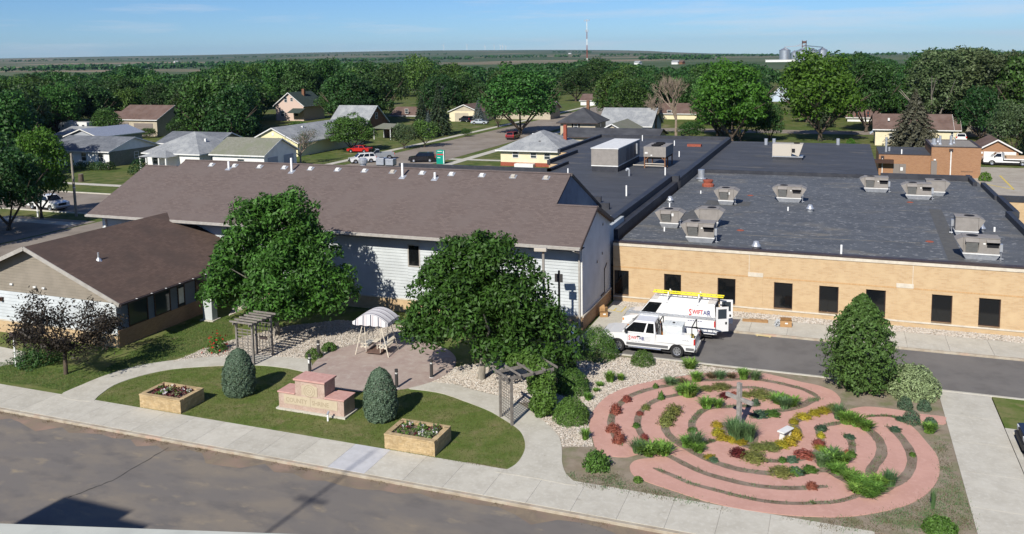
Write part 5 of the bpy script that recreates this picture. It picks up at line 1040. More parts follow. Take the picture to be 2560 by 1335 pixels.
# ------------------------------------------------- blades and bedding plants
def blade_mesh(name, n, R_, h, m, seed, wd=.018, spread=.9, segs=3):
    rng = np.random.default_rng(seed); V = []; Fs = []
    for i in range(n):
        a = rng.uniform(0, 6.283); r0 = rng.uniform(0, .35)*R_; L = h*rng.uniform(.65, 1.15); out = R_*rng.uniform(.25, 1.)*spread
        c, s = math.cos(a), math.sin(a); px_, py_ = -s*wd*rng.uniform(.7, 1.4), c*wd; a0 = rng.uniform(0, 6.28); bx, by = math.cos(a0)*r0, math.sin(a0)*r0; base = len(V)
        for k in range(segs+1):
            t = k/segs; x = bx+c*out*t; y = by+s*out*t; z = L*(1.9*t-1.05*t*t); w = 1-t*.9
            V.append((x-px_*w, y-py_*w, z)); V.append((x+px_*w, y+py_*w, z))
        for k in range(segs): q = base+2*k; Fs.append((q, q+1, q+3, q+2))
    me = bpy.data.meshes.new(name); me.from_pydata(V, [], Fs); me.update(); me.materials.append(m); return me
def mound_mesh(name, n, leaf, m, seed, aspect=.5):
    P, d = dome(n, seed, noise=.2, solid=.6); return leaf_mesh(name, P, d, leaf, m, seed, aspect=aspect, jitter=.7)
BED = {
 'lily': blade_mesh('daylily', 230, .5, .62, M_lily, 1, .034), 'lily2': blade_mesh('daylily', 230, .5, .62, M_lily, 2, .034), 'fesc': blade_mesh('fescue', 260, .5, .7, M_lilyD, 3, .016),
 'rust': blade_mesh('russet_grass', 220, .5, .5, M_rust, 4, .014), 'red': mound_mesh('barberry', 1100, .15, M_red, 5, .45), 'wine': mound_mesh('barberry', 1100, .15, M_wine, 6, .45),
 'gold': mound_mesh('golden_mound', 1100, .13, M_gold, 7), 'olive': mound_mesh('sedum_mound', 1300, .11, M_olive, 8), 'leafy': mound_mesh('perennial', 800, .22, M_box, 9), 'grey': mound_mesh('perennial', 800, .2, M_blue, 10)}
BNAME = {'lily': ('daylily', 'daylily clump'), 'lily2': ('daylily', 'daylily clump'), 'fesc': ('ornamental_grass', 'dark green grass tuft'), 'rust': ('ornamental_grass', 'russet grass tuft'), 'red': ('barberry', 'low red barberry'), 'wine': ('barberry', 'wine-red barberry'),
 'gold': ('golden_groundcover', 'golden ground cover mound'), 'olive': ('sedum', 'olive sedum mound'), 'leafy': ('perennial', 'leafy green perennial'), 'grey': ('perennial', 'grey-green perennial')}
def plant(kind, x, y, wpx, hpx, where, group='plants in the maze beds'):
    p = G(x, y, 0); w = px_size(p, wpx)*(1.42 if kind in ('lily', 'lily2', 'fesc', 'rust') else 1.02); p = p+Vector((p.x, p.y, 0)).normalized()*w*.22; h = max(.15, hgt(p, y-hpx)*1.1)
    nm, lb = BNAME[kind]; blade = kind in ('lily', 'lily2', 'fesc', 'rust')
    o = link(nm, BED[kind], None, None, (p.x, p.y, .02), random.uniform(0, 6.28)); tag(o, lb+' '+where, 'plant', group)
    o.scale = (w, w, h/.62*1.05) if blade else (w*random.uniform(.95, 1.2), w*random.uniform(.85, 1.05), h*.8) if kind in ('red', 'wine') else (w*random.uniform(1.1, 1.45), w*random.uniform(1.0, 1.25), h*.8); return o
def ZA(x, y): return 1360+x/4.923, 900+y/4.923
def ZB(x, y): return 1840+x/4.923, 900+y/4.923
def ZC(x, y): return 1540+x/4.923, 1080+y/4.923
def ZD(x, y): return 1980+x/4.414, 1080+y/4.414
# ------------------------------------------------- the maze
outer = [ZA(2560, 150), ZA(1960, 165), ZA(1700, 200), ZA(1400, 245), ZA(1150, 300), ZA(950, 360), ZA(800, 430), ZA(680, 530), ZA(600, 640), ZA(560, 760), ZA(560, 860), ZA(600, 970), ZA(620, 1050), ZA(660, 1115), ZA(740, 1160), ZA(870, 1190), ZA(1010, 1195), ZA(1090, 1180), ZA(1200, 1150), ZA(1290, 1160), ZC(480, 318), ZC(330, 330), ZC(230, 355), ZC(180, 400), ZC(170, 440), ZC(190, 500), ZC(250, 550), ZC(400, 620), ZC(700, 720), ZC(1000, 820), ZC(1300, 900), ZC(1600, 960), ZC(1900, 1000), ZC(2200, 1030), ZD(350, 938), ZD(600, 935), ZD(850, 905), ZD(1100, 855), ZD(1280, 800), ZD(1430, 725), ZD(1540, 630), ZD(1610, 520), ZD(1630, 420), ZD(1620, 330), ZD(1590, 240), ZD(1500, 130), ZD(1390, 0), ZB(2160, 810), ZB(2140, 770), ZB(2300, 770), ZB(2560, 792), ZB(2580, 745), ZB(2560, 697), ZB(2240, 660), ZB(2090, 630), ZB(1900, 600), ZB(1640, 575), ZB(1500, 585), ZB(1380, 612), ZB(1330, 632), ZB(1262, 590), ZB(1290, 500), ZB(1260, 440), ZB(1180, 375), ZB(1000, 310), ZB(800, 270), ZB(600, 220), ZB(380, 170), ZB(240, 148)]
maze = struct(MB().prism(smooth_loop(pix(outer), 3), -.1, .012).build('maze_path', M_pink))
M_strip = M_soil
def strip(pts, w, z=.0165):
    q = smooth_loop(pix(pts), 4, closed=False); q = [Vector(p) for p in q]; b = MB(); Lf = []; Rf = []
    for i, p in enumerate(q):
        d = (q[min(i+1, len(q)-1)]-q[max(i-1, 0)]).normalized(); n = Vector((-d.y, d.x)); t = i/(len(q)-1)
        ww = w*.76/2*(min(1, .35+min(t, 1-t)*14))*(1+.04*math.sin(i*1.7)+.05*math.sin(i*.63)); Lf.append(p+n*ww); Rf.append(p-n*ww)
    m = len(q); b.add([(*p, z) for p in Lf]+[(*p, z) for p in Rf], [(i, m+i, m+i+1, i+1) for i in range(m-1)])
    o = b.build('soil_strip', M_strip, maze); return o
S = [
 ([ZB(1030, 480), ZB(940, 415), ZB(820, 360), ZB(700, 328), ZB(550, 290), ZB(400, 262), ZB(250, 238), ZB(60, 235), ZA(2240, 245), ZA(1900, 255), ZA(1700, 290), ZA(1500, 320), ZA(1350, 350), ZA(1200, 390), ZA(1050, 450), ZA(960, 520), ZA(880, 600), ZA(835, 700), ZA(825, 780), ZA(850, 880), ZA(900, 980), ZA(940, 1055)], .50),
 ([ZB(1010, 490), ZB(930, 500), ZB(820, 560), ZB(640, 605), ZB(450, 640), ZB(280, 690), ZB(170, 700)], .62),
 ([ZB(640, 452), ZB(500, 400), ZB(350, 362), ZB(200, 340), ZB(60, 340), ZA(2300, 345), ZA(2100, 350), ZA(1900, 385), ZA(1750, 405), ZA(1600, 440), ZA(1450, 470), ZA(1300, 540), ZA(1200, 630), ZA(1155, 720), ZA(1155, 820), ZA(1190, 900), ZA(1250, 980), ZA(1310, 1060), ZA(1420, 1130), ZA(1550, 1190), ZA(1650, 1240), ZC(900, 425), ZC(1100, 512), ZC(1400, 597), ZC(1700, 660), ZC(2000, 690), ZC(2300, 692), ZD(300, 606), ZD(400, 605)], .46),
 ([ZA(1700, 572), ZA(1600, 620), ZA(1530, 700), ZA(1490, 790), ZA(1500, 870), ZA(1560, 950), ZA(1650, 1020), ZA(1760, 1090), ZA(1900, 1165), ZA(2050, 1240), ZC(1300, 403), ZC(1500, 460), ZC(1700, 492), ZC(1900, 512), ZC(2150, 520), ZC(2350, 495), ZD(80, 455), ZD(250, 430), ZD(400, 430), ZD(560, 520), ZD(750, 610), ZD(950, 630), ZD(1100, 590), ZD(1220, 520), ZD(1300, 420), ZD(1325, 300), ZD(1285, 180), ZD(1200, 60), ZB(1950, 880), ZB(1850, 815)], .56),
 ([ZA(1830, 880), ZA(1820, 780), ZA(1870, 700), ZA(1945, 630), ZA(2060, 590), ZA(2250, 580), ZA(2400, 570), ZB(150, 570), ZB(290, 555)], .48),
 ([ZA(2150, 450), ZA(2350, 425), ZB(60, 428), ZB(220, 420), ZB(400, 450), ZB(520, 520), ZB(640, 570)], .5),
 ([ZA(2130, 780), ZA(2140, 900), ZA(2250, 980), ZA(2450, 1030), ZB(100, 1050), ZB(300, 1092), ZB(500, 1075), ZB(690, 1000), ZB(755, 900), ZB(715, 810), ZB(720, 760), ZB(850, 695), ZB(1000, 645), ZB(1150, 595), ZB(1280, 590), ZB(1330, 680), ZB(1460, 780), ZB(1600, 845), ZB(1700, 920), ZB(1765, 1000), ZB(1795, 1100), ZB(1775, 1200), ZB(1700, 1300), ZD(870, 430), ZD(830, 480)], .62),
 ([ZA(1830, 1050), ZA(1990, 1022), ZA(2110, 985)], .4),
 ([ZB(1300, 770), ZB(1200, 790), ZB(1090, 815), ZB(1025, 880), ZB(1040, 960), ZB(1055, 1050), ZB(1000, 1130), ZB(900, 1185), ZB(750, 1232), ZB(560, 1247), ZB(350, 1240), ZB(200, 1210), ZB(50, 1165), ZA(2330, 1135)], .46),
 ([ZB(1345, 920), ZB(1415, 1000), ZB(1430, 1100), ZB(1400, 1190), ZD(560, 330), ZD(450, 400)], .46),
 ([ZC(455, 445), ZC(700, 540), ZC(900, 630), ZC(1200, 712), ZC(1500, 790), ZC(1800, 850), ZC(2100, 880), ZC(2400, 882), ZD(250, 785), ZD(450, 778), ZD(640, 735), ZD(740, 690)], .34),
 ([ZB(1600, 700), ZB(1750, 690), ZB(1900, 697), ZB(2000, 730), ZB(2070, 765)], .3)]
for i, (q, w) in enumerate(S): strip(q, w, .0165+i*.0006)
def strip_weeds(name, label, n, h, m, seed, frac):
    rng = np.random.default_rng(seed); pts = []
    for q, w in S:
        c = np.array(smooth_loop(pix(q), 6, closed=False)); c = c[rng.uniform(0, 1, len(c)) < frac]
        if len(c): pts.append(c[rng.integers(0, len(c), n//len(S))]+rng.normal(0, w*.2, (n//len(S), 2)))
    q = np.vstack(pts); n = len(q); a = rng.uniform(0, 6.28, n); hh = h*rng.uniform(.4, 1.4, n); ln = rng.normal(0, .5, (n, 2))*hh[:, None]; dx = np.column_stack([np.cos(a), np.sin(a)])*.014
    V = np.stack([np.column_stack([q-dx, np.full(n, .02)]), np.column_stack([q+dx, np.full(n, .02)]), np.column_stack([q+ln, .02+hh])], 1).reshape(-1, 3)
    me = bpy.data.meshes.new(name); me.from_pydata(V.tolist(), [], np.arange(3*n).reshape(-1, 3).tolist()); me.update(); me.materials.append(m); tag(link(name, me), label, 'grass', kind='stuff')
strip_weeds('strip_weeds', 'small green weeds along the soil strips of the maze', 4200, .09, M_lilyD, 51, .45); strip_weeds('strip_dry_weeds', 'dry weeds along the soil strips of the maze', 3600, .06, M_rust, 52, .6)
# wide planted pocket lower right
MB().sheet(smooth_loop(pix([ZD(330, 330), ZD(480, 260), ZD(620, 290), ZD(560, 420), ZD(720, 480), ZD(900, 540), ZD(1060, 520), ZD(1150, 600), ZD(1000, 700), ZD(820, 740), ZD(690, 690), ZD(600, 560), ZD(430, 470)]), 3), .025).build('soil_strip', M_strip, maze)
MB().sheet(smooth_loop(pix([ZA(2100, 800), ZA(2250, 770), ZA(2450, 790), ZB(180, 800), ZB(280, 950), ZB(200, 1060), ZB(0, 1030), ZA(2300, 990), ZA(2130, 930)]), 3), .026).build('soil_strip', M_strip, maze)
PL = [
 ('red', *ZA(1020, 515), 28, 15, 'topmost on the outer left strip'), ('red', *ZA(885, 660), 32, 24, 'middle of the outer left strip'), ('red', *ZA(850, 890), 32, 22, 'upper end of the long red row, outer left strip'), ('red', *ZA(920, 1030), 32, 34, 'lower end of the outer left strip'),
 ('red', *ZA(1235, 985), 22, 14, 'on the second strip from the left'), ('red', *ZA(1180, 680), 20, 7, 'small, on the second strip from the left'), ('olive', *ZA(1255, 610), 20, 12, 'high on the second strip from the left'), ('leafy', *ZA(1135, 830), 16, 10, 'on the second strip from the left'),
 ('olive', *ZA(1600, 660), 36, 22, 'upper part of the third strip from the left'), ('olive', *ZA(1500, 810), 36, 26, 'lower part of the third strip from the left'), ('olive', *ZA(1540, 740), 36, 26, 'middle of the third strip from the left'),
 ('leafy', *ZA(1440, 490), 12, 20, 'upright, on the second strip near the top'), ('leafy', *ZA(1375, 350), 10, 12, 'upright, on the top outer strip'), ('leafy', *ZA(1830, 885), 20, 9, 'at the end of a short inner strip'),
 ('fesc', *ZA(1560, 325), 44, 17, 'on the top strip, leftmost'), ('rust', *ZA(1700, 300), 40, 14, 'on the top strip'), ('lily', *ZA(1870, 285), 38, 24, 'on the top strip left of the cross'), ('rust', *ZA(2060, 240), 36, 16, 'top rim left of the cross'), ('fesc', *ZA(2170, 250), 40, 18, 'top rim behind the cross'), ('rust', *ZA(2300, 235), 34, 14, 'top rim behind the cross post'),
 ('lily2', *ZB(90, 255), 34, 26, 'top rim right of the cross'), ('fesc', *ZB(240, 265), 40, 20, 'top rim, rightmost'),
 ('lily', *ZA(1780, 480), 56, 34, 'left of the inner loop'), ('lily2', *ZA(1700, 450), 40, 22, 'beside the second strip near the top'), ('lily', *ZA(2000, 620), 40, 28, 'under the inner loop'), ('lily2', *ZA(2140, 600), 34, 20, 'under the inner loop near the cross'),
 ('olive', *ZA(2010, 375), 34, 9, 'second strip from the top, left'), ('olive', *ZA(2180, 360), 46, 12, 'second strip from the top'), ('wine', *ZA(2220, 470), 28, 13, 'left behind the cross arm'), ('red', *ZA(2350, 440), 20, 9, 'behind the cross post'),
 ('olive', *ZB(120, 450), 26, 10, 'right behind the cross'), ('olive', *ZB(300, 460), 50, 14, 'inner loop right of the cross'), ('lily', *ZB(520, 560), 46, 24, 'inner loop right end'), ('lily2', *ZB(680, 590), 48, 24, 'right end of the inner loop by the path'), ('fesc', *ZB(600, 620), 46, 26, 'middle of the inner loop right end'),
 ('leafy', *ZB(440, 690), 34, 12, 'below the inner loop'), ('grey', *ZB(290, 705), 34, 14, 'below the cross arm'), ('grey', *ZB(240, 560), 18, 16, 'upright right of the cross arm'),
 ('lily', *ZA(1290, 1210), 56, 32, 'front left of the maze, left'), ('fesc', *ZA(1160, 1180), 52, 32, 'front left of the maze, outermost'), ('lily2', *ZA(1460, 1200), 60, 32, 'front left of the maze, right'),
 ('lily', *ZA(1760, 1100), 46, 28, 'left of the golden bed'), ('fesc', *ZA(1870, 1120), 54, 38, 'beside the golden bed'), ('lily2', *ZA(1900, 1160), 40, 24, 'below the golden bed corner'), ('gold', *ZA(2040, 1220), 24, 10, 'small, on the third strip'), ('grey', *ZA(2080, 1250), 20, 9, 'small, on the third strip'),
 ('gold', *ZA(2130, 830), 26, 14, 'left edge of the cross bed, top'), ('gold', *ZA(2140, 930), 26, 18, 'left edge of the cross bed, middle'), ('gold', *ZA(2200, 990), 30, 16, 'left corner of the cross bed'), ('gold', *ZA(2320, 1015), 30, 13, 'front edge of the cross bed'), ('gold', *ZA(2430, 1040), 28, 11, 'front edge of the cross bed, right'),
 ('fesc', *ZA(2330, 960), 52, 40, 'at the foot of the cross, left'), ('lily', *ZA(2440, 960), 40, 30, 'at the foot of the cross, behind'), ('fesc', *ZB(20, 1030), 52, 42, 'at the foot of the cross, front'), ('fesc', *ZB(150, 1030), 52, 42, 'at the foot of the cross, right'),
 ('olive', *ZB(270, 1105), 40, 12, 'between the cross and the bench, left'), ('olive', *ZB(420, 1105), 44, 14, 'between the cross and the bench, right'),
 ('gold', *ZB(560, 1080), 32, 17, 'in front of the bench'), ('gold', *ZB(660, 1050), 34, 22, 'right front of the bench'), ('gold', *ZB(740, 970), 30, 24, 'right of the bench'), ('gold', *ZB(700, 890), 26, 14, 'behind the bench'), ('gold', *ZB(710, 790), 22, 14, 'on the narrow neck behind the bench'),
 ('gold', *ZB(830, 725), 30, 13, 'yellow row behind the bench, first'), ('gold', *ZB(970, 680), 30, 13, 'yellow row behind the bench, second'), ('gold', *ZB(1080, 650), 28, 13, 'yellow row behind the bench, third'), ('olive', *ZB(1200, 620), 32, 14, 'end of the yellow row behind the bench'),
 ('fesc', *ZB(1260, 750), 40, 34, 'right centre of the maze, upper left'), ('lily', *ZB(1350, 810), 48, 32, 'right centre of the maze, middle'), ('lily2', *ZB(1480, 840), 50, 30, 'right centre of the maze, lower'), ('lily', *ZB(1600, 890), 40, 26, 'right centre of the maze, last'),
 ('grey', *ZB(1050, 870), 26, 12, 'top of the S-bend right of the bench'), ('gold', *ZB(1045, 960), 20, 14, 'in the S-bend right of the bench'), ('red', *ZB(1020, 1060), 32, 14, 'in the S-bend right of the bench'), ('gold', *ZB(1030, 1100), 24, 9, 'under the red barberry in the S-bend'), ('red', *ZB(840, 1215), 42, 21, 'round, in the strip under the bench'), ('grey', *ZB(690, 1255), 28, 11, 'left of the round red barberry'), ('leafy', *ZB(570, 1260), 16, 12, 'in the strip under the bench'), ('olive', *ZB(220, 1245), 54, 20, 'long, in the strip under the cross'), ('wine', *ZB(20, 1190), 42, 20, 'dark, left end of the strip under the cross'),
 ('grey', *ZB(1400, 970), 20, 9, 'top of the short right strip'), ('red', *ZB(1365, 1160), 16, 11, 'on the short right strip'), ('leafy', *ZB(1420, 1190), 18, 12, 'lower end of the short right strip'),
 ('lily', *ZD(420, 380), 62, 34, 'lower right pocket, first'), ('fesc', *ZD(330, 410), 46, 30, 'lower right pocket, left'), ('lily2', *ZD(560, 370), 42, 26, 'lower right pocket, upper'), ('fesc', *ZD(470, 350), 44, 32, 'lower right pocket, back'), ('lily', *ZD(500, 490), 52, 26, 'lower right pocket, middle'), ('lily2', *ZD(640, 570), 54, 26, 'lower right pocket, right of middle'), ('lily', *ZD(780, 640), 58, 28, 'lower right pocket, front'), ('lily2', *ZD(720, 700), 54, 24, 'lower right pocket, lowest'), ('lily', *ZD(900, 700), 58, 28, 'lower right pocket, front right'), ('lily2', *ZD(960, 620), 50, 26, 'lower right pocket, back right'), ('fesc', *ZD(1080, 620), 44, 36, 'lower right pocket, tall, right end'), ('lily', *ZD(840, 740), 50, 20, 'lower right pocket, nearest'),
 ('leafy', *ZD(40, 470), 28, 16, 'strip left of the lower right pocket'), ('leafy', *ZD(200, 440), 30, 12, 'beside the lower right pocket'), ('olive', *ZC(2040, 535), 50, 17, 'on the third strip under the bench'), ('grey', *ZC(2220, 525), 26, 16, 'right of the sedum on the third strip'),
 ('red', *ZD(220, 630), 32, 16, 'alone near the end of the front strip'), ('leafy', *ZD(1330, 270), 14, 7, 'small, on the outer right strip'), ('grey', *ZB(1960, 880), 24, 10, 'upper end of the outer right strip'), ('grey', *ZB(2030, 750), 22, 6, 'low, beside the exit path'), ('lily', *ZB(2370, 920), 40, 26, 'below the exit path by the sidewalk'),
 ('lily', *ZA(510, 1000), 28, 26, 'in the pebbles left of the maze, lowest'), ('lily2', *ZA(540, 510), 26, 18, 'in the pebbles beside the boxwoods'), ('lily', *ZA(690, 335), 24, 10, 'small, in the pebbles above the maze'), ('lily2', *ZA(815, 290), 30, 26, 'in the pebbles above the maze, tall'), ('lily', *ZA(950, 265), 24, 16, 'in the pebbles above the maze, right'), ('lily2', *ZA(640, 400), 20, 8, 'tiny, in the pebbles above the maze'), ('lily', *ZA(1800, 130), 46, 24, 'in the pebbles by the drive kerb'), ('lily2', 1528, 900, 20, 10, 'tiny, in the pebbles by the boxwoods'),
 ('fesc', 1390, 945, 30, 40, 'tall, in the shade behind the vine arbor'), ('leafy', 1428, 925, 26, 18, 'in shade by the service walk'), ('fesc', 2332, 1275, 18, 40, 'single tall tuft at the lower right corner')]
for k in PL: plant(*k)
# scattered weeds and stones in the bare soil
def sample(poly, n, seed):
    P = np.array(poly); rng = np.random.default_rng(seed); out = np.empty((0, 2))
    while len(out) < n:
        q = np.column_stack([rng.uniform(P[:, 0].min(), P[:, 0].max(), 3*n), rng.uniform(P[:, 1].min(), P[:, 1].max(), 3*n)]); ins = np.zeros(len(q), bool); j = len(P)-1
        for i in range(len(P)):
            ins ^= ((P[i, 1] > q[:, 1]) != (P[j, 1] > q[:, 1])) & (q[:, 0] < (P[j, 0]-P[i, 0])*(q[:, 1]-P[i, 1])/(P[j, 1]-P[i, 1]+1e-12)+P[i, 0]); j = i
        out = np.vstack([out, q[ins]])
    return out[:n]
def tufts(name, label, poly, n, h, m, seed, w=.012, clump=0, z=0.0):
    q = sample(poly, n, seed); rng = np.random.default_rng(seed)
    if clump:
        c = sample(poly, clump, seed+1); q = c[rng.integers(0, clump, n)]+rng.normal(0, .16, (n, 2))
    a = rng.uniform(0, 6.28, n); hh = h*rng.uniform(.5, 1.3, n); ln = rng.normal(0, .5, (n, 2))*hh[:, None]
    dx = np.column_stack([np.cos(a), np.sin(a)])*w
    V = np.stack([np.column_stack([q-dx, np.full(n, z)]), np.column_stack([q+dx, np.full(n, z)]), np.column_stack([q+ln, z+hh])], 1).reshape(-1, 3)
    me = bpy.data.meshes.new(name); me.from_pydata(V.tolist(), [], np.arange(3*n).reshape(-1, 3).tolist()); me.update(); me.materials.append(m)
    return tag(link(name, me), label, 'grass', kind='stuff')
isl = pix([(240, 1000), (285, 965), (350, 942), (430, 925), (520, 918), (600, 915), (700, 921), (762, 931), (800, 955), (890, 979), (1000, 974), (1110, 987), (1180, 1012), (1247, 1043), (1285, 1068), (1304, 1086), (1312, 1110), (1305, 1135), (1288, 1160), (1262, 1172), (1180, 1162), (1000, 1130), (800, 1090), (600, 1058), (400, 1027)])
tufts('lawn_blades', 'short mown grass of the front lawn island', isl, 34000, .045, M_blade, 3, .013)
tufts('lawn_blades', 'short mown grass of the lawn under the plum tree', pix([(0, 954), (100, 967), (165, 979), (205, 960), (270, 934), (430, 899), (520, 866), (580, 845), (585, 790), (480, 800), (330, 880), (250, 930), (60, 915), (0, 905)]), 22000, .05, M_blade, 4, .015)
WEEDY = [(1420, 1186), (1540, 1188), (1562, 1204), (1682, 1234), (1804, 1271), (1926, 1292), (2059, 1301), (2173, 1292), (2270, 1268), (2330, 1230), (2356, 1180), (2353, 1150), (2338, 1108), (2356, 1096), (2436, 1326), (2100, 1326), (1900, 1288), (1440, 1212)]
tufts('weeds', 'sparse weeds in the bare soil around the maze', pix(WEEDY), 5200, .06, M_lilyD, 5, .012, clump=170)
tufts('dry_weeds', 'dry tan weeds in the bare soil around the maze', pix(WEEDY), 4200, .05, M_rust, 6, .012, clump=150)
tufts('kerb_weeds', 'thin weeds growing along the street kerb', [(-45, 31.42), (-8, 31.42), (-8, 31.52), (-45, 31.52)], 2500, .05, M_rust, 7, .012, clump=60, z=-.12)
# vine over the right arbor
def vine(label, pts, n, seed):
    rng = np.random.default_rng(seed); C = np.array([[*GY(x, y, Y)] for x, y, Y, r in pts]); Rr = np.array([p[3] for p in pts]); idx = rng.choice(len(C), n, p=Rr**2/(Rr**2).sum()); d = sphere_dirs(n, rng)
    P = C[idx]+d*Rr[idx][:, None]*rng.uniform(.55, 1.1, (n, 1)); c0 = C.mean(0); c0[2] = 0; P = P-c0; P[:, 2] = np.clip(P[:, 2], .03, None)
    o = thing('climbing_vine', label, 'vine', (c0[0], c0[1], 0)); link('foliage', leaf_mesh('foliage', P, d+np.array([0, 0, .3]), .13, M_box, seed, aspect=.7), None, o)
    MB().tube((.1, 0, 0), (0, .1, 1.6), .04, .02, 6).build('stem', M_bark, o); return o
vine('dense green vine swallowing the right side of the lattice arbor', [(1285, 902, 41.0, .42), (1310, 900, 40.9, .48), (1335, 908, 40.7, .5), (1352, 925, 40.4, .5), (1340, 945, 40.3, .46), (1366, 945, 40.2, .46), (1342, 970, 40.3, .48), (1368, 972, 40.1, .46), (1350, 995, 40.2, .48), (1372, 998, 40.0, .42), (1340, 1012, 40.2, .36), (1364, 1020, 40.0, .36), (1350, 1034, 40.0, .28)], 8000, 77)
# ---------------------------------------------------------------- trees of the town that stand out
tree_px('K', 22, 576, 335, 190, 'big dark tree at the left edge beside the cross street', mat_=M_leafD)
tree_px('L', 104, 545, 311, 150, 'bright yellow-green tree beside the big dark one, parked truck under it')
tree_px('D', -40, 470, 300, 170, 'dark tree behind the big one at the left edge')
tree_px('B', 268, 352, 268, 82, 'round tree left of the tan two-door garage')
tree_px('S', 372, 345, 318, 44, 'small tree in front of the tan two-door garage')
tree_px('B', 462, 348, 283, 80, 'dark tree at the right corner of the tan two-door garage')
tree_px('A', 545, 350, 235, 110, 'tall tree behind the white hip-roofed house')
tree_px('C', 618, 355, 290, 86, 'dark tree between the garage and the pale yellow house')
tree_px('K', 880, 378, 278, 128, 'round tree shading the red car', mat_=M_leafT)
tree_px('S', 750, 338, 300, 60, 'shrubby tree behind the pale yellow house')
tree_px('S', 1010, 372, 306, 70, 'brownish shrub thicket left of the street', mat_=M_leafG)
tree_px('S', 1062, 368, 296, 74, 'green shrub thicket at the street corner')
tree_px('P', 1098, 338, 203, 84, 'tall dark spruce left of the street', name='spruce_tree')
tree_px('P', 1055, 335, 236, 66, 'dark spruce beside the white cottage', name='spruce_tree')
tree_px('PB', 1072, 345, 276, 46, 'small blue spruce at the foot of the tall dark spruce', name='spruce_tree')
tree_px('PB', 1196, 306, 243, 40, 'blue spruce in front of the brown-roofed ranch house', name='spruce_tree')
tree_px('S', 1165, 342, 320, 28, 'small round shrub tree on the street lawn')
tree_px('K', 1300, 336, 148, 206, 'huge round tree beside the street, behind the cream house', mat_=M_leafT)
tree_px('B', 1245, 318, 215, 70, 'tree on the left flank of the huge round street tree')
tree_px('L', 1830, 363, 143, 200, 'big bright round tree behind the flat roofs, right of the bare tree')
tree_px('L', 2050, 353, 117, 216, 'big bright round tree with visible trunk behind the rear roof')
tree_px('K', 2165, 330, 122, 150, 'dark round tree behind the bright one near the grain bins', mat_=M_leafT)
tree_px('D', 1925, 352, 255, 80, 'dark low tree between the two bright round trees')
tree_px('S', 1612, 338, 288, 44, 'small dark tree in front of the pale blue house', mat_=M_leafD)
tree_px('S', 1730, 350, 300, 70, 'shrubby tree at the foot of the bare tree', mat_=M_leafT)
tree_px('PG', 2284, 374, 222, 165, 'broad grey-green spruce behind the brown brick plant', name='spruce_tree')
tree_px('E', 2330, 340, 98, 150, 'tall pale-trunked cottonwood, leftmost of the right group', name='cottonwood')
tree_px('E', 2420, 335, 92, 176, 'tallest cottonwood with pale trunks', name='cottonwood')
tree_px('E', 2495, 340, 104, 150, 'tall cottonwood, right of the tallest', name='cottonwood')
tree_px('A', 2560, 345, 118, 150, 'tall tree at the right edge beyond the garage')
tree_px('D', 2450, 352, 208, 130, 'dark tree in front of the cottonwoods')
tree_px('B', 2535, 388, 248, 120, 'olive willow-like tree above the flatbed truck', mat_=M_leafG)
tree_px('D', 2240, 318, 178, 90, 'dark tree behind the cream cottage')
put_tree('K', (-84.5, 57.5, -.15), 11.5, 11, 'tree just outside the left edge whose shadow crosses the yard', mat_=M_leafD)
put_tree('B', (-93, 60, -.15), 11, 11, 'second tree outside the left edge shading the cross street', mat_=M_leafD)
def bare_tree(px, py, ty, wpx, label, n, seed, name='bare_tree', leafy=0):
    p = G(px, py, -.15); h = hgt(p, ty); w = px_size(p, wpx); t = thing(name, label, 'tree', tuple(p)); b = MB(); rng = random.Random(seed); tips = []
    def grow(a, d, L, r, k):
        e = a+d*L; b.tube(a, e, r, r*.6, 5 if k > 1 else 7, False); tips.append(e)
        if k >= 5 or r < .012: return
        for i in range(3 if k > 0 else n):
            nd = (d+Vector((rng.gauss(0, .42), rng.gauss(0, .42), rng.gauss(.1, .25)))).normalized(); grow(e-d*L*rng.uniform(0, .3), nd, L*rng.uniform(.62, .85), r*.58, k+1)
    grow(Vector((0, 0, 0)), Vector((0, 0, 1)), h*.22, h*.018, 0)
    tp = max(v[2] for v in b.v); wd = max(abs(v[0]) for v in b.v); b.v = [(v[0]*w*.55/wd, v[1]*w*.55/wd, v[2]*h/tp) for v in b.v]
    b.build('branches', M_twig, t)
    if leafy:
        T = np.array([tuple(x) for x in tips]); T[:, :2] *= w*.55/wd; T[:, 2] *= h/tp; rng2 = np.random.default_rng(seed); P = T[rng2.integers(0, len(T), leafy)]+rng2.normal(0, .35, (leafy, 3)); P = P[P[:, 2] > h*.3]
        link('crown', leaf_mesh('crown', P, np.tile([0, 0, 1.], (len(P), 1)), .2, M_leafG, seed), None, t)
    return t
bare_tree(1690, 346, 176, 120, 'leafless grey-brown tree between the big green crowns', 5, 5)
bare_tree(1640, 340, 232, 70, 'lower leafless tree beside the pale blue house', 4, 9)
bare_tree(752, 412, 322, 110, 'half-bare many-stemmed shrub tree beside the double garage', 5, 14, leafy=900)
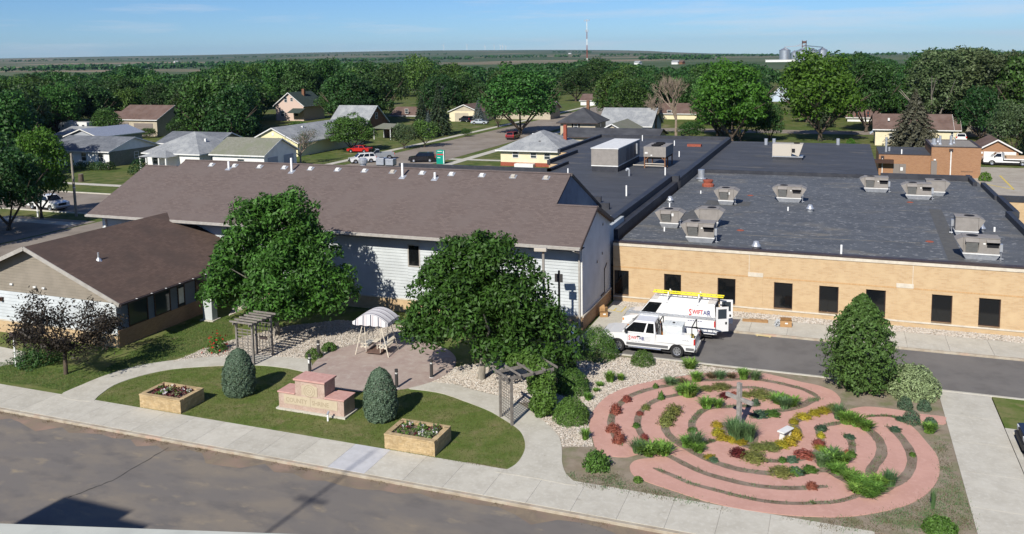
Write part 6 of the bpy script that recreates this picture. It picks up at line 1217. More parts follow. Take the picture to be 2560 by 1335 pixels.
# ---------------------------------------------------------------- belt of trees over the rest of the town
TALL = ['over the left roadside', 'left of the tan garage', 'alone over the left plain', 'left over the hip-roofed house', 'right over the hip-roofed house', 'left above the green-roofed house', 'directly above the green-roofed house', 'right above the green-roofed house', 'above the steep grey roof', 'right of the steep grey roof', 'above the dark spruces', 'above the cream garage', 'right of the radio mast', 'behind the bare tree', 'left of the radio mast', 'left of the big bright tree', 'in front of the grain bins']
for i_, (x_, d_, ty_, w_, k_) in enumerate(((60, 330, 176, 95, 'C'), (160, 300, 170, 110, 'A'), (330, 360, 152, 80, 'C'), (575, 320, 151, 110, 'B'), (630, 330, 150, 95, 'A'), (700, 300, 141, 110, 'A'), (752, 290, 136, 100, 'C'), (815, 300, 137, 110, 'A'), (905, 330, 148, 100, 'B'), (975, 300, 150, 110, 'D'), (1050, 330, 133, 95, 'B'), (1130, 380, 152, 90, 'A'), (1500, 360, 141, 100, 'B'), (1570, 330, 155, 110, 'A'), (1440, 340, 158, 90, 'C'), (1760, 330, 152, 100, 'A'), (2000, 400, 150, 90, 'B'))):
    tree_px(k_, x_, 240, ty_, w_, 'tall tree crown rising above the belt '+TALL[i_], dist=d_, group='tall crowns above the belt')
sky_x = [-200, 0, 120, 250, 330, 400, 470, 560, 620, 700, 740, 820, 900, 1000, 1050, 1120, 1240, 1300, 1400, 1500, 1600, 1700, 1760, 1850, 1960, 2000, 2050, 2150, 2220, 2270, 2320, 2400, 2480, 2560, 2800]
sky_y = [190, 186, 172, 176, 155, 178, 180, 153, 150, 142, 136, 136, 148, 150, 134, 152, 166, 152, 150, 142, 156, 165, 152, 148, 172, 152, 130, 124, 140, 158, 112, 100, 112, 128, 130]
KEEP = [(165, 343, 440, 430, 112), (350, 335, 745, 430, 115), (640, 316, 832, 356, 128), (288, 262, 446, 342, 163), (144, 298, 238, 342, 162), (672, 226, 772, 286, 214), (850, 262, 958, 300, 185), (1132, 253, 1228, 310, 221), (1240, 326, 1445, 414, 133), (1398, 268, 1514, 330, 171),
        (1512, 266, 1642, 332, 185), (2178, 282, 2332, 364, 180), (2328, 300, 2412, 356, 186), (2128, 287, 2182, 318, 238), (2436, 378, 2570, 480, 150), (1000, 298, 1345, 405, 226), (855, 358, 1090, 418, 142), (1945, 98, 2066, 153, 1400), (1950, 318, 2185, 356, 226), (1935, 225, 1965, 290, 326), (1452, 232, 1480, 262, 298), (1000, 268, 1034, 302, 234), (1640, 262, 1712, 300, 238), (2408, 350, 2500, 412, 154), (2432, 300, 2482, 340, 213), (870, 375, 1000, 420, 150), (240, 262, 300, 300, 176)]
KEEP += [(1735, 150, 1925, 345, 174), (1965, 120, 2160, 340, 186), (1220, 150, 1415, 325, 190), (2255, 100, 2560, 330, 205), (2225, 230, 2345, 350, 172), (1640, 180, 1735, 330, 180)]
KEEP = [k[:4]+(proj(GY((k[0]+k[2])/2, (k[1]+k[3])/2, k[4]))[2]+5,) for k in KEEP]
FEET = [(o.location.x, o.location.y) for o in COL.objects if o.parent is None and o.get('category') in ('house', 'garage', 'shed', 'building')]
rngf = random.Random(21); made = 0; LAB = {'A': 'leafy green tree in the belt of trees across the town', 'B': 'spreading green tree in the belt of trees across the town', 'C': 'upright dark green tree in the belt of trees across the town', 'D': 'low dark green tree in the belt of trees across the town', 'P': 'dark spruce in the belt of trees across the town'}
cand = []
for _ in range(16000):
    d = 130+rngf.random()**1.2*330; s = rngf.uniform(-.36, .36)*1.85*d
    x = FW.x*d+RT.x*s; y = FW.y*d+RT.y*s; cand.append((d, x, y))
cand.sort()
def place_fill():
    global made
    for d, x, y in cand:
        if made >= 300: break
        if y < 150 and x > -100: continue
        if -85 < x < -62 and y < 300: continue
        if 198 < y < 216 and x > -62: continue
        if y < 100 and x > -150: continue
        if 76 < y < 100: continue
        if x > -62 and x < 30 and y < 160: continue
        px, py, z = proj((x, y, 0)); 
        if not -120 < px < 2680: continue
        gap = 3.0 if d < 230 else 3.6
        if any((x-a)**2+(y-b_)**2 < (gap+.18*w_)**2 for a, b_, w_ in TREES): continue
        h = rngf.uniform(11, 22); hmax = hgt((x, y, -.15), np.interp(px, sky_x, sky_y)+rngf.uniform(0, 16)*min(1, 330/d)); h = min(h, hmax*rngf.uniform(.8, 1))
        if h < 5: continue
        w = min(max(h*rngf.uniform(.75, 1.1), 8.0), 14); wp = w/z*F_PX
        if any(f[0]-w*.45 < x < f[1]+w*.45 and f[2]-11 < y < f[3]+w*.45 for f in FOOT): continue
        ty = proj((x, y, h))[1]
        if any(px+wp*.5 > k[0] and px-wp*.5 < k[2] and py > k[1] and ty < k[3] and d < k[4] for k in KEEP): continue
        key = rngf.choices('ABCDP', (3, 3, 3, 2.2, .35))[0]
        if key == 'P': w *= .55
        TREES.append((x, y, w)); made += 1
        put_tree(key, (x, y, -.15), h, w, LAB[key], group='trees across the town', rot=rngf.uniform(0, 6.28))
place_fill()
WOOD0 = max(math.hypot(t_[0], t_[1]) for t_ in TREES)-12; print('fill trees', made, WOOD0)
# far edge of the wood: nobody could count it
def woodland():
    rng = np.random.default_rng(5); allP = []; allN = []; r = random.Random(9); base = {k: crown_points(240, 5, 6.6, 9.5, 14, 200+k, .42) for k in range(4)}
    n = 0
    for _ in range(14000):
        if n >= 1150: break
        d = WOOD0+r.random()**1.25*(1250-WOOD0); s = r.uniform(-.36, .36)*1.9*d; x = FW.x*d+RT.x*s; y = FW.y*d+RT.y*s; px, py, z = proj((x, y, 0))
        hm = hgt((x, y, -.15), np.interp(px, sky_x, sky_y)+r.uniform(1, 14)*330/d+ (0 if d < 800 else 4)); h = min(r.uniform(10, 20), hm*r.uniform(.8, 1))
        ty = proj((x, y, max(h, 1)))[1]
        if h < 4.5 or any(px+18 > k[0] and px-18 < k[2] and ty < k[3] and py > k[1] and d < k[4] for k in KEEP): continue
        P, N = base[r.randrange(4)]; a = r.uniform(0, 6.28); c, s_ = math.cos(a), math.sin(a); k = h/11.3; Q = P*np.array([k*1.15, k*1.15, k]); Q = np.column_stack([Q[:, 0]*c-Q[:, 1]*s_+x, Q[:, 0]*s_+Q[:, 1]*c+y, Q[:, 2]-.15])
        allP.append(Q); allN.append(N); n += 1
    P = np.vstack(allP); me = leaf_mesh('distant_wood', P, np.vstack(allN), 1.3, M_leafD, 3, aspect=.8); tag(link('distant_wood', me), 'far edge of the tree belt behind the town', 'woodland', kind='stuff')
    # hedgerows and farm groves out on the plain
    Q = []
    for px0, px1, py, n_, dd in ((0, 560, 164, 150, 1900), (100, 280, 160, 50, 2300), (650, 1180, 151, 200, 2900), (900, 1120, 143, 50, 5200), (1380, 1480, 139, 46, 5600), (1500, 2000, 146, 140, 3600), (1200, 1450, 146, 70, 3300), (1600, 1760, 152, 50, 2200), (0, 900, 148, 160, 5200), (1800, 2250, 141, 110, 4600), (300, 760, 156, 90, 2600), (1700, 1800, 150, 20, 2000), (560, 700, 160, 40, 2000), (2150, 2560, 143, 90, 3000)):
        for _ in range(n_):
            px = r.uniform(px0, px1); dr = ray(px, py); k = dd*r.uniform(.97, 1.03)/math.hypot(dr.x, dr.y); x, y = dr.x*k, dr.y*k; zg = gz_at(x, y); q = crown_points(14, 5.5, 5.0, 8, 5, r.randrange(99), .5)[0]*np.array([1, 1, r.uniform(.7, 1.2)]); Q.append(q+np.array([x, y, zg]))
    P = np.vstack(Q); me = leaf_mesh('hedgerows', P, np.tile([0, -.5, 1.], (len(P), 1)), 5.5, M_leafD, 4, aspect=.9); tag(link('hedgerows', me), 'dark hedgerows and groves far out on the plain', 'woodland', kind='stuff')
TERR = [o for o in COL.objects if o.name == 'terrain'][0]
def gz_at(x, y):
    ok, loc, n, i = TERR.ray_cast(Vector((x, y, 5000)), Vector((0, 0, -1))); return loc.z if ok else 0
bpy.context.view_layer.update()
woodland()
# ---------------------------------------------------------------- skyline: mast, grain bins, turbines, barns
M_rustleg = mat('rusty_steel', (.13, .075, .06), rough=.8); M_maroon = mat('aviation_red', (.22, .045, .035), rough=.6)
def far_pt(px, dist):
    d = ray(px, 140); k = dist/math.hypot(d.x, d.y); return Vector((d.x*k, d.y*k, gz_at(d.x*k, d.y*k)))
p = far_pt(1467.5, 1450); H_ = hgt(p, 48)
t = thing('radio_mast', 'tall red and white telecom mast with antenna cluster on the skyline', 'mast', tuple(p))
for i in range(7):
    a, c = H_*(i/7), H_*((i+1)/7); part('mast_section', M_maroon if i in (1, 2, 4) else M_white, t, lambda b: (b.tube((-.9*(1-i/9), 0, a), (-.9*(1-(i+1)/9), 0, c), .28, n=6), b.tube((.9*(1-i/9), 0, a), (.9*(1-(i+1)/9), 0, c), .28, n=6), b.tube((0, .9, a), (0, .8, c), .28, n=6), b.bar((-.9, 0, a), (.8, 0, c), .25, .25)))
for z, w in ((H_*.97, 4.2), (H_*.74, 2.6)): part('antenna_array', M_galv, t, lambda b: (b.box(-w, w, -.4, .4, z-.3, z+.3), b.box(-w, -w+.8, -.5, .5, z-1.8, z+2.2), b.box(w-.8, w, -.5, .5, z-1.8, z+2.2), b.box(-.9, -.1, -1.5, -.6, z-1.8, z+2.2)))
p0 = far_pt(2000, 1500)
def bin_(px, dpx, ty, dd, label):
    p = far_pt(px, 1500+dd); r = dpx/2/F_PX*proj(p)[2]; h = hgt(p, ty); t = thing('grain_bin', label, 'silo', tuple(p), 0, 'grain bins on the skyline')
    part('shell', M_bin, t, lambda b: b.lathe([(r, 0), (r, h*.82)], (0, 0, 0), 28), smooth=True); part('roof', M_bin, t, lambda b: b.lathe([(r*1.03, h*.82), (r*.12, h), (0, h)], (0, 0, 0), 28)); part('cap', M_galv, t, lambda b: b.tube((0, 0, h), (0, 0, h*1.04), r*.12, n=8)); return p, h, r
M_bin = mat('bin_steel', (.52, .54, .56), (.46, .48, .5), sc=.2, rough=.38, metal=.75)
b1 = bin_(1962, 27, 119, 0, 'leftmost of the steel grain bins on the skyline'); b2 = bin_(1986, 16, 126, 60, 'narrow grain bin between the left bin and the middle one'); b3 = bin_(2005, 33, 121, -30, 'widest grain bin in the middle under the elevator'); b4 = bin_(2030, 25, 120, 40, 'grain bin right of the elevator'); b5 = bin_(2056, 24, 119, 80, 'rightmost grain bin, half behind a treetop')
p = far_pt(2010, 1490); H_ = hgt(p, 101); t = thing('grain_elevator', 'rusty grain elevator leg rising above the steel bins', 'elevator', tuple(p))
part('leg', M_rustleg, t, lambda b: [b.box(x-.5, x+.5, y-.5, y+.5, 0, H_) for x in (-3, 3) for y in (-2.5, 2.5)]+[b.bar((-3, -2.5, z), (3, -2.5, z+4), .6, .6) for z in range(4, int(H_)-4, 5)]+[b.box(-3.6, 3.6, -3, 3, z, z+.6) for z in range(6, int(H_), 6)])
part('head_house', M_rustleg, t, lambda b: b.box(-3.4, 3.4, -3, 3, H_*.86, H_*.97))
q1, q5 = b1[0]-p, b5[0]-p; part('conveyor', M_galv, t, lambda b: (b.bar((q1.x, q1.y, b1[1]*1.05), (0, 0, b1[1]*1.12), 1.4, 1.4), b.bar((0, 0, b1[1]*1.12), (q5.x, q5.y, b5[1]*1.03), 1.4, 1.4), b.bar((0, 0, H_*.9), (q1.x*.45, q1.y*.45, b1[1]*1.08), .9, .9)))
p = far_pt(1940, 1480); t = thing('grain_shed', 'low white shed beside the grain bins', 'shed', tuple(p)); part('wall', M_white, t, lambda b: b.box(-16, 30, -5, 5, 0, 3.6)); part('roof', M_white, t, lambda b: b.ext([(-17, 3.6), (31, 3.6), (31, 3.9), (-17, 3.9)], -5.6, 5.6))
for i, (px, hy, by) in enumerate(((1110, 113, 127), (1168, 113, 127), (1213, 115, 127), (1236, 114, 127), (1252, 115, 127), (1257, 114, 127), (1265, 116, 127))):
    p = far_pt(px, 11300+i*35); h = max(40, hgt(p, hy)); R_ = h*.62
    t = thing('wind_turbine', 'white wind turbine on the far ridge', 'wind turbine', tuple(p), -YAW+R(random.uniform(-30, 30)), 'wind turbines on the ridge')
    part('tower', M_white, t, lambda b: b.tube((0, 0, 0), (0, 0, h), 3.2, 2.2, n=8)); part('nacelle', M_white, t, lambda b: b.box(-2.2, 2.2, -4, 5, h-2, h+2))
    a0 = random.uniform(0, 2)
    for k in range(3):
        a = a0+k*2.094; bl = part('blade', M_white, t, lambda b: b.hexa([(-.4, -5, h), (.4, -5, h), (.4, -4.2, h), (-.4, -4.2, h)], [(0, 0, 0)]*4) if False else b.tube((0, -4.6, h), (math.cos(a)*R_, -4.6, h+math.sin(a)*R_), 1.9, .6, n=5))
for px, dist, w, m, lb in ((188, 2100, 26, M_white, 'long white farm shed on the left plain'), (440, 3600, 30, M_white, 'tiny white farmhouse on the left slope'), (1595, 1350, 9, M_white, 'small white building behind the treetops near the mast'), (1690, 1350, 11, M_white, 'long white building behind the treetops'), (1705, 1340, 6, M_wood, 'small brick-red building behind the treetops'), (1425, 4600, 18, M_white, 'pair of white farm roofs under the ridge'), (300, 2400, 9, M_white, 'small pale farm shed on the green plain'), (405, 2400, 9, M_white, 'pale shed right of another on the green plain')):
    p = far_pt(px, dist); t = thing('farm_shed', lb, 'shed', tuple(p), -YAW); part('wall', m, t, lambda b: b.box(-w/2, w/2, -4, 4, 0, 3.5)); part('roof', M_sh_grey if m is M_white else M_sh_brn, t, lambda b: b.hexa([(-w/2-.5, -4.6, 3.5), (w/2+.5, -4.6, 3.5), (w/2+.5, 4.6, 3.5), (-w/2-.5, 4.6, 3.5)], [(-w/2-.5, -.2, 6), (w/2+.5, -.2, 6), (w/2+.5, .2, 6), (-w/2-.5, .2, 6)]))
# haze over the plain
hz = bpy.data.materials.new('haze_air'); hz.use_nodes = True; ht = hz.node_tree; ht.nodes.clear(); ho = ht.nodes.new('ShaderNodeOutputMaterial'); pv = ht.nodes.new('ShaderNodeVolumePrincipled')
pv.inputs['Color'].default_value = (.45, .7, 1, 1); pv.inputs['Density'].default_value = HAZE = .00003; pv.inputs['Anisotropy'].default_value = .2
ht.links.new(pv.outputs[0], ho.inputs['Volume'])
tag(MB().box(-14500, 14500, -14500, 14500, -120, 230).build('haze', hz), 'thin bluish haze over the plain', 'haze', kind='stuff')
# ---------------------------------------------------------------- vehicles
M_rub = mat('tyre_rubber', (.022, .022, .023), rough=.85); M_rim = mat('wheel_alloy', (.45, .46, .48), rough=.3, metal=.8); M_dkpl = mat('dark_plastic', (.022, .022, .024), rough=.6)
M_chrome = mat('chrome', (.6, .6, .6), rough=.15, metal=1); M_tail = mat('tail_lens', (.42, .02, .02), rough=.2); M_head = mat('head_lens', (.6, .62, .63), rough=.1, spec=.6); M_amber = mat('amber_lens', (.6, .22, .02), rough=.2)
def paint(name, c, r=.25): return mat(name, c, rough=r, spec=.5, coat=.5)
M_stripe2 = mat('rocker_grey', (.13, .13, .135), rough=.5)
P_white, P_red, P_black, P_silver, P_maroon, P_grey, P_navy = paint('white_car_paint', (.68, .68, .675)), paint('red_car_paint', (.42, .015, .012)), paint('black_car_paint', (.008, .009, .013), .12), paint('silver_car_paint', (.38, .42, .46)), paint('maroon_car_paint', (.16, .012, .015)), paint('grey_car_paint', (.24, .26, .28)), paint('navy_car_paint', (.012, .014, .028), .15)
def arch_profile(L, zs, axles, r, top):
    """side outline: bottom edge with wheel arches from rear (x=-L/2) to front, then the given top line back"""
    pts = [(-L/2+.05, zs)]
    for ax in sorted(axles):
        n = 9; pts += [(ax+r*math.cos(math.pi-math.pi*i/n), max(zs, .34+r*math.sin(math.pi*i/n)) if 0 < i < n else zs) for i in range(n+1)]
    return pts+[(L/2-.05, zs)]+top
def face(b, q, u0, u1, v0, v1, off=.012):
    q = [Vector(x) for x in q]; f = lambda u, v: (q[0]*(1-u)+q[1]*u)*(1-v)+(q[3]*(1-u)+q[2]*u)*v
    n = (q[1]-q[0]).cross(q[3]-q[0]).normalized()*off; b.add([f(u0, v0)+n, f(u1, v0)+n, f(u1, v1)+n, f(u0, v1)+n], [(0, 1, 2, 3)])
def vehicle(name, label, cat, x, y, rz_, L, W, top, axles, wr, cab, pt, z=-.12, zs=.32, side=((.06, .48), (.54, .94)), group=None, rear_glass=True, taper=.2, tail_z=.85, head_z=.72, bumper=None):
    t = thing(name, label, cat, (x, y, z), rz_, group); hw = W/2
    prof = arch_profile(L, zs, axles, wr*1.22, top)
    part('body', pt, t, lambda b: b.ext(prof[::-1], -hw, hw), bevel=.07)
    boxp('underbody', M_dkpl, t, -L/2+.25, L/2-.25, -hw+.24, hw-.24, .2, zs+.25)
    (xb0, xb1, zb), (xt0, xt1, zt) = cab; wb, wt = hw-.05, hw-taper
    B = [(xb0, -wb, zb), (xb1, -wb, zb), (xb1, wb, zb), (xb0, wb, zb)]; T = [(xt0, -wt, zt), (xt1, -wt, zt), (xt1, wt, zt), (xt0, wt, zt)]
    c = part('cab', pt, t, lambda b: b.hexa(B, T), bevel=.06)
    for sgn in (-1, 1):
        for (u0, u1) in side:
            part('side_window', M_glass, c, lambda b: face(b, [B[0], B[1], T[1], T[0]] if sgn < 0 else [B[2], B[3], T[3], T[2]], u0 if sgn < 0 else 1-u1, u1 if sgn < 0 else 1-u0, .12, .86))
    part('windscreen', M_glass, c, lambda b: face(b, [B[1], B[2], T[2], T[1]], .06, .94, .08, .92))
    if rear_glass: part('rear_window', M_glass, c, lambda b: face(b, [B[3], B[0], T[0], T[3]], .08, .92, .15, .88))
    for ax in axles:
        for sgn in (-1, 1):
            w = part('wheel', M_rub, t, lambda b: b.lathe([(wr*.62, -.12), (wr*.93, -.12), (wr, -.08), (wr, .08), (wr*.93, .12), (wr*.62, .12)], (ax, sgn*(hw-.13), wr), 22, 'y'), smooth=False)
            part('rim', M_rim, w, lambda b: b.lathe([(0, sgn*.07), (wr*.16, sgn*.09), (wr*.2, sgn*.06), (wr*.56, sgn*.085), (wr*.63, sgn*.115), (wr*.63, -sgn*.1)], (ax, sgn*(hw-.13), wr), 18, 'y'))
            part('rim_vent', M_dkpl, w, lambda b: [b.tube((ax+math.cos(k*2*math.pi/7)*wr*.4, sgn*(hw-.06), wr+math.sin(k*2*math.pi/7)*wr*.4), (ax+math.cos(k*2*math.pi/7)*wr*.4, sgn*(hw-.035), wr+math.sin(k*2*math.pi/7)*wr*.4), wr*.08, n=6) for k in range(7)])
    for sgn in (-1, 1):
        s0, s1 = sorted((sgn*(hw-.42), sgn*(hw-.06)))
        boxp('headlight', M_head, t, L/2-.09, L/2+.005, s0, s1, head_z, head_z+.17); boxp('tail_light', M_tail, t, -L/2-.012, -L/2+.08, *sorted((sgn*(hw-.22), sgn*(hw+.008))), tail_z, tail_z+.34)
        part('mirror', M_dkpl, t, lambda b: b.box(xb1-.42, xb1-.26, *sorted((sgn*hw, sgn*(hw+.2))), zb+.06, zb+.26), bevel=.03)
    bm = bumper or M_dkpl
    boxp('front_bumper', bm, t, L/2-.08, L/2+.07, -hw+.06, hw-.06, .34, .6, bevel=.03); boxp('rear_bumper', bm, t, -L/2-.09, -L/2+.06, -hw+.06, hw-.06, .4, .6, bevel=.03)
    boxp('grille', M_dkpl, t, L/2-.03, L/2+.012, -hw+.48, hw-.48, head_z-.1, head_z+.2)
    return t
def SUV(label, x, y, rz_, pt, L=4.75, W=1.9, name='parked_car', cat='car', **k):
    return vehicle(name, label, cat, x, y, rz_, L, W, [(L/2, .55), (L/2-.03, .92), (L/2-1.15, 1.06), (-L/2+.02, 1.1), (-L/2, .6)], (-L*.29, L*.31), .36, ((-L/2+.08, L/2-1.0, 1.05), (-L/2+.4, L/2-1.75, 1.72)), pt, side=((.04, .3), (.34, .62), (.66, .95)), **k)
def sedan(label, x, y, rz_, pt, L=4.7, W=1.8, **k):
    return vehicle('parked_car', label, 'car', x, y, rz_, L, W, [(L/2, .5), (L/2-.05, .76), (L/2-1.25, .93), (-L/2+.95, .97), (-L/2+.03, .93), (-L/2, .5)], (-L*.29, L*.31), .32, ((-L/2+.75, L/2-1.05, .93), (-L/2+1.35, L/2-1.9, 1.42)), pt, tail_z=.66, head_z=.58, **k)
def pickup(label, x, y, rz_, pt, L=5.9, W=2.0, ext=True, name='pickup_truck', **k):
    xr = -.55 if ext else -.1
    t = vehicle(name, label, 'truck', x, y, rz_, L, W, [(L/2, .62), (L/2-.04, 1.02), (L/2-.5, 1.12), (L/2-1.45, 1.18), (xr, 1.2), (xr, 1.2), (xr-.03, .8), (-L/2+.06, .8), (-L/2+.03, 1.22), (-L/2, 1.22), (-L/2, .62)], (-L*.315, L*.31), .4, ((xr, L/2-1.32, 1.19), (xr+.12, L/2-2.15, 1.9)), pt, zs=.45, side=((.05, .3), (.36, .96)) if ext else ((.06, .94),), taper=.26, tail_z=.85, head_z=.8, bumper=M_chrome, **k)
    for s in (-1, 1): part('bed_side', pt, t, lambda b: b.box(-L/2+.04, xr-.02, *sorted((s*(W/2-.12), s*(W/2-.005))), .8, 1.24), bevel=.03)
    boxp('bed_floor', M_dkpl, t, -L/2+.06, xr-.05, -W/2+.13, W/2-.13, .802, .83)
    return t
# ---------------- the service pickup
_dg = None
def text_mesh(s, size, m, ext=.003):
    cu = bpy.data.curves.new('lettering', 'FONT'); cu.body = s; cu.size = size; cu.extrude = ext; cu.align_x = 'LEFT'; cu.offset = size*.012; cu.resolution_u = 2
    ob = bpy.data.objects.new('lettering', cu); COL.objects.link(ob); bpy.context.view_layer.update()
    me = bpy.data.meshes.new_from_object(ob.evaluated_get(bpy.context.evaluated_depsgraph_get())); bpy.data.objects.remove(ob); bpy.data.curves.remove(cu)
    me.materials.clear(); me.materials.append(m); xs = [v.co.x for v in me.vertices]; return me, (min(xs), max(xs))
M_logo_r = mat('logo_red', (.5, .02, .03), rough=.5); M_logo_b = mat('logo_blue', (.04, .05, .18), rough=.5); M_grtext = mat('small_print', (.25, .26, .3), rough=.6)
def lettering(parent, runs, x, y, z, face_, lean=0):
    """runs of (text, size, material, dz, squeeze); lettering on a panel facing local +y ('n'), -y ('s') or +x ('e')"""
    cx = 0
    for s, sz, m, dz, sq in runs:
        me, (a, c) = text_mesh(s, sz, m); o = link('lettering', me, None, parent)
        o.scale = (sq, 1, 1)
        if face_ == 'n': o.rotation_euler = (R(90-lean), 0, R(180)); o.location = (x-cx+a*sq, y, z+dz)
        elif face_ == 's': o.rotation_euler = (R(90), 0, 0); o.location = (x+cx-a*sq, y, z+dz)
        else: o.rotation_euler = (R(90), 0, R(90)); o.location = (x, y+cx-a*sq, z+dz)
        cx += (c-a)*sq+sz*.07
def logo(parent, x, y, z, s, f, lean=0):
    lettering(parent, [('S', s*1.5, M_logo_r, -s*.3, .85), ('WIFT', s, M_logo_r, 0, .85), ('AI', s, M_logo_b, 0, .85), ('R', s*1.4, M_logo_b, -s*.25, .75)], x, y, z, f, lean)
rear = G(1692, 895, -.11); L = 5.9
tk = pickup('white service pickup with red and blue lettering and bed toolboxes', rear.x-L*.315, rear.y+.97, R(180), P_white, L=L, z=-.11)
tk.name = 'service_pickup'; tk.scale = (1, 1, 1.08)
boxp('rocker_stripe', M_stripe2, tk, -1.32, 1.28, 1.001, 1.008, .5, .66); boxp('rocker_stripe', M_stripe2, tk, -2.9, -2.4, 1.001, 1.009, .5, .66)
for s in (-1, 1): part('running_board', M_chrome, tk, lambda b: b.tube((-.9, s*1.08, .42), (1.15, s*1.08, .42), .05, n=8))
part('door_seam', M_grtext, tk, lambda b: [b.box(x0, x0+.015, 1.001, 1.006, .7, 1.17) for x0 in (1.2, .35, -.52)])
boxp('door_handle', M_dkpl, tk, .42, .62, 1.0, 1.03, 1.02, 1.08)
logo(tk, 1.15, 1.012, .87, .245, 'n')
part('small_print', M_grtext, tk, lambda b: [b.box(.42+.05*k, .455+.05*k, 1.001, 1.007, .715, .75) for k in range(11) if k not in (3, 7)])
part('badge', M_grtext, tk, lambda b: [b.box(-2.6+.07*k, -2.555+.07*k, 1.001, 1.007, 1.05, 1.08+.02*(k % 2)) for k in range(6)])
for k in range(4): boxp('small_print', M_grtext, tk, -.2-.04*k, .28, 1.001, 1.007, .8+.075*k, .812+.075*k)
M_tool = mat('tool_chest', (.60, .63, .64), (.52, .55, .56), sc=4, rough=.45)
tb = thing('tool_chest', 'pale grey tool chest standing in the service pickup bed', 'tool chest', tuple(tk.matrix_basis @ Vector((-1.45, -.25, .835))), R(180))
boxp('chest', M_tool, tb, -.6, .6, -.45, .45, 0, .85, bevel=.02); boxp('lid', M_tool, tb, -.63, .63, -.48, .48, .852, .9); part('knob', M_dkpl, tb, lambda b: b.lathe([(.09, .0), (.08, .05), (0, .06)], (0, 0, .902), 10)); boxp('lid_seam', M_grtext, tb, -.2, -.19, -.47, .47, .901, .906); boxp('lid_seam', M_grtext, tb, .25, .26, -.47, .47, .901, .906)
tb = thing('side_toolbox', 'long low toolbox along the service pickup bed side', 'toolbox', tuple(tk.matrix_basis @ Vector((-1.95, .62, .835))), R(180)); boxp('chest', M_tool, tb, -.75, .75, -.22, .22, 0, .5, bevel=.02); boxp('lid', P_white, tb, -.77, .77, -.24, .24, .502, .54)
tb = thing('yellow_drill_case', 'small yellow case at the tailgate of the service pickup', 'case', tuple(tk.matrix_basis @ Vector((-2.72, .62, .835))), R(180)); part('case', M_yel, tb, lambda b: b.hexa([(-.13, -.16, 0), (.13, -.16, 0), (.13, .16, 0), (-.13, .16, 0)], [(-.1, -.16, .55), (.1, -.16, .55), (.1, .16, .55), (-.1, .16, .55)]), bevel=.02); part('handle', M_dkpl, tb, lambda b: b.box(-.02, .02, -.1, .1, .552, .6))
hb = thing('hose_bundle', 'tangle of hoses and tools behind the pickup cab', 'tools', tuple(tk.matrix_basis @ Vector((-.72, -.05, .835))), R(180))
rr2 = random.Random(3)
for k, m in enumerate((M_dkpl, M_maroon, M_galv, M_amber, M_logo_b)): part('hose', m, hb, lambda b: b.tube((rr2.uniform(-.1, .1), rr2.uniform(-.3, .3), 0), (rr2.uniform(-.1, .1), rr2.uniform(-.35, .35), rr2.uniform(.7, 1.2)), .035, n=6))
for x_ in (-.66, -2.75): part('ladder_rack', M_dkpl, tk, lambda b: (b.bar((x_, .92, 1.22), (x_, .92, 1.88), .05, .05), b.bar((x_, -.92, 1.22), (x_, -.92, 1.88), .05, .05), b.bar((x_, -.92, 1.86), (x_, .92, 1.86), .05, .05)))
def ladder(name, label, p0, p1, w, m, rm, n):
    p0, p1 = Vector(p0), Vector(p1); d = p1-p0; t = thing(name, label, 'ladder', tuple(p0)); s = d.cross(Vector((0, 0, 1))).normalized()*w/2
    for k in (-1, 1): part('rail', m, t, lambda b: b.bar(s*k, s*k+d, .035, .08))
    for i in range(n): q = d*((i+.5)/n); part('rung', rm, t, lambda b: b.tube(q-s*.94, q+s*.94, .022, n=6))
    return t
zl = 2.0+.1-.11; bpy.context.view_layer.update(); q0 = tk.matrix_basis @ Vector((1.7, -.8, 1.95)); q1 = tk.matrix_basis @ Vector((-3.9, -.8, 1.95))
ladder('aluminium_ladder', 'long aluminium ladder on the service pickup rack', q0, q1, .32, M_galv, M_galv, 16)
# ---------------- the van
VL, VW = 6.1, 2.0
vx1 = -7.2; van = vehicle('service_van', 'white service van with open rear doors and roof rack', 'van', vx1-VL/2, 55.7, R(180), VL, VW, [(VL/2, .6), (VL/2-.03, .98), (VL/2-.45, 1.1), (VL/2-1.15, 1.2), (-VL/2, 1.2), (-VL/2, .6)], (-VL*.30, VL*.315), .37, ((-VL/2+.0, VL/2-1.02, 1.19), (-VL/2+.06, VL/2-1.85, 2.1)), P_white, z=-.11, zs=.42, side=((.79, .985),), rear_glass=False, taper=.16, bumper=P_white)
part('load_opening', M_black, van, lambda b: b.add([(-VL/2-.012, -.84, .66), (-VL/2-.012, .84, .66), (-VL/2+.035, .74, 2.0), (-VL/2+.035, -.74, 2.0)], [(3, 2, 1, 0)]))
part('roof_rib', P_white, van, lambda b: [b.box(-2.5, .75, y_-.03, y_+.03, 2.1, 2.125) for y_ in (-.55, -.27, 0, .27, .55)])
van.scale = (1, 1, 1.15); bpy.context.view_layer.update(); logo(van, -1.35, .95, 1.52, .34, 'n', 6.9)
part('small_print', M_logo_b, van, lambda b: [b.box(-2.2+.16*k, -2.09+.16*k, .991, 1.003, 1.1, 1.14) for k in range(6)])
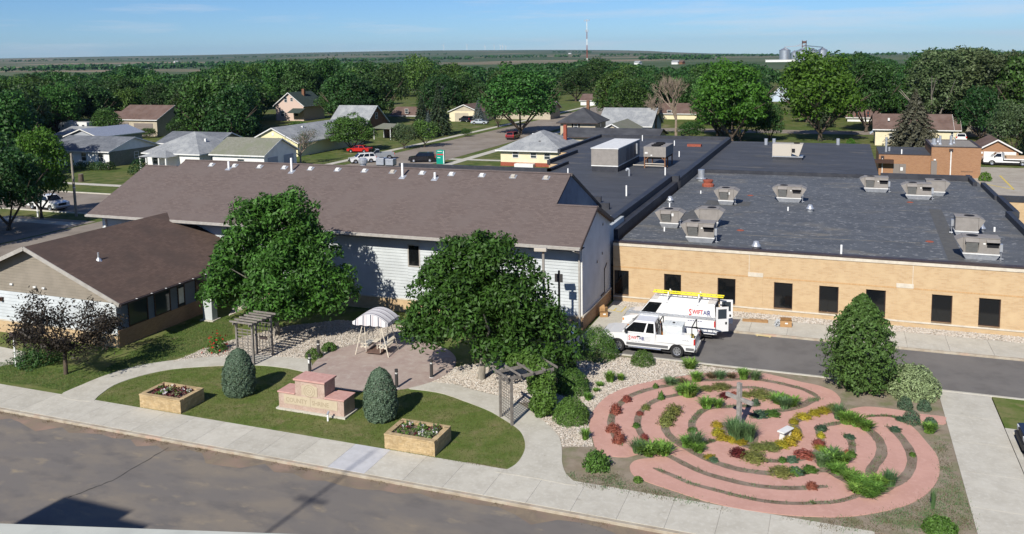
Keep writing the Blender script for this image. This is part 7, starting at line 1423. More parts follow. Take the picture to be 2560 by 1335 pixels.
for s, ang in ((1, 62), (-1, 100)):
    d = part('rear_door', P_white, van, lambda b: (b.box(-.03, .03, 0, .82*s if s > 0 else 0, .6, 1.32) if s > 0 else b.box(-.03, .03, -.82, 0, .6, 1.32), b.box(-.03, .03, *sorted((0, .12*s)), 1.32, 2.0), b.box(-.03, .03, *sorted((.7*s, .82*s)), 1.32, 2.0), b.box(-.03, .03, *sorted((.12*s, .7*s)), 1.88, 2.0)))
    d.location = (-VL/2-.04, s*.95, 0); d.rotation_euler = (0, 0, R(180-ang)*s if s > 0 else R(-(180-ang)))
    part('door_glass', M_glassb, d, lambda b: b.box(-.012, .012, *sorted((.12*s, .7*s)), 1.325, 1.875)); part('latch', M_dkpl, d, lambda b: b.box(-.045, .045, *sorted((.6*s, .72*s)), 1.0, 1.14))
    if s > 0: boxp('marker', M_tail, d, -.036, -.031, .2, .62, .75, .95)
part('rack_bar', P_white, van, lambda b: [b.bar((x_, -.82, 2.3), (x_, .82, 2.3), .1, .07) for x_ in (.1, -1.9)]+[b.bar((x_, y_*.9, 2.02), (x_, y_*.82, 2.3), .1, .07) for x_ in (.1, -1.9) for y_ in (-1, 1)]+[b.bar((x_, y_, 2.3), (x_, y_, 2.52), .08, .08) for x_ in (.1, -1.9) for y_ in (-.35, .35)])
q0 = van.matrix_basis @ Vector((1.15, -.02, 2.42)); q1 = van.matrix_basis @ Vector((-3.45, .02, 2.42))
M_yl = mat('fibreglass_yellow', (.72, .62, .03), rough=.4); ladder('fibreglass_ladder', 'yellow fibreglass ladder on the van roof rack', q0, q1, .42, M_yl, M_galv, 14)
boxp('turn_lamp', M_amber, van, VL/2-.12, VL/2-.02, 1.0, 1.008, .78, .92)
# ---------------- parked cars
def at(px, py): return G(px, py, -.12)
p = at(893, 382); sedan('red sedan parked under the round tree', p.x, p.y+.9, R(185), P_red, z=-.13)
p = at(888, 409); SUV('white SUV parked nose out by the far flat roof', p.x+.5, p.y+1.6, R(225), P_white, L=4.6, name='parked_suv', z=-.13)
p = at(938, 400); pickup('grey pickup parked in tree shade beside the white SUV', p.x, p.y+1.4, R(220), P_grey, ext=False, name='parked_pickup', z=-.13, L=5.4)
p = at(1050, 406); SUV('black SUV parked on the street beside the green sign', p.x, p.y+1.0, R(200), P_black, name='parked_suv', z=-.13)
p = at(1162, 305); SUV('dark SUV on the driveway of the cream garage', p.x, p.y+1.2, R(150), P_navy, name='parked_suv', z=-.14)
p = at(1196, 311); sedan('silver sedan in front of the blue spruce', p.x, p.y+1.0, R(5), P_silver, z=-.14)
p = at(1277, 349); SUV('maroon SUV half hidden by the huge street tree', p.x, p.y+1.4, R(92), P_maroon, name='parked_suv', z=-.13)
p = at(122, 527); pickup('white pickup parked on the cross street under trees', p.x-1.2, p.y+1.0, R(-8), P_white, name='parked_pickup', z=-.13)
p = at(2402, 355); SUV('white van beside the cream garage', p.x, p.y+1.6, R(90), P_white, name='parked_van', cat='van', z=-.14)
p = G(2524, 1128, -.12); SUV('black SUV nosing in from the right edge beside the sidewalk', 8.2+2.35, 44.0, R(180), P_black, name='parked_suv', z=-.12)
SUV('second black car at the right edge nearer the camera', 8.6+2.35, 41.2, R(180), P_black, name='parked_suv', z=-.12)
# flatbed truck
p = at(2470, 413); L = 7.2
fb = vehicle('flatbed_truck', 'white flatbed truck with wooden load beside the brick garage', 'truck', p.x+2.9, p.y+.9, R(180), L, 2.05, [(L/2, .7), (L/2-.04, 1.15), (L/2-1.3, 1.28), (.9, 1.3), (.85, .75), (-L/2, .75)], (-L*.26, L*.33), .42, ((.92, L/2-1.2, 1.29), (1.05, L/2-1.95, 2.0)), P_white, zs=.5, side=((.1, .9),), taper=.22, z=-.12)
boxp('flatbed', P_white, fb, -L/2-.4, .75, -1.12, 1.12, .95, 1.12); part('headboard', M_galv, fb, lambda b: [b.bar((.72, y_, 1.12), (.72, y_, 2.0), .06, .06) for y_ in (-1, -.5, 0, .5, 1)]+[b.bar((.72, -1, 2.0), (.72, 1, 2.0), .06, .06)])
ld_ = thing('lumber_stack', 'pale wooden pallets stacked on the flatbed truck', 'lumber', tuple(fb.matrix_basis @ Vector((-1.5, 0, 1.125))), R(180))
for i in range(6): boxp('plank', mat('pine_%d' % i, (.45-.02*i, .32-.015*i, .17), rough=.85), ld_, -1.8, 1.9, -.95+i*.32, -.66+i*.32, 0, .34+.05*(i % 2))
# camper trailer
p = G(150, 336, -.1); t = thing('camper_trailer', 'long white camper trailer parked left of the tan garage', 'camper', (p.x, p.y, -.15))
part('shell', P_white, t, lambda b: b.ext([(0, .6), (9.3, .6), (9.3, 3.3), (1.2, 3.35), (.0, 2.9), (-.5, 1.9), (-.4, 1.3), (0, 1.2)][::-1], 0, 2.5), bevel=.08)
for x_, w_, z_, h_ in ((1.0, .5, 1.9, .6), (2.6, .9, 1.0, .4), (4.9, .6, 1.7, .6), (6.0, .6, 1.0, 1.7), (7.7, .8, 2.1, .5)): boxp('window', M_glassb, t, x_, x_+w_, -.02, -.002, z_, z_+h_)
boxp('swoosh', M_dkpl, t, .8, 4.5, -.015, -.001, 1.45, 1.52); boxp('swoosh', M_grtext, t, 1.2, 5.6, -.015, -.001, 1.3, 1.36); part('roof_unit', P_white, t, lambda b: b.box(2.0, 3.0, .8, 1.7, 3.34, 3.6), bevel=.05); boxp('slide_out', P_white, t, 3.4, 5.6, -.35, -.021, .9, 2.8)
for x_ in (4.0, 4.9): part('wheel', M_rub, t, lambda b: b.lathe([(0, -.1), (.36, -.1), (.36, .1), (0, .1)], (x_, .1, .36), 14, 'y'))
boxp('step', M_dkpl, t, 6.0, 6.6, -.4, -.02, .3, .36)
# ---------------------------------------------------------------- garden furniture
M_block = mat('wall_block', (.42, .31, .17), (.36, .26, .135), sc=2.5, c3=(.48, .37, .22), sc3=5, bump=.5, bsc=60, rough=.92, rnd=.13)
M_grey_wood = mat('weathered_wood', (.215, .195, .175), (.15, .135, .12), sc=4, bump=.5, bsc=30, rough=.92, rnd=.1)
M_post = mat('bronze_post', (.045, .043, .043), rough=.5); M_lens = mat('lamp_lens', (.55, .55, .53), rough=.3)
def planter(x0, x1, y0, y1, label, seed):
    t = thing('block_planter', label, 'planter', (x0, y0, -.015), 0, 'block planters along the sidewalk'); W_, D_ = x1-x0, y1-y0; bh = .098; rr_ = random.Random(seed); bw = W_/9; th = .22
    msh = {}
    def blk(w, d):
        k = (round(w, 3), round(d, 3))
        if k not in msh: msh[k] = MB().box(.003, w-.003, .003, d-.003, .003, bh-.003).mesh('block'); msh[k].materials.append(M_block)
        return msh[k]
    for c in range(7):
        off = 0 if c % 2 == 0 else bw/2; z = c*bh
        for yy, dd in ((0, 1), (D_-th, 1)):
            xs = [0]+([off] if off else [])+[off+bw*(i+1) for i in range(9) if off+bw*(i+1) < W_-.02]+[W_]
            for a, c_ in zip(xs, xs[1:]): link('block', blk(c_-a, th), None, t, (a, yy+rr_.uniform(-.006, .006), z))
        n = max(2, round((D_-2*th)/bw)); bd = (D_-2*th)/n; o2 = bd/2 if c % 2 else 0
        for xx in (0, W_-th):
            ys = [th]+([th+o2] if o2 else [])+[th+o2+bd*(i+1) for i in range(n) if th+o2+bd*(i+1) < D_-th-.02]+[D_-th]
            for a, c_ in zip(ys, ys[1:]): link('block', blk(th, c_-a), None, t, (xx+rr_.uniform(-.006, .006), a, z))
    z = 7*bh; ncap = 6
    for i in range(ncap):
        for yy in (-.02, D_-th-.02): link('capstone', capm(W_/ncap), None, t, (i*W_/ncap, yy, z))
    for xx in (-.02, W_-th-.02): link('capstone', MB().box(0, th+.04, .003, D_-2*th-.01, 0, .07).mesh('capstone'), M_block, t, (xx, th+.02, z))
    boxp('soil', M_soil, t, th, W_-th, th, D_-th, 0, z-.06)
    rng = np.random.default_rng(seed); n = 260; P = np.column_stack([rng.uniform(th+.1, W_-th-.1, n), rng.uniform(th+.08, D_-th-.08, n), z-.05+rng.uniform(0, .16, n)])
    f = tag(link('bedding_flowers', leaf_mesh('bedding_flowers', P, np.tile([0, 0, 1.], (n, 1)), .13, M_wine if seed == 1 else M_box, seed), None, None, (x0, y0, -.015)), 'mixed bedding plants filling the '+('left' if seed == 1 else 'right')+' block planter', 'flowers')
    for i, (m_, k) in enumerate(((M_flower_w, 70), (M_varie, 90), (M_box, 120), (M_wine, 60))):
        cc = np.column_stack([rng.uniform(th+.15, W_-th-.15, 8), rng.uniform(th+.12, D_-th-.12, 8)]); q = cc[rng.integers(0, 8, k)]+rng.normal(0, .07, (k, 2)); P = np.column_stack([q, z+rng.uniform(.04, .2, k)])
        link('bloom' if i == 0 else 'leaf_clump', leaf_mesh('bloom', P, np.tile([0, -.2, 1.], (k, 1)), .085, m_, seed+i, aspect=.9), None, f)['kind'] = 'stuff'
    for i in range(3): link('spike', blade_mesh('spike', 26, .12, .5, M_wine if seed == 1 else M_lilyD, seed+i, .012, .4), None, f, (W_*(.25+.27*i), D_*.6, z-.03))
    return t
_cap = {}
def capm(w):
    k = round(w, 3)
    if k not in _cap: _cap[k] = MB().box(.003, w-.003, -.02, .24, 0, .07).mesh('capstone'); _cap[k].materials.append(M_block)
    return _cap[k]
planter(-34.75, -32.0, 34.2, 36.0, 'tan block planter left on the lawn with dark spiky flowers', 1)
planter(-19.85, -17.2, 34.2, 36.0, 'tan block planter right on the lawn with white blooms', 2)
# monument sign
M_granite = mat('pink_granite', (.42, .31, .255), (.34, .245, .20), sc=14, c3=(.46, .36, .30), sc3=2, bump=.3, bsc=40, rough=.8); M_cap = mat('pink_cap', (.50, .30, .26), (.45, .25, .22), sc=4, rough=.85); M_lime = mat('limestone_panel', (.47, .40, .29), (.43, .36, .26), sc=3, rough=.85); M_carve = mat('carved_shadow', (.33, .27, .19), rough=.9)
t = thing('stone_sign', 'stepped pink stone sign with carved lettering and round emblem on the lawn', 'sign', (-27.5, 36.5, -.015))
SW, SD = 4.0, 1.05
boxp('footing', M_conc, t, -.12, SW+.12, -.12, SD+.12, 0, .1); boxp('wall', M_granite, t, 0, SW, 0, SD, .1, .92, bevel=.01); boxp('tower', M_granite, t, 1.05, 2.85, .02, SD-.02, .92, 1.7, bevel=.01)
boxp('capstone', M_cap, t, -.05, 1.04, -.05, SD+.05, .922, 1.0, bevel=.012); boxp('capstone', M_cap, t, 2.86, SW+.05, -.05, SD+.05, .922, 1.0, bevel=.012); boxp('capstone', M_cap, t, .98, 2.92, -.06, SD+.06, 1.702, 1.8, bevel=.012)
boxp('panel', M_lime, t, .35, 1.98, -.02, -.001, .36, .86); boxp('panel', M_lime, t, 1.99, 3.62, -.02, -.001, .36, .86)
part('emblem_panel', M_lime, t, lambda b: b.ext([(1.45, .93), (2.42, .93), (2.42, 1.45), (1.935, 1.6), (1.45, 1.45)], -.005, .018))
for r0, r1 in ((.34, .31), (.22, .19), (.1, .07)): part('emblem_ring', M_carve, t, lambda b: b.lathe([(r0, -.012), (r1, -.012)], (1.935, 0, 1.2), 28, 'y'))
part('emblem_mark', M_carve, t, lambda b: [b.tube((1.935+math.cos(k*.9)*.265, -.008, 1.2+math.sin(k*.9)*.265), (1.935+math.cos(k*.9)*.265, -.013, 1.2+math.sin(k*.9)*.265), .022, n=6) for k in range(7)])
lettering(t, [('COUNTY', .34, M_carve, 0, .92)], .47, -.0225, .48, 's'); lettering(t, [('SHRINE', .34, M_carve, 0, .92)], 2.08, -.0225, .48, 's')
p = G(820, 1052); t = thing('ground_lamp', 'short white spotlight post in front of the stone sign', 'lamp', (p.x, p.y, -.01)); part('post', M_pvc, t, lambda b: b.tube((0, 0, 0), (0, 0, .32), .05, n=10)); part('lamp_head', M_galv, t, lambda b: (b.tube((0, -.04, .36), (0, .1, .46), .06, n=10), b.box(-.03, .03, -.03, .03, .3, .37)))
# bollards
def bollard(px, py, label, h=1.08, stk=False):
    p = G(px, py); t = thing('bollard_light', label, 'bollard', (p.x, p.y, .018), 0, 'bollard lights around the patio')
    part('base_plate', M_pvc, t, lambda b: b.tube((0, 0, 0), (0, 0, .02), .12, n=12)); part('post', M_post, t, lambda b: b.tube((0, 0, .02), (0, 0, h*.76), .095, n=14)); part('lens', M_lens, t, lambda b: b.tube((0, 0, h*.76), (0, 0, h*.85), .075, n=14)); part('cap', M_post, t, lambda b: b.tube((0, 0, h*.85), (0, 0, h), .097, n=14))
    if stk: boxp('sticker', M_white, t, -.05, .05, -.102, -.094, h*.5, h*.7)
bollard(797, 894, 'black bollard light at the back left rim of the patio'); bollard(775, 930, 'black bollard light with white sticker, left rim of the patio', stk=True); bollard(992, 970, 'black bollard light behind the right juniper'); bollard(1079, 944, 'black bollard light at the right rim of the patio under the ash')
# striped glider swing
M_stripe = bpy.data.materials.new('striped_canvas'); M_stripe.use_nodes = True; tt = M_stripe.node_tree; LL = tt.links.new; pp = tt.nodes['Principled BSDF']; pp.inputs['Roughness'].default_value = .9
tcn = _n(tt, 'ShaderNodeTexCoord'); sx = _n(tt, 'ShaderNodeSeparateXYZ'); LL(tcn.outputs['UV'], sx.inputs[0]); ml = _n(tt, 'ShaderNodeMath', operation='MULTIPLY'); ml.inputs[1].default_value = 4; ml.label = 'stripes'; fr = _n(tt, 'ShaderNodeMath', operation='FRACT'); LL(sx.outputs[0], ml.inputs[0]); LL(ml.outputs[0], fr.inputs[0])
cr = _n(tt, 'ShaderNodeValToRGB'); cr.color_ramp.interpolation = 'CONSTANT'; e = cr.color_ramp.elements; e[0].color = (.62, .60, .60, 1); e[1].position = .34; e[1].color = (.045, .055, .09, 1)
for q_, c_ in ((.48, (.62, .6, .6, 1)), (.62, (.27, .20, .22, 1)), (.68, (.62, .6, .6, 1)), (.82, (.3, .33, .38, 1)), (.88, (.62, .6, .6, 1))): x_ = e.new(q_); x_.color = c_
LL(fr.outputs[0], cr.inputs[0]); LL(cr.outputs[0], pp.inputs['Base Color'])
M_swing = mat('cream_steel', (.62, .56, .46), rough=.5); M_deck = mat('swing_deck', (.16, .10, .08), (.12, .075, .06), sc=6, rough=.85)
pL, pR = G(885, 890), G(975, 891); c_ = (pL+pR)/2; t = thing('glider_swing', 'cream glider swing with striped awning on the patio', 'swing', (c_.x, c_.y, .018), math.atan2(pR.y-pL.y, pR.x-pL.x)-R(12))
hw, D_ = 1.12, 1.5
for y_ in (0, D_):
    for s in (-1, 1): part('leg', M_swing, t, lambda b: b.tube((s*hw, y_, 0), (s*.62, y_+(.1 if y_ == 0 else -.1), 1.95), .032, n=8))
for s in (-1, 1): part('top_rail', M_swing, t, lambda b: b.tube((s*.62, .1, 1.95), (s*.62, D_-.1, 1.95), .032, n=8))
part('top_rail', M_swing, t, lambda b: (b.tube((-.62, .1, 1.95), (.62, .1, 1.95), .032, n=8), b.tube((-.62, D_-.1, 1.95), (.62, D_-.1, 1.95), .032, n=8)))
part('hanger', M_swing, t, lambda b: [b.tube((s*.55, y_, 1.93), (s*.48, y_, .16), .022, n=6) for s in (-1, 1) for y_ in (.2, D_-.2)])
boxp('deck', M_deck, t, -.5, .5, .15, D_-.1, .12, .17)
M_cush = mat('seat_cushion', (.33, .33, .32), (.22, .23, .24), sc=5, rough=.9)
for s in (-1, 1):
    sb = part('seat', M_swing, t, lambda b: b.box(*sorted((s*.35, s*.85)), .25, D_-.2, .45, .49)); part('cushion', M_cush, sb, lambda b: b.box(*sorted((s*.36, s*.83)), .27, D_-.22, .492, .58), bevel=.03)
    part('backrest', M_swing, t, lambda b: [b.bar((s*.84, y_, .5), (s*1.02, y_, 1.05), .04, .03) for y_ in np.linspace(.28, D_-.24, 7)]); part('scroll_arm', M_swing, t, lambda b: (b.bar((s*.35, .22, .68), (s*.9, .22, .7), .05, .03), b.lathe([(.13, -.015), (.10, -.015), (.10, .015), (.13, .015)], (s*.55, .22, .54), 10, 'y'), b.lathe([(.13, -.015), (.10, -.015), (.10, .015), (.13, .015)], (s*.82, .22, .54), 10, 'y')))
part('table', M_swing, t, lambda b: (b.box(-.17, .17, .45, D_-.4, .74, .77), b.tube((0, .8, .17), (0, .8, .74), .03, n=8)))
# awning: barrel vault with scalloped valance
V = []; Fc = []; UV = []; NX, NY = 24, 6; aw, ad = 1.16, .86
def cz_(u): return 2.18+.52*(1-(abs(u))**2.0)
for j in range(NY+1):
    for i in range(NX+1):
        u = -1+2*i/NX; v = -1+2*j/NY; V.append((u*aw, D_/2+v*ad, cz_(u)-.03*abs(v)**3)); UV.append(((v+1)/2*.85, 0))
for j in range(NY):
    for i in range(NX): q = j*(NX+1)+i; Fc.append((q, q+1, q+NX+2, q+NX+1))
n0 = len(V)
for y_ in (-1, 1):
    s0 = len(V)
    for i in range(NX+1):
        u = -1+2*i/NX; sc_ = .06*abs(math.sin(i/NX*math.pi*4)); V.append((u*aw, D_/2+y_*ad, cz_(u)-.035)); V.append((u*aw*1.02, D_/2+y_*(ad+.03), 2.17)); V.append((u*aw*1.02, D_/2+y_*(ad+.04), 2.0-sc_)); UV += [((u+1)/2*1.15, 0)]*3
    for i in range(NX): q = s0+3*i; Fc += [(q, q+3, q+4, q+1), (q+1, q+4, q+5, q+2)]
for x_ in (-1, 1):
    s0 = len(V)
    for j in range(NY*3+1):
        v = -1+2*j/(NY*3); sc_ = .06*abs(math.sin(j/(NY*3)*math.pi*3)); V.append((x_*aw, D_/2+v*ad, cz_(1)-.02)); V.append((x_*aw*1.03, D_/2+v*ad, 2.0-sc_)); UV += [((v+1)/2*.85, 0)]*2
    for j in range(NY*3): q = s0+2*j; Fc.append((q, q+2, q+3, q+1))
me = bpy.data.meshes.new('awning'); me.from_pydata(V, [], Fc); me.update(); uvl = me.uv_layers.new(name='UVMap')
for lp in me.loops: uvl.data[lp.index].uv = UV[lp.vertex_index]
me.materials.append(M_stripe); link('awning', me, None, t)
# arbors
def arbor(a, c, depth, h, label, lattice, dens, seed):
    """a, c: the two near feet on the ground; depth: vector to the far pair"""
    a, c, dv = Vector(a), Vector(c), Vector(depth); t = thing('garden_arbor', label, 'arbor', (a.x, a.y, 0)); B = c-a; Zv = Vector((0, 0, 1))
    for q in (Vector(), B, dv, B+dv): part('post', M_grey_wood, t, lambda b: b.bar(q, q+Zv*h, .11, .11))
    return t, B, dv
a, c = G(587, 886), G(636, 912); a.z = c.z = 0
ux = Vector((1, 0, 0)); A0 = Vector((c.x-1.2, c.y, 0)); t = thing('garden_arbor', 'grey wooden arbor with slatted side over the garden path', 'arbor', (A0.x, A0.y, 0), R(-2), 'wooden arbors over the garden paths')
w_, d_, h_ = 1.2, 1.75, 2.45
for x_, y_ in ((0, 0), (w_, 0), (0, d_), (w_, d_)): boxp('post', M_grey_wood, t, x_-.06, x_+.06, y_-.06, y_+.06, 0, h_)
for x_ in (0, w_): boxp('beam', M_grey_wood, t, x_-.03, x_+.03, -.3, d_+.3, h_+.002, h_+.14)
for i in range(6): y_ = -.22+i*(d_+.44)/5; boxp('rafter', M_grey_wood, t, -.3, w_+.22, y_-.025, y_+.025, h_+.142, h_+.25)
for i in range(11): z_ = .18+i*.195; boxp('slat', M_grey_wood, t, .06, w_-.06, -.02, .02, z_, z_+.045)
for x_ in (.4, .8): boxp('stile', M_grey_wood, t, x_-.02, x_+.02, .022, .05, .1, 2.2)
for i in range(8): z_ = .25+i*.26; boxp('slat', M_grey_wood, t, .06, w_-.06, d_-.015, d_+.015, z_, z_+.04)
for i in range(4): x_ = .22+i*.25; boxp('stile', M_grey_wood, t, x_-.018, x_+.018, d_+.017, d_+.045, .25, 2.2)
boxp('plaque', M_flash, t, .3, .9, d_-.06, d_-.02, 1.0, 1.2)
a, c = G(1252, 1042), G(1280, 1063); a.z = c.z = 0; ang = math.atan2(c.y-a.y, c.x-a.x)
t = thing('garden_arbor', 'grey lattice arbor half covered by a green vine', 'arbor', (a.x, a.y, 0), ang, 'wooden arbors over the garden paths'); w_ = (c-a).length; h_ = 2.45; d_ = 2.3
for x_, y_ in ((0, 0), (w_, 0), (0, d_), (w_, d_)): boxp('post', M_grey_wood, t, x_-.06, x_+.06, y_-.06, y_+.06, 0, h_)
for x_ in (0, w_): boxp('beam', M_grey_wood, t, x_-.03, x_+.03, -.3, d_+.2, h_-.1, h_+.06)
for i in range(5): y_ = -.3+i*(d_+.6)/4; boxp('rafter', M_grey_wood, t, -.25, w_+.2, y_-.025, y_+.025, h_+.062, h_+.17)
for y_ in (0, d_):
    for i in range(6): x_ = .14+i*(w_-.28)/5; boxp('lattice_upright', M_grey_wood, t, x_-.016, x_+.016, y_-.018, y_-.001, .2, 2.25)
    for i in range(14): z_ = .22+i*.15; boxp('lattice_slat', M_grey_wood, t, .06, w_-.06, y_+.001, y_+.018, z_, z_+.032)
# cross and bench
M_cross = mat('cross_timber', (.30, .285, .265), (.22, .205, .19), sc=5, bump=.6, bsc=25, rough=.95)
t = thing('wooden_cross', 'weathered grey timber cross standing in the maze', 'cross', (-4.31, 41.9, 0), math.atan2((G(1883, 1017, 1.5)-G(1812, 988, 1.5)).y, (G(1883, 1017, 1.5)-G(1812, 988, 1.5)).x)); boxp('upright', M_cross, t, -.105, .105, -.09, .09, 0, 2.32, bevel=.01); boxp('crossbar', M_cross, t, -.82, .82, -.075, -.086-.09 if False else .075, 1.42, 1.6, bevel=.01)
p = G(1963, 1100); t = thing('stone_bench', 'small white stone bench in the golden planting', 'bench', (p.x, p.y+.15, .012), R(62)); boxp('seat', M_white, t, -.45, .45, -.19, .19, .4, .47, bevel=.02)
for x_ in (-.28, .28): part('leg', M_white, t, lambda b: b.hexa([(x_-.05, -.14, 0), (x_+.05, -.14, 0), (x_+.05, .14, 0), (x_-.05, .14, 0)], [(x_-.06, -.1, .399), (x_+.06, -.1, .399), (x_+.06, .1, .399), (x_-.06, .1, .399)]))
# lamps, posts and poles
p = G(1361, 880); hh = hgt(p, 634); t = thing('lamp_post', 'taupe shoebox area light on tall pole in front of the hall', 'street lamp', (p.x, p.y, -.01), R(8)); boxp('pole', M_unit, t, -.07, .07, -.07, .07, 0, hh); boxp('arm', M_flash, t, -.06, .06, -.06, .06, hh+.002, hh+.16); part('lamp_head', M_unit2, t, lambda b: b.hexa([(-.5, -.2, hh+.0), (.2, -.2, hh+.0), (.2, .2, hh+.0), (-.5, .2, hh+.0)], [(-.42, -.2, hh+.3), (.2, -.2, hh+.3), (.2, .2, hh+.3), (-.42, .2, hh+.3)]) if False else b.box(-.55, .22, -.2, .2, hh+.161, hh+.38), bevel=.03)
p = G(1399, 850); hh = hgt(p, 676); t = thing('sign_post', 'dark square sign on a navy post in front of the hall wall', 'sign', (p.x, p.y, -.01)); boxp('post', M_darkpanel2 if False else M_post, t, -.06, .06, -.05, .05, 0, hh); boxp('sign_board', M_post, t, -.27, .27, -.07, -.051, hh-.75, hh-.2)
p = G(191, 541, -.15); t = thing('utility_pole', 'weathered wooden utility pole beside the bright green tree', 'pole', (p.x, p.y, -.15)); hh = hgt(p, 383); part('pole', M_bark2, t, lambda b: b.tube((0, 0, 0), (-.12, 0, hh), .17, .12, n=10)); part('step_band', M_galv, t, lambda b: b.tube((-.05, 0, hh*.45), (-.051, 0, hh*.47), .17, n=10))
p = G(243, 335, -.15); t = thing('utility_pole', 'thin grey pole behind the camper trailer', 'pole', (p.x-12, p.y, -.15)); part('pole', M_bark2, t, lambda b: b.tube((0, 0, 0), (0, 0, 7.5), .14, .1, n=8)); part('crossarm', M_bark2, t, lambda b: b.box(-.9, .9, -.06, .06, 6.7, 6.85))
p = G(203, 454, -.15); t = thing('tree_stump', 'short thick stump on the far lawn', 'stump', (p.x, p.y, -.15)); part('trunk', M_bark, t, lambda b: b.tube((0, 0, 0), (0, 0, 1.2), .42, .36, n=10)); part('cut_top', M_bark2, t, lambda b: b.lathe([(.35, 0), (.1, .03), (0, .03)], (0, 0, 1.2), 10))
p = G(104, 540, -.15); t = thing('white_post', 'short white post under the bright green tree', 'post', (p.x, p.y-.5, -.15)); part('post', M_pvc, t, lambda b: b.tube((0, 0, 0), (0, 0, 2.4), .1, n=8)); part('cap', M_white, t, lambda b: b.lathe([(.12, 0), (.0, .1)], (0, 0, 2.4), 8))
p = G(40, 915); t = thing('marker_post', 'white post beside the plum tree with small black lamp', 'post', (p.x, p.y, -.02)); part('post', M_pvc, t, lambda b: b.tube((0, 0, 0), (0, 0, 1.9), .05, n=8)); part('lamp_head', M_flash, t, lambda b: b.box(-.25, .1, -.1, .1, 1.9, 2.1))
p = GY(1527, 250, 230); t = thing('street_lamp', 'curved-arm street lamp behind the pale blue house', 'street lamp', (p.x, 230, -.15)); part('pole', M_galv, t, lambda b: b.tube((0, 0, 0), (0, 0, p.z), .12, .08, n=8)); part('arm', M_galv, t, lambda b: (b.tube((0, 0, p.z), (-1.2, 0, p.z+.45), .06, n=6), b.tube((-1.2, 0, p.z+.45), (-2.3, 0, p.z+.4), .06, n=6))); part('lamp_head', M_lens, t, lambda b: b.box(-2.8, -2.1, -.15, .15, p.z+.3, p.z+.45))
p = G(524, 800); t = thing('utility_cabinet', 'pale green utility cabinet beside the annex corner', 'cabinet', (p.x, p.y+.1, -.02), R(3)); boxp('pad', M_conc, t, -.55, .55, -.45, .45, 0, .08); boxp('cabinet', M_side, t, -.38, .38, -.3, .3, .082, 1.55, bevel=.02); boxp('lid', M_white, t, -.42, .42, -.34, .34, 1.552, 1.62)
# green wayfinding sign on the street
M_teal = mat('teal_panel', (.005, .23, .17), rough=.4); p = G(1102, 409, -.1); t = thing('wayfinding_sign', 'teal hospital wayfinding sign with a red band on the street', 'sign', (p.x, p.y, -.15)); hh = 2.5
part('panel', M_teal, t, lambda b: b.ext([(-.75, 0), (.75, 0), (.75, hh-.1), (-.1, hh), (-.75, hh-.12)][::-1], -.12, .12)); boxp('band', M_logo_r, t, -.6, .6, -.135, -.121, hh*.62, hh*.7); boxp('band', M_white, t, .55, .7, -.135, -.121, .1, hh-.2)
for k in range(3): boxp('text_line', M_white, t, -.55, .3-.15*k, -.132, -.121, hh*.86-k*.55, hh*.9-k*.55)
# boxes and panels left by the workmen
M_card = mat('cardboard', (.36, .215, .10), (.30, .175, .08), sc=4, rough=.9)
def box_thing(px, py, w, d, h, rz_, label, z=.0):
    p = G(px, py, z); t = thing('cardboard_box', label, 'box', (p.x, p.y+d/2, z), rz_, 'cardboard boxes by the brick wing'); boxp('carton', M_card, t, -w/2, w/2, -d/2, d/2, 0, h, bevel=.005)
    part('flap', M_card, t, lambda b: (b.add([(-w/2, -d/2, h), (w/2, -d/2, h), (w/2, -d/2-.12, h+.14), (-w/2, -d/2-.12, h+.14)], [(0, 1, 2, 3)]), b.add([(-w/2, d/2, h), (w/2, d/2, h), (w/2, d/2-.1, h+.2), (-w/2, d/2-.1, h+.2)], [(0, 1, 2, 3)]))); boxp('label_patch', M_white, t, -.06, .12, -d/2-.004, -d/2-.001, h*.5, h*.5+.1); return t
b0 = box_thing(1507, 793, .55, .5, .34, R(20), 'lower cardboard box in a stack beside the hall gable', z=-.004); p = b0.location
t = thing('cardboard_box', 'upper cardboard box in the stack beside the hall gable', 'box', (p.x, p.y, .34), R(-15), 'cardboard boxes by the brick wing'); boxp('carton', M_card, t, -.22, .22, -.2, .2, 0, .32, bevel=.005); part('flap', M_card, t, lambda b: b.add([(-.22, -.2, .32), (.22, -.2, .32), (.05, 0, .5), (-.05, 0, .5)], [(0, 1, 2, 3)]))
t = box_thing(1964, 818, .75, .3, .42, R(8), 'torn open cardboard box leaning on the walk by the brick wing', z=.01)
p = G(1945, 815, .01); t = thing('plastic_bag', 'crumpled clear plastic bag beside the torn box', 'bag', (p.x, p.y, .01)); P, d = dome(60, 5, noise=.3); part('bag', mat('clear_plastic', (.5, .52, .54), rough=.25), t, lambda b: [b.add([tuple(P[i]*.5), tuple(P[(i+7) % 60]*.5), tuple(P[(i+19) % 60]*.5)], [(0, 1, 2)]) for i in range(60)])
p = G(1888, 803, .01); t = thing('flattened_carton', 'flattened brown carton lying against the brick wing', 'box', (p.x, p.y, .012), R(4)); boxp('sheet', M_card, t, -.85, .85, -.25, .25, 0, .06); boxp('fold', M_card, t, -.4, .84, -.2, .24, .062, .1)
p = G(1910, 838, -.1); t = thing('slatted_pallet', 'small pale slatted panel lying on the drive asphalt', 'pallet', (p.x, p.y, -.108), R(-3)); M_pine = mat('pale_pine', (.55, .45, .24), rough=.8)
for k in range(4): boxp('slat', M_pine, t, -.5, .5, -.33+k*.18, -.22+k*.18, .04, .06)
for x_ in (-.42, .38): boxp('batten', M_pine, t, x_, x_+.06, -.34, .34, 0, .038)
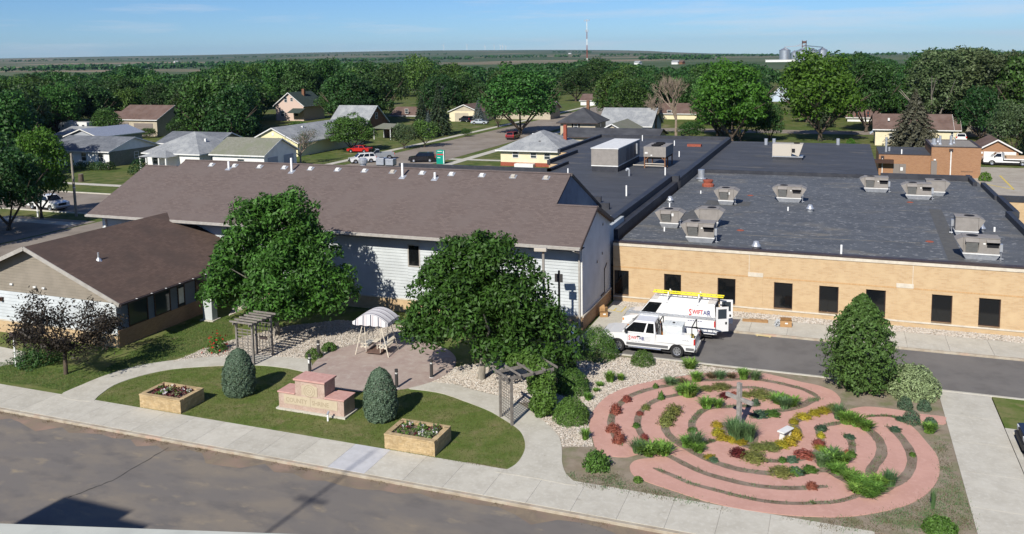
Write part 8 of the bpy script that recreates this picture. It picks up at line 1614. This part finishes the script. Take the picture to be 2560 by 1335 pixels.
p = G(1797, 772, 0.0); t = thing('storm_pipe', 'dark flat hose lying on the pebbles behind the van', 'hose', (p.x+.6, 60.6, .02)); part('hose', M_dkpl, t, lambda b: [b.tube((math.cos(k)*.3, math.sin(k)*.2, .02), (math.cos(k+.6)*.3, math.sin(k+.6)*.2, .02), .025, n=6) for k in np.arange(0, 6, .6)])
# ---------------------------------------------------------------- the man by the hall corner
def person(x, y, rz_, label, z=.01):
    t = thing('person', label, 'person', (x, y, z), rz_)
    J = {'pel': ((0, 0, .95), .135), 'wai': ((0, .01, 1.1), .13), 'che': ((0, .0, 1.3), .155), 'sho': ((0, -.01, 1.43), .11), 'nek': ((0, .0, 1.52), .058), 'hd0': ((0, .015, 1.6), .085), 'hd1': ((0, .02, 1.68), .098), 'hd2': ((0, .01, 1.76), .06),
         'hl': ((-.1, 0, .9), .1), 'kl': ((-.13, .05, .5), .066), 'al': ((-.14, -.06, .09), .045), 'tl': ((-.15, .12, .035), .035), 'hr': ((.1, 0, .9), .1), 'kr': ((.12, .12, .51), .066), 'ar': ((.12, .18, .1), .045), 'tr': ((.12, .36, .035), .035),
         'sl': ((-.19, 0, 1.41), .07), 'el': ((-.25, -.03, 1.13), .048), 'wl': ((-.2, .16, 1.0), .034), 'sr': ((.19, 0, 1.41), .07), 'er': ((.26, .02, 1.14), .048), 'wr': ((.2, .24, 1.06), .034)}
    E = [('pel', 'wai'), ('wai', 'che'), ('che', 'sho'), ('sho', 'nek'), ('nek', 'hd0'), ('hd0', 'hd1'), ('hd1', 'hd2'), ('pel', 'hl'), ('hl', 'kl'), ('kl', 'al'), ('al', 'tl'), ('pel', 'hr'), ('hr', 'kr'), ('kr', 'ar'), ('ar', 'tr'), ('sho', 'sl'), ('sl', 'el'), ('el', 'wl'), ('sho', 'sr'), ('sr', 'er'), ('er', 'wr')]
    for s, w in (('l', 'wl'), ('r', 'wr')):
        b0 = Vector(J[w][0]); J['p'+s] = (tuple(b0+Vector((0, .05, -.02))), .036); E.append((w, 'p'+s))
        sg = 1 if s == 'l' else -1
        for i, (dx, ln) in enumerate(((-.028, .075), (-.01, .085), (.01, .08), (.028, .065))):
            k1, k2 = f'f{s}{i}a', f'f{s}{i}b'; J[k1] = (tuple(b0+Vector((dx, .05+ln*.6, -.035))), .01); J[k2] = (tuple(b0+Vector((dx, .05+ln, -.07))), .008); E += [('p'+s, k1), (k1, k2)]
        k1 = f't{s}m'; J[k1] = (tuple(b0+Vector((sg*.05, .06, -.02))), .011); E.append(('p'+s, k1))
    ks = list(J); me = bpy.data.meshes.new('body'); me.from_pydata([J[k][0] for k in ks], [(ks.index(a), ks.index(b)) for a, b in E], []); me.update()
    o = link('body', me, None, t); sk = o.modifiers.new('skin', 'SKIN'); sk.use_smooth_shade = True; ss = o.modifiers.new('sub', 'SUBSURF'); ss.levels = 2; ss.render_levels = 2
    for i, k in enumerate(ks): me.skin_vertices[0].data[i].radius = (J[k][1], J[k][1]*(.72 if k in ('che', 'wai', 'pel', 'sho') else 1)); me.skin_vertices[0].data[i].use_root = (k == 'pel')
    m = bpy.data.materials.new('figure'); m.use_nodes = True; tr_ = m.node_tree; pr_ = tr_.nodes['Principled BSDF']; pr_.inputs['Roughness'].default_value = .85
    tc_ = _n(tr_, 'ShaderNodeTexCoord'); sp_ = _n(tr_, 'ShaderNodeSeparateXYZ'); tr_.links.new(tc_.outputs['Object'], sp_.inputs[0]); mr = _n(tr_, 'ShaderNodeMapRange'); mr.inputs[2].default_value = 2.0; tr_.links.new(sp_.outputs[2], mr.inputs[0]); rp_ = _n(tr_, 'ShaderNodeValToRGB'); rp_.color_ramp.interpolation = 'CONSTANT'; ee = rp_.color_ramp.elements
    ee[0].color = (.03, .025, .02, 1); ee[1].position = .045; ee[1].color = (.02, .03, .06, 1)
    for q_, c_ in ((.49, (.22, .32, .62, 1)), (.757, (.42, .24, .16, 1))): e_ = ee.new(q_); e_.color = c_
    tr_.links.new(mr.outputs[0], rp_.inputs[0])
    # bare forearms: everything reaching forward of the trunk below the elbow
    gt = _n(tr_, 'ShaderNodeMath', operation='GREATER_THAN'); gt.inputs[1].default_value = .115; tr_.links.new(sp_.outputs[1], gt.inputs[0]); g2 = _n(tr_, 'ShaderNodeMath', operation='GREATER_THAN'); g2.inputs[1].default_value = .86; tr_.links.new(sp_.outputs[2], g2.inputs[0]); g3 = _n(tr_, 'ShaderNodeMath', operation='LESS_THAN'); g3.inputs[1].default_value = 1.3; tr_.links.new(sp_.outputs[2], g3.inputs[0])
    m1 = _n(tr_, 'ShaderNodeMath', operation='MULTIPLY'); m2 = _n(tr_, 'ShaderNodeMath', operation='MULTIPLY'); tr_.links.new(gt.outputs[0], m1.inputs[0]); tr_.links.new(g2.outputs[0], m1.inputs[1]); tr_.links.new(m1.outputs[0], m2.inputs[0]); tr_.links.new(g3.outputs[0], m2.inputs[1])
    mx_ = _n(tr_, 'ShaderNodeMix', data_type='RGBA'); tr_.links.new(m2.outputs[0], mx_.inputs[0]); tr_.links.new(rp_.outputs[0], mx_.inputs[6]); mx_.inputs[7].default_value = (.42, .24, .16, 1); tr_.links.new(mx_.outputs[2], pr_.inputs['Base Color'])
    me.materials.append(m)
    M_hair = mat('dark_hair', (.02, .014, .01), rough=.7)
    part('hair', M_hair, t, lambda b: b.lathe([(.0, .115), (.05, .105), (.088, .06), (.104, .0), (.1, -.05)], (0, -.012, 1.7), 14), smooth=True)
    part('nose', mat('skin', (.42, .24, .16), rough=.7), t, lambda b: b.hexa([(-.015, .1, 1.63), (.015, .1, 1.63), (.012, .14, 1.64), (-.012, .14, 1.64)], [(-.008, .1, 1.69), (.008, .1, 1.69), (.006, .115, 1.69), (-.006, .115, 1.69)]))
    for s in (-1, 1): part('eye', M_dkpl, t, lambda b: b.lathe([(0, .006), (.011, .0)], (s*.035, .108, 1.685), 6, 'y')); part('ear', MATS['skin'], t, lambda b: b.box(s*.1-.012, s*.1+.012, -.01, .03, 1.64, 1.7), bevel=.008)
    boxp('mouth', M_redbrick, t, -.025, .025, .1, .108, 1.6, 1.61)
    return t
p = G(1433, 870); person(p.x, p.y, R(-35), 'man in blue shirt and dark trousers walking by the hall corner')
